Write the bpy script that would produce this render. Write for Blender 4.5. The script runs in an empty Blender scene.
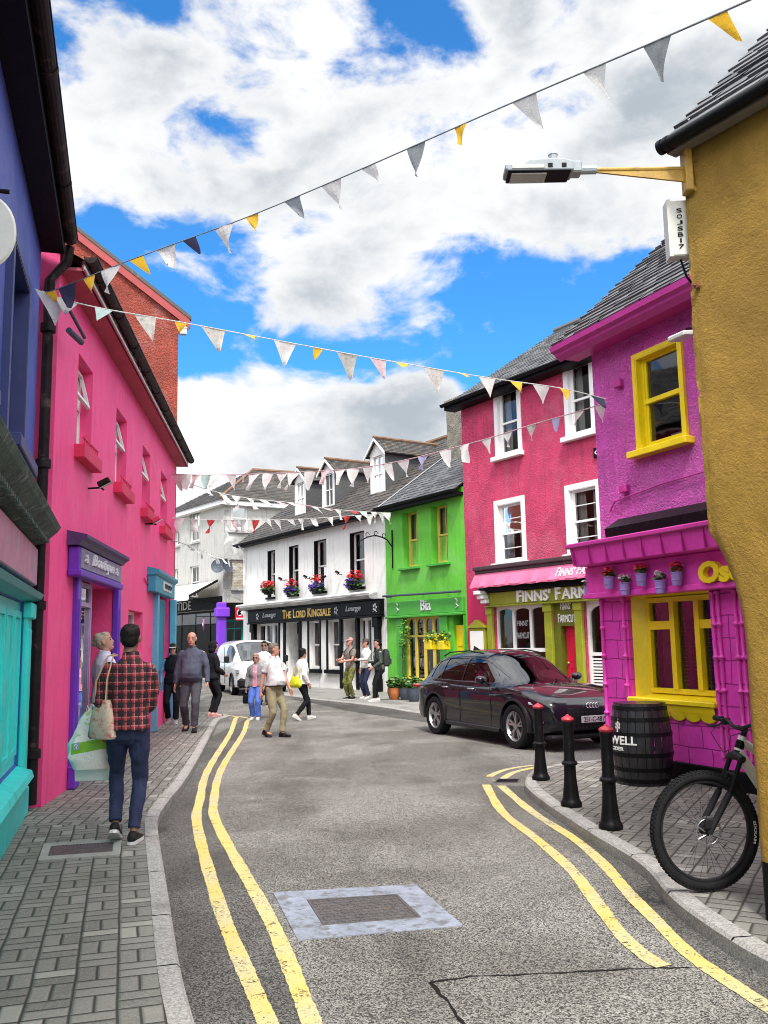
import bpy, math, random
from mathutils import Vector, Matrix, noise as mnoise
R = math.radians
rnd = random.Random(7)
scene = bpy.context.scene
COL = scene.collection

# ------------------------------------------------------------------ camera
F_PX = 900.0
PITCH = math.atan(129.0 / F_PX)
ROLL = -0.018
CAM_H = 1.72
CAM_ROT = Matrix.Rotation(math.pi / 2 + PITCH, 3, 'X') @ Matrix.Rotation(ROLL, 3, 'Z')
cam_data = bpy.data.cameras.new('camera')
cam_data.sensor_fit = 'VERTICAL'
cam_data.sensor_height = 24.0
cam_data.lens = F_PX / 1024.0 * 24.0
cam_data.clip_start = 0.05
cam_data.clip_end = 3000
cam = bpy.data.objects.new('camera', cam_data)
COL.objects.link(cam)
cam.matrix_world = Matrix.Translation((0, 0, CAM_H)) @ CAM_ROT.to_4x4()
scene.camera = cam
CAM = Vector((0, 0, CAM_H))

def ray(px, py):
    return (CAM_ROT @ Vector(((px - 384) / F_PX, -(py - 512) / F_PX, -1))).normalized()

def gnd(px, py, z=0.0):
    d = ray(px, py)
    t = (z - CAM_H) / d.z
    return CAM + d * t

# ------------------------------------------------------------------ sky and sun
SUN_EL, SUN_AZ = 56.0, 177.0      # azimuth clockwise from +Y; sun behind the camera, 
scene.view_settings.view_transform = 'Standard'
scene.view_settings.look = 'None'
scene.view_settings.gamma = 1.0
scene.view_settings.use_curve_mapping = False
scene.view_settings.exposure = 0.68
scene.cycles.use_denoising = True
scene.cycles.filter_width = 1.0
scene.cycles.max_bounces = 7
scene.cycles.transparent_max_bounces = 12
scene.cycles.glossy_bounces = 4
scene.cycles.caustics_reflective = False
scene.cycles.caustics_refractive = False

world = bpy.data.worlds.new('World')
scene.world = world
world.use_nodes = True

class NT:
    """small helper to write node trees"""
    def __init__(s, tree):
        s.t = tree; s.n = tree.nodes; s.l = tree.links
    def new(s, typ, **kw):
        nd = s.n.new(typ)
        for k, v in kw.items():
            setattr(nd, k, v)
        return nd
    def setin(s, sock, v):
        if isinstance(v, bpy.types.NodeSocket):
            s.l.new(v, sock)
        elif v is not None:
            if hasattr(sock, 'default_value'):
                try:
                    sock.default_value = v
                except Exception:
                    if isinstance(v, (int, float)):
                        sock.default_value = (v, v, v)
                    else:
                        sock.default_value = tuple(v) + (1.0,)
    def math(s, op, a, b=None, c=None, clamp=False):
        nd = s.n.new('ShaderNodeMath'); nd.operation = op; nd.use_clamp = clamp
        s.setin(nd.inputs[0], a)
        if b is not None: s.setin(nd.inputs[1], b)
        if c is not None: s.setin(nd.inputs[2], c)
        return nd.outputs[0]
    def vmath(s, op, a, b=None):
        nd = s.n.new('ShaderNodeVectorMath'); nd.operation = op
        s.setin(nd.inputs[0], a)
        if b is not None: s.setin(nd.inputs[1], b)
        return nd
    def mix(s, fac, a, b, mode='MIX'):
        nd = s.n.new('ShaderNodeMix'); nd.data_type = 'RGBA'; nd.blend_type = mode
        s.setin(nd.inputs[0], fac)
        for sock, v in ((nd.inputs[6], a), (nd.inputs[7], b)):
            if isinstance(v, bpy.types.NodeSocket): s.l.new(v, sock)
            else: sock.default_value = tuple(v)[:3] + (1.0,)
        return nd.outputs[2]
    def noise(s, vec, scale, detail=4, rough=0.55, dist=0.0, col=False):
        nd = s.n.new('ShaderNodeTexNoise')
        s.setin(nd.inputs['Vector'], vec)
        nd.inputs['Scale'].default_value = scale
        nd.inputs['Detail'].default_value = detail
        nd.inputs['Roughness'].default_value = rough
        nd.inputs['Distortion'].default_value = dist
        return nd.outputs[1] if col else nd.outputs[0]
    def voro(s, vec, scale, feature='F1', out=0):
        nd = s.n.new('ShaderNodeTexVoronoi'); nd.feature = feature
        s.setin(nd.inputs['Vector'], vec)
        nd.inputs['Scale'].default_value = scale
        return nd.outputs[out]
    def ramp(s, v, lo, hi, a=0.0, b=1.0, smooth=True):
        nd = s.n.new('ShaderNodeMapRange')
        nd.interpolation_type = 'SMOOTHSTEP' if smooth else 'LINEAR'
        s.setin(nd.inputs['Value'], v)
        nd.inputs['From Min'].default_value = lo; nd.inputs['From Max'].default_value = hi
        nd.inputs['To Min'].default_value = a; nd.inputs['To Max'].default_value = b
        return nd.outputs[0]
    def sep(s, v):
        nd = s.n.new('ShaderNodeSeparateXYZ'); s.setin(nd.inputs[0], v); return nd.outputs
    def comb(s, x, y, z):
        nd = s.n.new('ShaderNodeCombineXYZ')
        s.setin(nd.inputs[0], x); s.setin(nd.inputs[1], y); s.setin(nd.inputs[2], z)
        return nd.outputs[0]

def build_world():
    w = NT(world.node_tree)
    world.node_tree.nodes.clear()
    sky = w.new('ShaderNodeTexSky', sky_type='NISHITA')
    sky.sun_disc = False
    sky.sun_elevation = R(SUN_EL)
    sky.sun_rotation = R(SUN_AZ)
    sky.air_density = 1.0; sky.dust_density = 0.3; sky.ozone_density = 2.5
    tc = w.new('ShaderNodeTexCoord')
    d = w.vmath('NORMALIZE', tc.outputs['Generated']).outputs[0]
    x, y, z = w.sep(d)
    flat = w.comb(x, y, w.math('MULTIPLY', z, 1.7))
    n1 = w.noise(flat, 3.4, 8, 0.56, 0.15)
    n2 = w.noise(flat, 9.5, 8, 0.58, 0.25)
    # where the banks and the gaps between them stand (directions of the sky)
    blobs = [  # px, py, radius px, weight   (+ cloud, - gap)
        (420, 8, 52, -.34), (458, 44, 34, -.24), (225, 125, 48, -.34), (255, 150, 36, -.14),
        (385, 50, 30, -.12), (160, 5, 45, -.25), (250, 65, 40, -.08), (230, 205, 40, -.14),
        (100, 235, 60, -.24), (150, 262, 60, -.22), (190, 320, 60, -.32), (230, 350, 70, -.34),
        (300, 352, 66, -.36), (370, 352, 66, -.38), (430, 345, 70, -.38), (500, 320, 70, -.36),
        (560, 300, 70, -.36), (620, 290, 70, -.34), (680, 290, 70, -.30), (150, 330, 60, -.3), (480, 385, 50, -.2),
        (120, 120, 110, .22), (335, 15, 60, .26), (500, 20, 50, .2), (180, 60, 60, .12), (300, 60, 90, .16), (330, 180, 110, .20), (420, 190, 110, .18), (560, 110, 140, .22),
        (640, 200, 80, .2), (290, 285, 60, .26), (350, 300, 60, .24), (420, 300, 46, .16), (700, 60, 120, .22),
        (230, 420, 60, .32), (300, 415, 60, .34), (370, 425, 60, .34), (430, 425, 46, .24), (190, 420, 40, .3),
        (240, 480, 130, .3), (350, 480, 130, .3), (465, 405, 30, .12),
        (330, 130, 60, .1), (540, 200, 70, .16), (510, 262, 50, .1),
    ]
    bias = None
    for (px, py, r, wt) in blobs:
        c = ray(px, py)
        dist = w.vmath('DISTANCE', d, tuple(c)).outputs['Value']
        v = w.ramp(dist, 0.0, r / F_PX * 1.35, wt, 0.0)
        bias = v if bias is None else w.math('ADD', bias, v)
    dens = w.math('ADD', w.math('ADD', w.math('MULTIPLY', n1, 0.95), w.math('MULTIPLY', n2, 1.45)), w.math('MULTIPLY', bias, 0.8))
    sdot = w.vmath('DOT_PRODUCT', d, (math.sin(R(SUN_AZ)) * math.cos(R(SUN_EL)), math.cos(R(SUN_AZ)) * math.cos(R(SUN_EL)), math.sin(R(SUN_EL)))).outputs['Value']
    dens = w.math('ADD', dens, w.ramp(sdot, 0.15, 0.6, 0.0, 0.22))  # extra cloud around the sun, out of view, added for whiter fill light
    dens = w.math('SUBTRACT', dens, 0.635)
    cov = w.ramp(dens, 0.38, 0.66)
    cov = w.math('MULTIPLY', cov, 1.0, clamp=True)
    # cloud body: white tops, pale blue-grey where it is thick
    n3 = w.noise(w.vmath('ADD', flat, (0.03, 0.02, 0.05)).outputs[0], 4.6, 7, 0.56, 0.2)
    thick = w.ramp(dens, 0.60, 1.0)
    shade = w.math('MULTIPLY', w.ramp(n3, 0.40, 0.68), w.math('ADD', w.math('MULTIPLY', thick, 0.7), 0.3), clamp=True)
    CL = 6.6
    # clouds out of view behind the camera brightened around the sun, added fill for the facades
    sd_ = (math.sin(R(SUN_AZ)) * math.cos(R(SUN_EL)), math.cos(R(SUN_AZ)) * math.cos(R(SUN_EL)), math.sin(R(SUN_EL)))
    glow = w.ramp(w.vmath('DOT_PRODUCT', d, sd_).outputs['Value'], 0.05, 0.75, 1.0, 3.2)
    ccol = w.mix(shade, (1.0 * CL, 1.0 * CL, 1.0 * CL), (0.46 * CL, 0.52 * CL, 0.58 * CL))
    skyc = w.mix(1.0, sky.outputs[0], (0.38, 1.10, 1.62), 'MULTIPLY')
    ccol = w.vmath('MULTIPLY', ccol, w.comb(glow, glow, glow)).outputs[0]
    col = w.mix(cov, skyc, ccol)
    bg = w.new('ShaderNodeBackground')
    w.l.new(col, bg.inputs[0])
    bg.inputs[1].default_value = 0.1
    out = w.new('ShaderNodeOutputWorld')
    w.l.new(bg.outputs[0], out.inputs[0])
build_world()

sun_data = bpy.data.lights.new('sun', 'SUN')
sun_data.energy = 2.6
sun_data.angle = R(8)
sun_data.color = (1.0, 0.955, 0.89)
sun = bpy.data.objects.new('sun', sun_data)
COL.objects.link(sun)
_sd = Vector((math.sin(R(SUN_AZ)) * math.cos(R(SUN_EL)), math.cos(R(SUN_AZ)) * math.cos(R(SUN_EL)), math.sin(R(SUN_EL))))
sun.rotation_euler = _sd.to_track_quat('Z', 'Y').to_euler()
sun.location = (0, -5, 20)

# ------------------------------------------------------------------ materials
def base_mat(name):
    m = bpy.data.materials.new(name)
    m.use_nodes = True
    nt = NT(m.node_tree)
    b = m.node_tree.nodes['Principled BSDF']
    return m, nt, b

def bump(nt, b, h, strength, dist):
    bm = nt.new('ShaderNodeBump')
    bm.inputs['Strength'].default_value = strength
    bm.inputs['Distance'].default_value = dist
    nt.l.new(h, bm.inputs['Height'])
    nt.l.new(bm.outputs[0], b.inputs['Normal'])
    return bm

def pm(name, col, rough=0.6, var=0.15, vscale=2.5, bstr=0.25, bscale=80, bdist=0.004, metal=0.0,
       kind='noise', dirt=None, spec=0.5, coat=0.0, streak=0.0):
    """painted / plain surface with uneven tone, fine relief and optional worn blotches"""
    m, nt, b = base_mat(name)
    tc = nt.new('ShaderNodeTexCoord').outputs['Object']
    n = nt.noise(tc, vscale, 5, 0.6)
    n2 = nt.noise(tc, vscale * 9, 4, 0.6)
    f = nt.math('ADD', nt.math('MULTIPLY', n, 0.65), nt.math('MULTIPLY', n2, 0.35))
    f = nt.ramp(f, 0.3, 0.7)
    lo = tuple(max(0, c * (1 - var)) for c in col); hi = tuple(min(1, c * (1 + var * 0.8)) for c in col)
    c = nt.mix(f, lo, hi)
    if dirt:
        dc, amt, dsc = dirt
        dn = nt.noise(tc, dsc, 8, 0.68, 0.3)
        c = nt.mix(nt.ramp(dn, 0.62 - amt * 0.25, 0.74 - amt * 0.2, 0, 0.85), c, dc)
    if streak:       # rain streaks and faded patches
        sx, sy, sz = nt.sep(tc)
        sv = nt.comb(nt.math('MULTIPLY', sx, 5.0), nt.math('MULTIPLY', sy, 5.0), nt.math('MULTIPLY', sz, 0.45))
        sn = nt.noise(sv, 1.6, 6, 0.65, 0.4)
        c = nt.mix(nt.ramp(sn, 0.50, 0.70, 0, min(1, streak * 1.5)), c, tuple(v * 0.45 + 0.02 for v in col))
        fn = nt.noise(tc, 0.7, 6, 0.7, 0.6)
        c = nt.mix(nt.ramp(fn, 0.48, 0.64, 0, streak * 1.1), c, tuple(v * 0.75 + 0.14 for v in col))
        ch = nt.noise(tc, 7.0, 5, 0.75, 0.3)
        c = nt.mix(nt.ramp(ch, 0.67, 0.70, 0, min(1, streak * 1.6)), c, (0.35, 0.33, 0.31))
    nt.l.new(c, b.inputs['Base Color'])
    b.inputs['Metallic'].default_value = metal
    rn = nt.math('ADD', nt.math('MULTIPLY', n2, 0.2), rough - 0.1)
    nt.l.new(rn, b.inputs['Roughness'])
    if max(col) < 0.05 and metal == 0 and coat == 0: spec = 0.12
    b.inputs['Specular IOR Level'].default_value = spec
    b.inputs['Coat Weight'].default_value = coat
    if bstr > 0:
        if kind == 'rough':      # wet-dash render
            h1 = nt.noise(tc, bscale, 3, 0.6, 0.6)
            h2 = nt.noise(tc, bscale * 0.32, 3, 0.55)
            h = nt.math('ADD', nt.math('MULTIPLY', nt.ramp(h1, 0.38, 0.66), 0.7), nt.math('MULTIPLY', h2, 0.6))
        else:
            h = nt.noise(tc, bscale, 4, 0.6)
            h = nt.math('ADD', h, nt.math('MULTIPLY', nt.noise(tc, bscale * 0.06, 3, 0.5), 2.0))
        bump(nt, b, h, bstr, bdist)
    return m

M = {}
def lib():
    M['magenta_dash'] = pm('magenta_dash', (0.78, 0.11, 0.56), 0.75, 0.2, 2.0, 1.0, 34, 0.03, kind='rough', streak=.3)
    M['magenta'] = pm('magenta_paint', (0.74, 0.055, 0.45), 0.5, 0.14, 3, 0.4, 26, 0.008, streak=.2)
    M['magenta_dark'] = pm('magenta_trim', (0.46, 0.03, 0.26), 0.5, 0.14, 3, 0.3, 30, 0.006)
    M['crimson_dash'] = pm('crimson_dash', (0.68, 0.055, 0.16), 0.8, 0.25, 1.6, 1.0, 26, 0.035, kind='rough', streak=.35)
    M['crimson'] = pm('crimson_paint', (0.55, 0.01, 0.10), 0.55, 0.12, 2, 0.3, 30, 0.004)
    M['pink'] = pm('hot_pink_render', (0.86, 0.065, 0.25), 0.6, 0.10, 1.1, 0.5, 18, 0.010, dirt=((0.72, 0.04, 0.15), 0.25, 1.1), streak=.22)
    M['pink_trim'] = pm('red_pink_trim', (0.60, 0.02, 0.09), 0.55, 0.15, 3, 0.3, 30, 0.004)
    M['red_dash'] = pm('terracotta_dash', (0.30, 0.055, 0.035), 0.9, 0.3, 1.4, 1.0, 22, 0.03, kind='rough', streak=.3)
    M['red_trim'] = pm('dark_red_timber', (0.30, 0.035, 0.035), 0.6, 0.2, 3, 0.3, 30, 0.004)
    M['lime'] = pm('lime_render', (0.115, 0.50, 0.035), 0.7, 0.16, 1.4, 0.5, 16, 0.010, dirt=((0.08, 0.33, 0.03), 0.2, 1.6), streak=.3)
    M['lime_dark'] = pm('lime_joinery', (0.06, 0.36, 0.035), 0.5, 0.15, 3, 0.2, 40, 0.003)
    M['white_render'] = pm('white_render', (0.80, 0.80, 0.78), 0.8, 0.06, 1.4, 0.6, 14, 0.012, dirt=((0.52, 0.53, 0.53), 0.16, 0.8), streak=.35)
    M['cream_render'] = pm('cream_render', (0.48, 0.47, 0.44), 0.8, 0.08, 1.2, 0.6, 14, 0.012, dirt=((0.42, 0.41, 0.38), 0.3, 0.6), streak=.6)
    M['bare_render'] = pm('bare_grey_render', (0.36, 0.36, 0.35), 0.9, 0.35, 1.6, 0.8, 16, 0.02, dirt=((0.6, 0.6, 0.58), 0.45, 1.3))
    M['white'] = pm('white_joinery', (0.78, 0.78, 0.77), 0.45, 0.05, 4, 0.15, 60, 0.002)
    M['yellow'] = pm('yellow_gloss', (0.80, 0.62, 0.01), 0.38, 0.1, 3, 0.3, 28, 0.005)
    M['yellow_pale'] = pm('pale_yellow_joinery', (0.72, 0.55, 0.10), 0.5, 0.1, 4, 0.15, 60, 0.002)
    M['blue'] = pm('ultramarine_render', (0.045, 0.075, 0.36), 0.6, 0.2, 1.6, 0.5, 18, 0.008, streak=.3)
    M['blue_dark'] = pm('navy_joinery', (0.018, 0.028, 0.13), 0.45, 0.2, 3, 0.2, 40, 0.003)
    M['teal'] = pm('turquoise_joinery', (0.02, 0.64, 0.60), 0.42, 0.1, 2, 0.3, 30, 0.004, streak=.3)
    M['teal_dark'] = pm('deep_turquoise_joinery', (0.01, 0.30, 0.29), 0.42, 0.15, 2, 0.3, 30, 0.004)
    M['petrol'] = pm('petrol_blue_joinery', (0.02, 0.24, 0.36), 0.45, 0.15, 3, 0.3, 40, 0.003)
    M['purple'] = pm('purple_joinery', (0.13, 0.025, 0.42), 0.42, 0.2, 3, 0.3, 34, 0.004)
    M['lilac'] = pm('faded_lilac', (0.42, 0.30, 0.50), 0.5, 0.2, 4, 0.2, 34, 0.003)
    M['bright_purple'] = pm('violet_pillar', (0.20, 0.04, 0.62), 0.5, 0.1, 3, 0.3, 34, 0.004)
    M['olive'] = pm('olive_joinery', (0.27, 0.29, 0.015), 0.5, 0.18, 3, 0.3, 34, 0.004)
    M['olive_dark'] = pm('dark_olive_joinery', (0.11, 0.12, 0.008), 0.5, 0.18, 3, 0.3, 34, 0.004)  # darker olive for the door surround and stall riser
    M['red_door'] = pm('red_door_paint', (0.62, 0.012, 0.05), 0.4, 0.08, 3, 0.2, 34, 0.003)
    M['black'] = pm('black_paint', (0.005, 0.005, 0.006), 0.5, 0.3, 3, 0.25, 34, 0.004)
    M['black_iron'] = pm('black_iron', (0.007, 0.007, 0.008), 0.42, 0.3, 8, 0.25, 60, 0.003, dirt=((0.05, 0.045, 0.04), 0.1, 9))
    M['gutter'] = pm('gutter_iron', (0.018, 0.012, 0.013), 0.55, 0.4, 6, 0.4, 40, 0.004, dirt=((0.09, 0.06, 0.05), 0.3, 5))
    M['pink_awning'] = pm('pink_awning_cloth', (0.70, 0.16, 0.30), 0.8, 0.1, 4, 0.4, 12, 0.01)
    M['white_awning'] = pm('white_awning_cloth', (0.75, 0.74, 0.70), 0.8, 0.06, 4, 0.3, 12, 0.01)
    M['gold'] = pm('gold_lettering', (0.62, 0.42, 0.10), 0.35, 0.15, 9, 0.1, 60, 0.002)
    M['letter_white'] = pm('white_lettering', (0.80, 0.80, 0.78), 0.5, 0.05, 9, 0.1, 60, 0.002)
    M['letter_dim'] = pm('dull_grey_lettering', (0.42, 0.43, 0.44), 0.5, 0.2, 9, 0.1, 60, 0.002)
    M['letter_silver'] = pm('silver_lettering', (0.62, 0.60, 0.66), 0.4, 0.15, 9, 0.1, 60, 0.002)
    M['stone'] = pm('old_stone', (0.26, 0.24, 0.20), 0.95, 0.45, 3.5, 1.0, 22, 0.03, kind='rough')
    M['galv'] = pm('galvanised', (0.42, 0.45, 0.47), 0.45, 0.2, 5, 0.2, 40, 0.002, metal=0.5)
    M['grey_paint'] = pm('grey_plastic', (0.30, 0.34, 0.36), 0.45, 0.15, 5, 0.15, 40, 0.002)
    M['lens'] = pm('milky_lens', (0.5, 0.5, 0.48), 0.2, 0.1, 5, 0.0)
    M['off_white'] = pm('off_white_plastic', (0.62, 0.62, 0.56), 0.5, 0.08, 5, 0.1, 40, 0.002)
    M['curtain'] = pm('curtain_cloth', (0.60, 0.58, 0.54), 0.9, 0.12, 6, 0.5, 20, 0.01)
    M['curtain_dark'] = pm('brown_curtain_cloth', (0.20, 0.12, 0.06), 0.9, 0.3, 6, 0.5, 20, 0.01)
    M['lavender'] = pm('lavender_bucket', (0.30, 0.20, 0.52), 0.45, 0.1, 8, 0.1, 40, 0.002)
    M['terracotta'] = pm('terracotta_pot', (0.50, 0.17, 0.05), 0.7, 0.25, 8, 0.2, 40, 0.003)
    M['slate_pot'] = pm('slate_grey_pot', (0.05, 0.065, 0.09), 0.6, 0.25, 8, 0.2, 40, 0.003)
    M['leaf'] = pm('leaf_green', (0.05, 0.13, 0.025), 0.6, 0.5, 14, 0.0)
    M['leaf_light'] = pm('leaf_light_green', (0.13, 0.25, 0.04), 0.6, 0.4, 14, 0.0)
    M['petal_red'] = pm('red_petals', (0.62, 0.02, 0.03), 0.6, 0.35, 20, 0.0)
    M['petal_purple'] = pm('purple_petals', (0.12, 0.05, 0.42), 0.6, 0.4, 20, 0.0)
    M['petal_white'] = pm('white_petals', (0.70, 0.62, 0.66), 0.6, 0.2, 20, 0.0)
    M['rubber'] = pm('tyre_rubber', (0.014, 0.014, 0.015), 0.75, 0.3, 12, 0.3, 70, 0.002)
    M['alloy'] = pm('grey_alloy', (0.42, 0.42, 0.43), 0.32, 0.1, 8, 0.0, metal=0.8)
    M['dark_alloy'] = pm('dark_alloy', (0.04, 0.04, 0.045), 0.35, 0.1, 8, 0.0, metal=0.6)
    M['chrome'] = pm('chrome', (0.65, 0.65, 0.66), 0.15, 0.05, 8, 0.0, metal=1.0)
    M['cloth_black'] = pm('black_cloth', (0.007, 0.007, 0.008), 0.9, 0.3, 9, 0.4, 50, 0.004)
    M['skin'] = pm('skin', (0.46, 0.24, 0.17), 0.55, 0.14, 14, 0.15, 60, 0.001)
    M['skin_red'] = pm('ruddy_skin', (0.47, 0.235, 0.165), 0.55, 0.16, 14, 0.15, 60, 0.001)
    M['skin_dark'] = pm('tan_skin', (0.20, 0.10, 0.065), 0.55, 0.14, 14, 0.15, 60, 0.001)
    M['interior'] = pm('interior_shade', (0.03, 0.027, 0.025), 0.9, 0.4, 2.0, 0.0)  # near-black colour standing in for the shade inside the rooms
    M['eye'] = pm('eye_dark', (0.02, 0.015, 0.012), 0.3, 0.1, 10, 0.0)
    M['lip'] = pm('lips', (0.34, 0.09, 0.08), 0.5, 0.1, 10, 0.0)
lib()

def glass_mat(name, tint=(0.75, 0.78, 0.78), base=0.09, f=1.0, wob=0.12):
    m, nt, b = base_mat(name)
    nt.n.remove(b)
    out = nt.n['Material Output']
    tr = nt.new('ShaderNodeBsdfTransparent'); tr.inputs[0].default_value = tint + (1,)
    gl = nt.new('ShaderNodeBsdfGlossy'); gl.inputs['Roughness'].default_value = 0.03
    gl.inputs[0].default_value = (0.95, 0.97, 1.0, 1)
    tc = nt.new('ShaderNodeTexCoord').outputs['Object']
    bm = nt.new('ShaderNodeBump'); bm.inputs['Strength'].default_value = wob; bm.inputs['Distance'].default_value = 0.02
    nt.l.new(nt.noise(tc, 2.2, 2, 0.5), bm.inputs['Height']); nt.l.new(bm.outputs[0], gl.inputs['Normal'])
    fr = nt.new('ShaderNodeFresnel'); fr.inputs[0].default_value = 1.5
    fac = nt.math('ADD', nt.math('MULTIPLY', fr.outputs[0], f), base, clamp=True)
    mx = nt.new('ShaderNodeMixShader')
    nt.l.new(fac, mx.inputs[0]); nt.l.new(tr.outputs[0], mx.inputs[1]); nt.l.new(gl.outputs[0], mx.inputs[2])
    nt.l.new(mx.outputs[0], out.inputs[0])
    return m
M['glass'] = glass_mat('window_glass', base=0.05)
M['glass_dark'] = glass_mat('dark_shop_glass', (.25, .27, .28), 0.0, 0.22)
M['glass_car'] = glass_mat('tinted_car_glass', (0.14, 0.15, 0.16), 0.05, 0.9, wob=0.0)

def asphalt_mat(name, dark=1.0):
    m, nt, b = base_mat(name)
    tc = nt.new('ShaderNodeTexCoord').outputs['Object']
    stone = nt.voro(tc, 135, out=1)
    sr = nt.sep(nt.vmath('MULTIPLY', stone, (1, 1, 1)).outputs[0])[0]
    fine = nt.noise(tc, 70, 3, 0.75)
    g = nt.math('ADD', nt.math('MULTIPLY', sr, 0.5), nt.math('MULTIPLY', fine, 0.62))
    c = nt.mix(nt.ramp(g, 0.32, 0.84), (0.022 * dark, 0.021 * dark, 0.019 * dark), (0.385 * dark, 0.37 * dark, 0.335 * dark))
    big = nt.noise(tc, 0.55, 5, 0.6, 0.4)
    c = nt.mix(nt.ramp(big, 0.36, 0.62, 0.0, 0.75), c, nt.mix(1.0, c, (0.50, 0.48, 0.45), 'MULTIPLY'))
    med = nt.noise(tc, 3.5, 6, 0.7, 0.5)
    c = nt.mix(nt.ramp(med, 0.56, 0.75, 0.0, 0.6), c, (0.045, 0.042, 0.038))
    sxx = nt.vmath('MULTIPLY', tc, (1.0, 0.22, 1.0)).outputs[0]
    tyre = nt.noise(sxx, 1.1, 4, 0.55, 0.3)
    c = nt.mix(nt.ramp(tyre, 0.46, 0.66, 0.0, 0.65), c, nt.mix(1.0, c, (0.52, 0.50, 0.47), 'MULTIPLY'))
    spots = nt.noise(tc, 1.3, 3, 0.5)
    c = nt.mix(nt.ramp(spots, 0.72, 0.76, 0.0, 0.8), c, (0.025, 0.024, 0.022))
    nt.l.new(c, b.inputs['Base Color'])
    b.inputs['Roughness'].default_value = 0.85
    h = nt.math('ADD', nt.voro(tc, 105), nt.math('MULTIPLY', fine, 0.8))
    bump(nt, b, h, 0.7, 0.006)
    return m
M['asphalt'] = asphalt_mat('asphalt')
M['asphalt_dark'] = asphalt_mat('dark_asphalt_patch', 0.38)

def paver_mat(name, ang, size=0.205):
    """basket-weave blocks, pairs laid across and along"""
    m, nt, b = base_mat(name)
    tc = nt.new('ShaderNodeTexCoord').outputs['Object']
    mp = nt.new('ShaderNodeMapping'); nt.l.new(tc, mp.inputs[0])
    mp.inputs['Rotation'].default_value = (0, 0, ang)
    mp.inputs['Scale'].default_value = (1 / size, 1 / size, 1)
    x, y, z = nt.sep(mp.outputs[0])
    nx = nt.math('MULTIPLY', nt.math('SUBTRACT', nt.noise(tc, 2.0, 2), 0.5), 0.12)
    x = nt.math('ADD', x, nx); y = nt.math('ADD', y, nx)
    cx = nt.math('FLOOR', x); cy = nt.math('FLOOR', y)
    fx = nt.math('SUBTRACT', x, cx); fy = nt.math('SUBTRACT', y, cy)
    par = nt.math('MODULO', nt.math('ADD', nt.math('ADD', cx, cy), 2000.0), 2.0)
    par = nt.math('GREATER_THAN', par, 0.5)
    def edge(f):     # distance to 0/1
        return nt.math('MINIMUM', f, nt.math('SUBTRACT', 1.0, f))
    e = nt.math('MINIMUM', edge(fx), edge(fy))
    hx = nt.math('ABSOLUTE', nt.math('SUBTRACT', fx, 0.5)); hy = nt.math('ABSOLUTE', nt.math('SUBTRACT', fy, 0.5))
    split = nt.math('ADD', nt.math('MULTIPLY', hx, par), nt.math('MULTIPLY', hy, nt.math('SUBTRACT', 1.0, par)))
    dmin = nt.math('MINIMUM', e, split)
    line = nt.ramp(dmin, 0.012, 0.05)
    half = nt.math('ADD', nt.math('MULTIPLY', nt.math('GREATER_THAN', fx, 0.5), par),
                   nt.math('MULTIPLY', nt.math('GREATER_THAN', fy, 0.5), nt.math('SUBTRACT', 1.0, par)))
    wn = nt.new('ShaderNodeTexWhiteNoise'); nt.l.new(nt.comb(cx, cy, half), wn.inputs['Vector'])
    rv = wn.outputs['Value']
    speck = nt.noise(tc, 90, 3, 0.7)
    c = nt.mix(rv, (0.12, 0.116, 0.10), (0.215, 0.207, 0.18))
    c = nt.mix(nt.math('GREATER_THAN', rv, 0.93), c, (0.30, 0.29, 0.25))
    c = nt.mix(nt.ramp(speck, 0.38, 0.68, 0.0, 0.5), c, (0.30, 0.29, 0.26))
    big = nt.noise(tc, 0.9, 6, 0.65, 0.5)
    c = nt.mix(nt.ramp(big, 0.45, 0.7, 0.0, 0.5), c, (0.085, 0.08, 0.072))
    c = nt.mix(line, (0.035, 0.034, 0.028), c)
    nt.l.new(c, b.inputs['Base Color'])
    b.inputs['Roughness'].default_value = 0.82
    h = nt.math('ADD', nt.math('MULTIPLY', nt.ramp(dmin, 0.0, 0.09), 1.0), nt.math('MULTIPLY', speck, 0.22))
    h = nt.math('ADD', h, nt.math('MULTIPLY', rv, 0.3))
    bump(nt, b, h, 0.8, 0.012)
    return m

def granite_mat():
    m, nt, b = base_mat('granite_kerb')
    tc = nt.new('ShaderNodeTexCoord').outputs['Object']
    sp = nt.noise(tc, 75, 3, 0.75)
    c = nt.mix(nt.ramp(sp, 0.3, 0.7), (0.17, 0.165, 0.15), (0.44, 0.425, 0.40))
    big = nt.noise(tc, 2.2, 5, 0.65)
    c = nt.mix(nt.ramp(big, 0.5, 0.7, 0, 0.55), c, (0.12, 0.115, 0.10))
    nt.l.new(c, b.inputs['Base Color']); b.inputs['Roughness'].default_value = 0.8
    bump(nt, b, nt.math('ADD', sp, nt.math('MULTIPLY', nt.noise(tc, 9, 4), 1.5)), 0.5, 0.006)
    return m
M['granite'] = granite_mat()

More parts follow.
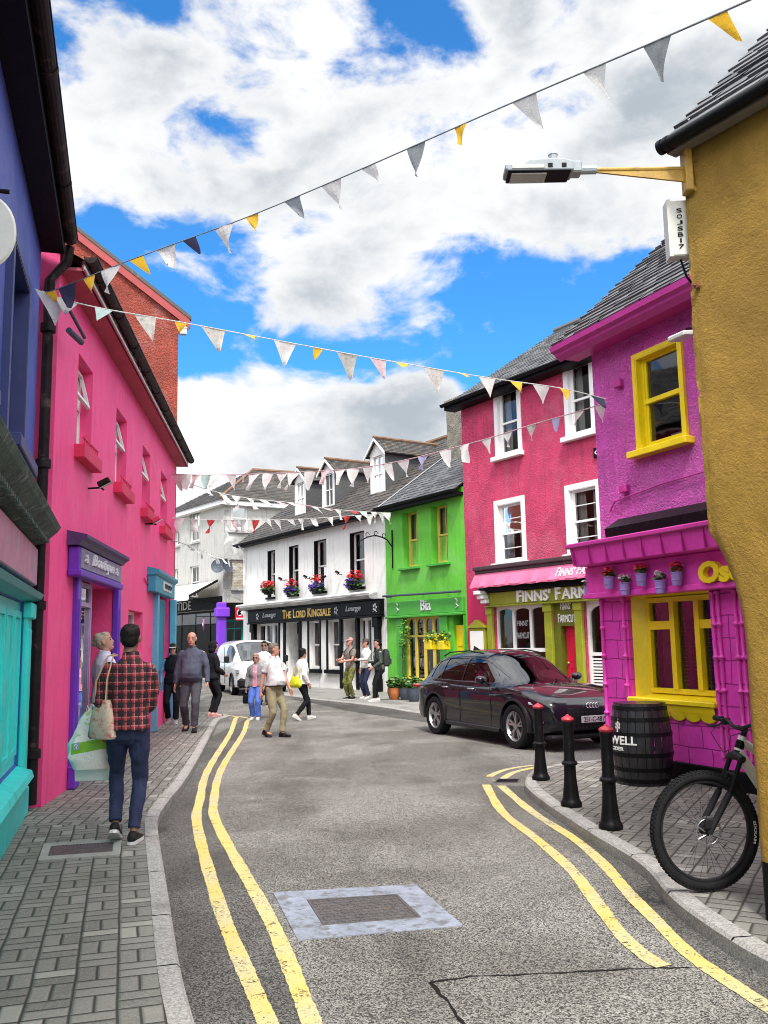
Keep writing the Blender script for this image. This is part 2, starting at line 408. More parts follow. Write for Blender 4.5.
def line_mat():
    m, nt, b = base_mat('worn_yellow_line')
    tc = nt.new('ShaderNodeTexCoord').outputs['Object']
    sp = nt.noise(tc, 60, 4, 0.75)
    big = nt.noise(tc, 1.6, 4, 0.6)
    c = nt.mix(nt.ramp(big, 0.35, 0.65), (0.58, 0.44, 0.12), (0.52, 0.45, 0.24))
    w = nt.math('ADD', sp, nt.math('MULTIPLY', nt.math('SUBTRACT', big, 0.5), 0.5))
    c = nt.mix(nt.ramp(w, 0.55, 0.70, 0, 0.85), c, (0.14, 0.13, 0.10))
    nt.l.new(c, b.inputs['Base Color']); b.inputs['Roughness'].default_value = 0.75
    fl = nt.noise(tc, 9.0, 5, 0.75, 0.4)
    wear = nt.math('ADD', nt.math('MULTIPLY', sp, 0.6), nt.math('MULTIPLY', fl, 0.55))
    nt.l.new(nt.ramp(wear, 0.635, 0.69, 1.0, 0.0), b.inputs['Alpha'])
    bump(nt, b, sp, 0.5, 0.004)
    return m
M['line'] = line_mat()

def slate_mat(name, a, c2, moss=(0.20, 0.11, 0.03), mossamt=0.0):
    m, nt, b = base_mat(name)
    tc = nt.new('ShaderNodeTexCoord').outputs['Object']
    gi = nt.new('ShaderNodeNewGeometry').outputs['Random Per Island']
    n = nt.noise(tc, 14, 5, 0.7)
    c = nt.mix(nt.math('ADD', nt.math('MULTIPLY', gi, 0.7), nt.math('MULTIPLY', n, 0.3)), a, c2)
    lich = nt.noise(tc, 26, 4, 0.75)
    c = nt.mix(nt.ramp(lich, 0.58, 0.70, 0, 0.6), c, (0.30, 0.29, 0.27))
    if mossamt:
        mo = nt.noise(tc, 2.5, 5, 0.7)
        c = nt.mix(nt.ramp(mo, 0.62 - mossamt, 0.72 - mossamt, 0, 0.8), c, moss)
    nt.l.new(c, b.inputs['Base Color'])
    b.inputs['Roughness'].default_value = 0.62
    bump(nt, b, nt.noise(tc, 40, 4, 0.7), 0.5, 0.008)
    return m
M['slate'] = slate_mat('grey_slate', (0.028, 0.029, 0.033), (0.14, 0.143, 0.148))
M['slate_old'] = slate_mat('old_slate', (0.016, 0.014, 0.013), (0.085, 0.075, 0.066), mossamt=0.03)
M['ridge_tile'] = pm('ridge_tile', (0.17, 0.095, 0.055), 0.85, 0.4, 4, 0.6, 20, 0.01)

# ------------------------------------------------------------------ mesh builder
class MB:
    def __init__(s):
        s.v = []; s.f = []; s.mi = []; s.cur = 0
    def quad(s, *pts):
        i = len(s.v)
        s.v.extend([tuple(p) for p in pts]); s.f.append(tuple(range(i, i + len(pts)))); s.mi.append(s.cur)
        return s
    def raw(s, vs, fs, mat=None):
        i = len(s.v)
        for p in vs:
            s.v.append(tuple(mat @ Vector(p)) if mat else tuple(p))
        for f in fs:
            s.f.append(tuple(i + k for k in f)); s.mi.append(s.cur)
        return s
    def box(s, x0, x1, y0, y1, z0, z1, mat=None):
        vs = [(x0, y0, z0), (x1, y0, z0), (x1, y1, z0), (x0, y1, z0), (x0, y0, z1), (x1, y0, z1), (x1, y1, z1), (x0, y1, z1)]
        return s.raw(vs, [(0, 3, 2, 1), (4, 5, 6, 7), (0, 1, 5, 4), (1, 2, 6, 5), (2, 3, 7, 6), (3, 0, 4, 7)], mat)
    def bbox(s, x0, x1, y0, y1, z0, z1, b=0.01, mat=None):
        """box with chamfered edges"""
        b = min(b, (x1 - x0) * .45, (y1 - y0) * .45, (z1 - z0) * .45)
        import itertools
        vs = []; idx = {}
        for sx in (0, 1):
            for sy in (0, 1):
                for sz in (0, 1):
                    X = (x0, x1)[sx]; Y = (y0, y1)[sy]; Z = (z0, z1)[sz]
                    dx = b if sx == 0 else -b; dy = b if sy == 0 else -b; dz = b if sz == 0 else -b
                    idx[(sx, sy, sz, 'x')] = len(vs); vs.append((X, Y + dy, Z + dz))
                    idx[(sx, sy, sz, 'y')] = len(vs); vs.append((X + dx, Y, Z + dz))
                    idx[(sx, sy, sz, 'z')] = len(vs); vs.append((X + dx, Y + dy, Z))
        fs = []
        def I(*k): return idx[k]
        for sx in (0, 1):
            q = [I(sx, 0, 0, 'x'), I(sx, 1, 0, 'x'), I(sx, 1, 1, 'x'), I(sx, 0, 1, 'x')]
            fs.append(q if sx else q[::-1])
        for sy in (0, 1):
            q = [I(0, sy, 0, 'y'), I(0, sy, 1, 'y'), I(1, sy, 1, 'y'), I(1, sy, 0, 'y')]
            fs.append(q if sy else q[::-1])
        for sz in (0, 1):
            q = [I(0, 0, sz, 'z'), I(1, 0, sz, 'z'), I(1, 1, sz, 'z'), I(0, 1, sz, 'z')]
            fs.append(q if sz else q[::-1])
        for a in (0, 1):
            for c in (0, 1):
                fs.append([I(a, c, 0, 'x'), I(a, c, 1, 'x'), I(a, c, 1, 'y'), I(a, c, 0, 'y')])
                fs.append([I(a, 0, c, 'x'), I(a, 1, c, 'x'), I(a, 1, c, 'z'), I(a, 0, c, 'z')])
                fs.append([I(0, a, c, 'y'), I(1, a, c, 'y'), I(1, a, c, 'z'), I(0, a, c, 'z')])
                for e in (0, 1):
                    fs.append([I(a, c, e, 'x'), I(a, c, e, 'y'), I(a, c, e, 'z')])
        return s.raw(vs, fs, mat)
    def rings(s, rings, cap=True, closed=False):
        """loft through rings of equal point count"""
        i = len(s.v); n = len(rings[0])
        for r in rings:
            s.v.extend([tuple(p) for p in r])
        m = len(rings)
        for k in range(m if closed else m - 1):
            a = i + k * n; b = i + ((k + 1) % m) * n
            for j in range(n):
                s.f.append((a + j, a + (j + 1) % n, b + (j + 1) % n, b + j)); s.mi.append(s.cur)
        if cap and not closed:
            s.f.append(tuple(i + j for j in range(n))[::-1]); s.mi.append(s.cur)
            s.f.append(tuple(i + (m - 1) * n + j for j in range(n))); s.mi.append(s.cur)
        return s
    def tube(s, pts, r, n=10, cap=True, closed=False, flat=1.0):
        pts = [Vector(p) for p in pts]
        rs = r if isinstance(r, (list, tuple)) else [r] * len(pts)
        rings = []; up = None
        m = len(pts)
        for k in range(m):
            if closed:
                t = (pts[(k + 1) % m] - pts[k - 1]).normalized()
            else:
                t = (pts[min(k + 1, m - 1)] - pts[max(k - 1, 0)]).normalized()
            if up is None:
                ref = Vector((0, 0, 1)) if abs(t.z) < 0.9 else Vector((1, 0, 0))
                up = (ref - t * ref.dot(t)).normalized()
            else:
                up = (up - t * up.dot(t)).normalized()
            side = t.cross(up)
            rings.append([pts[k] + (side * math.cos(a) + up * math.sin(a) * flat) * rs[k] for a in [2 * math.pi * j / n for j in range(n)]])
        return s.rings(rings, cap, closed)
    def lathe(s, prof, n=24, mat=None, cap=True):
        i = len(s.v)
        rings = []
        for (r, z) in prof:
            ring = [Vector((max(r, 1e-4) * math.cos(2 * math.pi * j / n), max(r, 1e-4) * math.sin(2 * math.pi * j / n), z)) for j in range(n)]
            if mat: ring = [mat @ p for p in ring]
            rings.append(ring)
        return s.rings(rings, cap)
    def ell(s, c, rx, ry, rz, n=12, m=8, mat=None):
        c = Vector(c); rings = []
        for k in range(1, m):
            th = math.pi * k / m
            ring = [Vector((rx * math.sin(th) * math.cos(2 * math.pi * j / n), ry * math.sin(th) * math.sin(2 * math.pi * j / n), -rz * math.cos(th))) for j in range(n)]
            rings.append([(mat @ p if mat else p) + c for p in ring])
        return s.rings(rings, True)
    def extr(s, poly, axis, a, b):
        """prism: poly of 2-D points in the plane across the axis, from a to b"""
        def P(p, t):
            return {'x': (t, p[0], p[1]), 'y': (p[0], t, p[1]), 'z': (p[0], p[1], t)}[axis]
        i = len(s.v); n = len(poly)
        s.v.extend([P(p, a) for p in poly]); s.v.extend([P(p, b) for p in poly])
        s.f.append(tuple(i + k for k in range(n))[::-1]); s.mi.append(s.cur)
        s.f.append(tuple(i + n + k for k in range(n))); s.mi.append(s.cur)
        for k in range(n):
            s.f.append((i + k, i + (k + 1) % n, i + n + (k + 1) % n, i + n + k)); s.mi.append(s.cur)
        return s
    def build(s, name, mats, parent=None, smooth=False, mw=None, bevel=0):
        me = bpy.data.meshes.new(name)
        me.from_pydata(s.v, [], s.f)
        if not isinstance(mats, (list, tuple)): mats = [mats]
        for m in mats: me.materials.append(m)
        if len(mats) > 1: me.polygons.foreach_set('material_index', s.mi)
        me.validate(); me.update()
        import bmesh
        bm = bmesh.new(); bm.from_mesh(me)
        bmesh.ops.recalc_face_normals(bm, faces=bm.faces)
        bm.to_mesh(me); bm.free()
        if smooth:
            me.polygons.foreach_set('use_smooth', [True] * len(me.polygons))
            try: me.set_sharp_from_angle(angle=R(40))
            except Exception: pass
        o = bpy.data.objects.new(name, me)
        COL.objects.link(o)
        if parent is not None: o.parent = parent
        if mw is not None: o.matrix_local = mw
        if bevel:
            md = o.modifiers.new('bevel', 'BEVEL'); md.width = bevel; md.segments = 2; md.limit_method = 'ANGLE'
        return o

def tag(o, label=None, cat=None, group=None, kind=None):
    if label: o['label'] = label
    if cat: o['category'] = cat
    if group: o['group'] = group
    if kind: o['kind'] = kind
    return o

def empty(name, loc=(0, 0, 0), rz=0.0, **kw):
    o = bpy.data.objects.new(name, None); COL.objects.link(o)
    o.location = loc; o.rotation_euler = (0, 0, rz)
    o.empty_display_size = 0.2
    return tag(o, **kw)

def copy_tree(o, parent=None):
    c = o.copy(); COL.objects.link(c); c.parent = parent
    for ch in list(o.children): copy_tree(ch, c)
    return c

def text_mesh(body, size=1.0, ext=0.01, bold=0.0, shear=0.0, spacing=1.0):
    cu = bpy.data.curves.new('txt', 'FONT')
    cu.body = body; cu.size = size; cu.extrude = ext; cu.offset = bold; cu.shear = shear
    cu.space_character = spacing; cu.resolution_u = 3
    o = bpy.data.objects.new('txt', cu); COL.objects.link(o)
    dg = bpy.context.evaluated_depsgraph_get(); dg.update()
    me = bpy.data.meshes.new_from_object(o.evaluated_get(dg))
    COL.objects.unlink(o); bpy.data.objects.remove(o); bpy.data.curves.remove(cu)
    return me

def lettering(name, body, mat, parent, u0, u1, z0, z1, y, ext=0.012, bold=0.0, shear=0.0, caps=0.0, face=None, arc=0.0):
    """write body so that it fills u0..u1 x z0..z1 at depth y (negative = in front of the wall) in parent-local axes.
    caps > 0: first letters of words stand taller than the rest by that factor"""
    vs = []; fs = []; pen = 0.0
    items = []
    if caps:
        for w in body.split(' '):
            items.append((w[0], 1.0)); items.append((w[1:], 1.0 / caps)); items.append((' ', 0))
        items = items[:-1]
    else:
        items = [(body, 1.0)]
    for (t, sc) in items:
        if t == ' ': pen += 0.3; continue
        if not t: continue
        me = text_mesh(t, sc, ext, bold, shear)
        xs = [v.co.x for v in me.vertices]
        x0 = min(xs); i = len(vs)
        vs += [(v.co.x - x0 + pen, v.co.y, v.co.z) for v in me.vertices]
        fs += [tuple(i + k for k in p.vertices) for p in me.polygons]
        pen += max(xs) - x0 + 0.07
        bpy.data.meshes.remove(me)
    xs = [v[0] for v in vs]; ys = [v[1] for v in vs]
    sx = (u1 - u0) / (max(xs) - min(xs)); sz = (z1 - z0) / (max(ys) - min(ys))
    mx, my = min(xs), min(ys)
    b = MB()
    W = u1 - u0
    def mp(v):
        xx = (v[0] - mx) * sx
        zz = (v[1] - my) * sz + arc * (1 - ((xx / W) * 2 - 1) ** 2)
        return (u0 + xx, y - v[2], z0 + zz)
    b.raw([mp(v) for v in vs], fs)
    return b.build(name, mat, parent)

# ------------------------------------------------------------------ facades
class Facade:
    """local frame of a building front: x to the right along the front, y into the building, z up"""
    def __init__(s, A, B, base=0.0):
        s.A = Vector((A[0], A[1], base)); B = Vector((B[0], B[1], base))
        s.len = (B - s.A).length
        s.u = (B - s.A).normalized()
        s.n = s.u.cross(Vector((0, 0, 1)))
        s.rz = math.atan2(s.u.y, s.u.x)
    def hit(s, px, py, y=0.0):
        d = ray(px, py); P0 = s.A - s.n * y
        t = (P0 - CAM).dot(s.n) / d.dot(s.n)
        p = CAM + d * t - s.A
        return p.dot(s.u), p.z + s.A.z
    def rect(s, xl, xr, yt, yb, y=0.0):
        xm = (xl + xr) / 2; ym = (yt + yb) / 2
        return (s.hit(xl, ym, y)[0], s.hit(xr, ym, y)[0], s.hit(xm, yb, y)[1], s.hit(xm, yt, y)[1])
    def world(s, u, y, z):
        return s.A + s.u * u - s.n * y + Vector((0, 0, z))

def wall_skin(mb, u0, u1, z0, z1, holes, y=0.0, top=None):
    """front skin at depth y with rectangular holes (u0,u1,z0,z1,depth) and their reveals"""
    us = sorted({u0, u1} | {h[0] for h in holes} | {h[1] for h in holes})
    zs = sorted({z0, z1} | {h[2] for h in holes} | {h[3] for h in holes})
    for i in range(len(us) - 1):
        for j in range(len(zs) - 1):
            cu = (us[i] + us[i + 1]) / 2; cz = (zs[j] + zs[j + 1]) / 2
            if cu < u0 or cu > u1 or cz < z0 or cz > z1: continue
            if any(h[0] < cu < h[1] and h[2] < cz < h[3] for h in holes): continue
            mb.quad((us[i], y, zs[j]), (us[i + 1], y, zs[j]), (us[i + 1], y, zs[j + 1]), (us[i], y, zs[j + 1]))
    for h in holes:
        a, b, c, d, dp = h[:5]
        Y = y + dp
        mb.quad((a, y, c), (a, Y, c), (a, Y, d), (a, y, d))
        mb.quad((b, Y, c), (b, y, c), (b, y, d), (b, Y, d))
        mb.quad((a, y, d), (a, Y, d), (b, Y, d), (b, y, d))
        mb.quad((a, Y, c), (a, y, c), (b, y, c), (b, Y, c))
    return mb

def house_wall(name, mat, parent, L, ze, holes, depth, zr=None, z0=0.0, u0=0.0, yr=None, interior=True):
    mb = MB()
    wall_skin(mb, u0, L, z0, ze, holes)
    yr = depth / 2 if yr is None else yr
    for u in (u0, L):
        pts = [(u, 0, z0), (u, depth, z0), (u, depth, ze)]
        if zr: pts.append((u, yr, zr - 0.05))
        pts.append((u, 0, ze))
        mb.quad(*pts)
    mb.quad((u0, depth, z0), (L, depth, z0), (L, depth, ze), (u0, depth, ze))
    mb.quad((u0, 0, ze - 0.02), (L, 0, ze - 0.02), (L, depth, ze - 0.02), (u0, depth, ze - 0.02))
    o = mb.build(name, mat, parent)
    ln = MB(); ln.quad((u0 + .02, 1.0, z0), (L - .02, 1.0, z0), (L - .02, 1.0, ze - .03), (u0 + .02, 1.0, ze - .03))  # added dark sheet behind the openings, in place of room shade
    ln.build('dark_backing', M['interior'], parent)
    return o

def slates(name, mat, parent, u0, u1, ya, za, yb, zb, w=0.26, c=0.20, th=0.012, jit=0.012, deck=True, clip=None):
    """slate courses on the slope from (ya,za) eave to (yb,zb) ridge"""
    mb = MB()
    d = Vector((0, yb - ya, zb - za)); S = d.length; d.normalize()
    nrm = Vector((0, -d.z, d.y))
    if nrm.z < 0: nrm = -nrm
    n = max(1, int(S / c)); c = S / n
    r = random.Random(hash(name) % 1000 + int(abs(u1) * 100))
    if deck:
        lo = Vector((0, ya, za)) - nrm * 0.02; hi = Vector((0, yb, zb)) - nrm * 0.02
        mb.quad((u0, lo.y, lo.z), (u1, lo.y, lo.z), (u1, hi.y, hi.z), (u0, hi.y, hi.z))
    for k in range(n):
        off = (k % 2) * w / 2
        u = u0 - off
        while u < u1:
            a = max(u0, u + 0.004); b = min(u1, u + w - 0.004)
            u += w
            if b - a < 0.03: continue
            if clip and not clip((a + b) / 2, k / n): continue
            j = r.uniform(-jit, jit); t2 = th + r.uniform(0, th)
            p0 = Vector((0, ya, za)) + d * (k * c + j) + nrm * t2
            p1 = Vector((0, ya, za)) + d * ((k + 1) * c + 0.03) + nrm * 0.003
            pb = p0 - nrm * (t2 + 0.01)
            A = (a, p0.y, p0.z); B = (b, p0.y, p0.z + r.uniform(-.004, .004))
            i = len(mb.v)
            mb.raw([A, B, (b, p1.y, p1.z), (a, p1.y, p1.z), (a, pb.y, pb.z), (b, pb.y, pb.z)], [(0, 1, 2, 3), (4, 5, 1, 0)])
    return mb.build(name, mat, parent)

def gutter(name, mat, parent, u0, u1, y, z, r=0.055, brackets=True, joints=1.8):
    mb = MB()
    n = 7
    ring = lambda u: [(u, y + r * math.cos(math.pi + math.pi * j / n), z + r * math.sin(math.pi + math.pi * j / n)) for j in range(n + 1)]
    out = ring(u0) + [(u0, y + r * .85, z), (u0, y - r * .85, z)]
    a = ring(u0); b = ring(u1)
    for j in range(n):
        mb.quad(a[j], a[j + 1], b[j + 1], b[j])
    a2 = [(u0, p[1] * 0.15 + y * 0.85, p[2] * 0.15 + z * 0.85) for p in a]
    mb.quad(*a); mb.quad(*b)
    mb.box(u0, u1, y - r - .006, y - r + .006, z - .008, z + .012)
    mb.box(u0, u1, y + r - .006, y + r + .006, z - .008, z + .012)
    u = u0 + joints / 2
    while u < u1:
        k = r + .010
        rr = [(u + du, y + k * math.cos(math.pi + math.pi * j / n), z + k * math.sin(math.pi + math.pi * j / n)) for du in (-.03, .03) for j in range(n + 1)]
        for j in range(n):
            mb.quad(rr[j], rr[j + 1], rr[n + 1 + j + 1], rr[n + 1 + j])
        mb.quad(*rr[:n + 1]); mb.quad(*rr[n + 1:])
        u += joints
    return mb.build(name, mat, parent)

def frame_boxes(mb, a, b, c, d, y0, y1, w):
    mb.box(a, a + w, y0, y1, c, d); mb.box(b - w, b, y0, y1, c, d)
    mb.box(a + w, b - w, y0, y1, c, c + w); mb.box(a + w, b - w, y0, y1, d - w, d)

def window(parent, rc, depth, mat, sill=None, fw=0.055, rail=0.5, vbars=0, hbars=0, curtain=None, sillw=(0.08, 0.10, 0.07),
           glass=None, surround=None, tilt=False, label=None, split=False):
    """sash window in a reveal: window > pane, sill, curtain"""
    a, b, c, d = rc[:4]
    mb = MB()
    y1 = depth + 0.02; y0 = depth - 0.05
    frame_boxes(mb, a, b, c, d, y0, y1, fw)
    zm = c + (d - c) * rail if rail else None
    if zm:
        mb.box(a + fw, b - fw, y0 - 0.012, y1 - .003, zm - 0.028, zm + 0.028)
        lo = 0.035
        mb.box(a + fw, a + fw + lo, y0 + .012, y1 - .002, c + fw, d - fw); mb.box(b - fw - lo, b - fw, y0 + .012, y1 - .002, c + fw, d - fw)
        mb.box(a + fw + lo, b - fw - lo, y0 + .012, y1 - .002, c + fw, c + fw + .05)
    for k in range(vbars):
        x = a + (b - a) * (k + 1) / (vbars + 1)
        mb.box(x - .012, x + .012, y0 + .014, y1 - .006, c + fw, d - fw)
    for seg in ([(c, zm), (zm, d)] if zm else [(c, d)]):
        for k in range(hbars):
            z = seg[0] + (seg[1] - seg[0]) * (k + 1) / (hbars + 1)
            mb.box(a + fw, b - fw, y0 + .016, y1 - .008, z - .012, z + .012)
    if surround:
        w, out = surround
        mb.box(a - w, a - .002, -out, .03, c, d + w); mb.box(b + .002, b + w, -out, .03, c, d + w)
        mb.box(a - .002, b + .002, -out, .03, d + .002, d + w)
        mb.box(a + .001, a + .016, -out + .004, y0 - .001, c + .006, d - .001); mb.box(b - .016, b - .001, -out + .004, y0 - .001, c + .006, d - .001)
        mb.box(a + .0165, b - .0165, -out + .004, y0 - .001, d - .016, d - .001)
    wn = mb.build('window', mat, parent)
    if label: wn['label'] = label
    pn = MB()
    pn.quad((a + .02, y1 - .03, c + .02), (b - .02, y1 - .03, c + .02), (b - .02, y1 - .03, (zm or d) - .02), (a + .02, y1 - .03, (zm or d) - .02))
    if zm:
        if tilt:
            pn.quad((a + .02, y1 - .03, zm), (b - .02, y1 - .03, zm), (b - .02, y1 - .045, d - .02), (a + .02, y1 - .045, d - .02))
        else:
            pn.quad((a + .02, y1 - .035, zm), (b - .02, y1 - .035, zm), (b - .02, y1 - .035, d - .02), (a + .02, y1 - .035, d - .02))
    pn.build('pane', glass or M['glass'], wn)
    if tilt and zm:     # top light pushed open
        t = MB(); H = d - fw - zm; W = b - a - 2 * fw
        mt = Matrix.Translation((a + fw, y0 - .01, d - fw)) @ Matrix.Rotation(R(-14), 4, 'X')
        t.box(0, .045, -.02, .02, -H, 0, mt); t.box(W - .045, W, -.02, .02, -H, 0, mt)
        t.box(.045, W - .045, -.02, .02, -H, -H + .05, mt); t.box(.045, W - .045, -.02, .02, -.05, 0, mt)
        t.build('sash', mat, wn)
    if sill:
        s = MB(); e, out, h = sillw
        s.bbox(a - e, b + e, -out, depth + .01, c - h, c + .004, 0.008)
        s.build('sill', sill, wn)
    if curtain:
        s = MB(); W = b - a
        for (x0, x1) in ((a + .05, a + W * .38), (b - W * .38, b - .05)):
            n = 14; top = []; bot = []
            for k in range(n + 1):
                x = x0 + (x1 - x0) * k / n
                yy = y1 + .10 + .022 * math.sin(k * 2.1)
                top.append((x, yy, d - .05)); bot.append((x + .02 * math.sin(k), yy, c + .03))
            for k in range(n): s.quad(bot[k], bot[k + 1], top[k + 1], top[k])
        s.build('curtain', curtain, wn, smooth=True)
    return wn

def downpipe(parent, pts, r=0.04, mat=None, name='downpipe'):
    mb = MB(); mb.tube(pts, r, 10)
    P = [Vector(p) for p in pts]
    for k in range(len(P) - 1):
        if abs(P[k].z - P[k + 1].z) > 1.2:
            z = min(P[k].z, P[k + 1].z) + .5
            while z < max(P[k].z, P[k + 1].z):
                mb.lathe([(r, z - .05), (r * 1.45, z - .045), (r * 1.45, z + .045), (r, z + .05)], 12, Matrix.Translation((P[k].x, P[k].y, 0)))
                z += 1.5
    return mb.build(name, mat or M['gutter'], parent, smooth=True)

def foliage(mb, c, rx, ry, rz, n, size, rr):
    for _ in range(n):
        while True:
            p = Vector((rr.uniform(-1, 1), rr.uniform(-1, 1), rr.uniform(-1, 1)))
            if p.length <= 1: break
        p = Vector((c[0] + p.x * rx, c[1] + p.y * ry, c[2] + p.z * rz))
        q = Matrix.Rotation(rr.uniform(0, 6.3), 3, 'Z') @ Matrix.Rotation(rr.uniform(-1.3, 1.3), 3, 'X')
        s = size * rr.uniform(.6, 1.3)
        pts = [(-.5, 0, 0), (-.2, .3, .05), (.3, .32, 0), (.6, 0, -.08), (.25, -.3, 0), (-.2, -.3, .05)]
        mb.quad(*[p + q @ Vector(t) * s for t in pts])

# ================================================================== ground
def proj(p):
    v = CAM_ROT.transposed() @ (Vector(p) - CAM)
    return 384 + F_PX * v.x / -v.z, 512 - F_PX * v.y / -v.z

def along(P, d, px, z=0.1):
    """point on the line P + t d whose image column is px"""
    lo, hi = -40.0, 60.0
    P = Vector((P[0], P[1], z)); d = Vector((d[0], d[1], 0)).normalized()
    best = None
    for k in range(2001):
        t = lo + (hi - lo) * k / 2000
        q = P + d * t
        if q.y < 1: continue
        e = abs(proj(q)[0] - px)
        if best is None or e < best[0]: best = (e, t)
    return P + d * best[1]

def strip(name, pts, half, z, mat, off=0.0, kind='structure'):
    """flat ribbon along ground points"""
    P = [Vector((p[0], p[1], 0)) for p in pts]
    P = smooth_line(P)
    fine = []
    for k in range(len(P) - 1):
        m_ = max(1, int((P[k + 1] - P[k]).length / .035))
        fine += [P[k].lerp(P[k + 1], j / m_) for j in range(m_)]
    P = fine + [P[-1]]
    L = []; Rr = []; base_half = half; rj = random.Random(11)
    for k in range(len(P)):
        half = base_half + rj.uniform(-.003, .003) + .003 * math.sin(k * .21)
        t = (P[min(k + 1, len(P) - 1)] - P[max(k - 1, 0)]).normalized()
        n = Vector((-t.y, t.x, 0))
        L.append(P[k] + n * (half + off)); Rr.append(P[k] - n * (half - off))
    mb = MB()
    for k in range(len(P) - 1):
        mb.quad((L[k].x, L[k].y, z), (Rr[k].x, Rr[k].y, z), (Rr[k + 1].x, Rr[k + 1].y, z), (L[k + 1].x, L[k + 1].y, z))
    return tag(mb.build(name, mat), kind=kind)

def smooth_line(P, n=5):
    """Catmull-Rom through points"""
    out = []
    for i in range(len(P) - 1):
        p0 = P[max(i - 1, 0)]; p1 = P[i]; p2 = P[i + 1]; p3 = P[min(i + 2, len(P) - 1)]
        for k in range(n):
            t = k / n
            out.append(0.5 * ((2 * p1) + (p2 - p0) * t + (2 * p0 - 5 * p1 + 4 * p2 - p3) * t * t + (3 * p1 - p0 - 3 * p2 + p3) * t ** 3))
    out.append(P[-1])
    return out

def kerb(name, pts, side, h=0.10, w=0.13):
    """kerb stones: outer (road) edge along pts; side=+1 pavement lies to the left of travel"""
    P = smooth_line([Vector((p[0], p[1], 0)) for p in pts])
    # resample into stones about 0.9 m long
    O = []; I = []
    for k in range(len(P)):
        t = (P[min(k + 1, len(P) - 1)] - P[max(k - 1, 0)]).normalized()
        n = Vector((-t.y, t.x, 0)) * side
        O.append(P[k]); I.append(P[k] + n * w)
    mb = MB(); acc = 0; r = random.Random(3)
    for k in range(len(P) - 1):
        seg = (P[k + 1] - P[k]).length
        a = 0.0
        acc += seg
        e = 0.0
        if acc > 0.9: acc = 0; e = 0.05
        o0, o1, i0, i1 = O[k], O[k + 1], I[k], I[k + 1]
        if e:
            o1 = o0 + (o1 - o0) * (1 - 0.016 / max(seg, .02)); i1 = i0 + (i1 - i0) * (1 - 0.016 / max(seg, .02))
        c = 0.018
        oc0 = o0 + (i0 - o0).normalized() * c; oc1 = o1 + (i1 - o1).normalized() * c
        mb.quad((o0.x, o0.y, -.02), (o1.x, o1.y, -.02), (o1.x, o1.y, h - c), (o0.x, o0.y, h - c))
        mb.quad((o0.x, o0.y, h - c), (o1.x, o1.y, h - c), (oc1.x, oc1.y, h), (oc0.x, oc0.y, h))
        mb.quad((oc0.x, oc0.y, h), (oc1.x, oc1.y, h), (i1.x, i1.y, h), (i0.x, i0.y, h))
        mb.quad((i0.x, i0.y, h), (i1.x, i1.y, h), (i1.x, i1.y, -.02), (i0.x, i0.y, -.02))
        if e:
            mb.quad((O[k + 1].x, O[k + 1].y, h - .02), (o1.x, o1.y, h - .02), (i1.x, i1.y, h - .02), (I[k + 1].x, I[k + 1].y, h - .02))
            mb.quad((O[k + 1].x, O[k + 1].y, h - .02), (o1.x, o1.y, h - .02), (o1.x, o1.y, 0), (O[k + 1].x, O[k + 1].y, 0))
    o = tag(mb.build(name, M['granite']), kind='structure')
    return I

def sheet(name, pts, z, mat):
    import bmesh
    bm = bmesh.new()
    vs = [bm.verts.new((p[0], p[1], z)) for p in pts]
    es = [bm.edges.new((vs[k], vs[(k + 1) % len(vs)])) for k in range(len(vs))]
    bmesh.ops.triangle_fill(bm, edges=es, use_beauty=True)
    bmesh.ops.recalc_face_normals(bm, faces=bm.faces)
    for f in bm.faces:
        if f.normal.z < 0: f.normal_flip()
    me = bpy.data.meshes.new(name); bm.to_mesh(me); bm.free()
    me.materials.append(mat)
    o = bpy.data.objects.new(name, me); COL.objects.link(o)
    return tag(o, kind='structure')

g = MB(); S = 400
g.quad((-S, -S, 0), (S, -S, 0), (S, S, 0), (-S, S, 0))
tag(g.build('road', M['asphalt']), kind='structure')

PZ = 0.10
G = lambda px, py, z=PZ: gnd(px, py, z)

# left pavement
_k0, _k1 = G(196, 1024), G(180, 963)
lk = [tuple((_k0 + (_k0 - _k1).normalized() * t_)[:2]) for t_ in (3.6, 1.2)] + [tuple(G(*p)[:2]) for p in [(196, 1024), (180, 963), (167, 884), (158, 828), (159.5, 813), (170, 797), (184, 780), (200, 754), (212, 731), (219, 719)]]
e = Vector(lk[-1]); lk += [(e.x + .05, e.y + .9), (e.x - .25, e.y + 1.7), (e.x - 1.0, e.y + 2.2), (e.x - 4.0, e.y + 2.8)]
LI = kerb('kerb', lk, +1, PZ, .115)
BC = gnd(37, 812, PZ) + Vector((-0.17, 0.0, 0))            # corner where the blue shop ends
BD = Vector((-0.276, 0.961, 0)).normalized()
BA = BC - BD * 9.3
PA = gnd(41, 807, PZ); PB = gnd(172, 717.5, PZ)
PD = (PB - PA).normalized()
M['pavers_a'] = paver_mat('paving_blocks', -math.atan2(BD.y, BD.x) + math.pi / 2)
M['pavers_b'] = paver_mat('paving_blocks_far', -math.atan2(PD.y, PD.x) + math.pi / 2)
split_y = 8.6
ia = [p for p in LI if p.y <= split_y]; ib = [p for p in LI if p.y > split_y]
bin_ = Vector((-0.961, -0.276, 0))
sheet('pavement_near', [tuple(p[:2]) for p in ia] + [(ia[-1].x, split_y), (BC.x - .6, split_y), (BA.x - .8, BA.y), (ia[0].x, BA.y)], PZ - 0.004, M['pavers_a'])
sheet('pavement_middle', [(ia[-1].x, split_y)] + [tuple(p[:2]) for p in ib] + [(ib[-1].x, PB.y + .2), (PB.x - 2, PB.y), (PA.x - 1.2, PA.y), (BC.x - .6, split_y)], PZ - 0.004, M['pavers_b'])

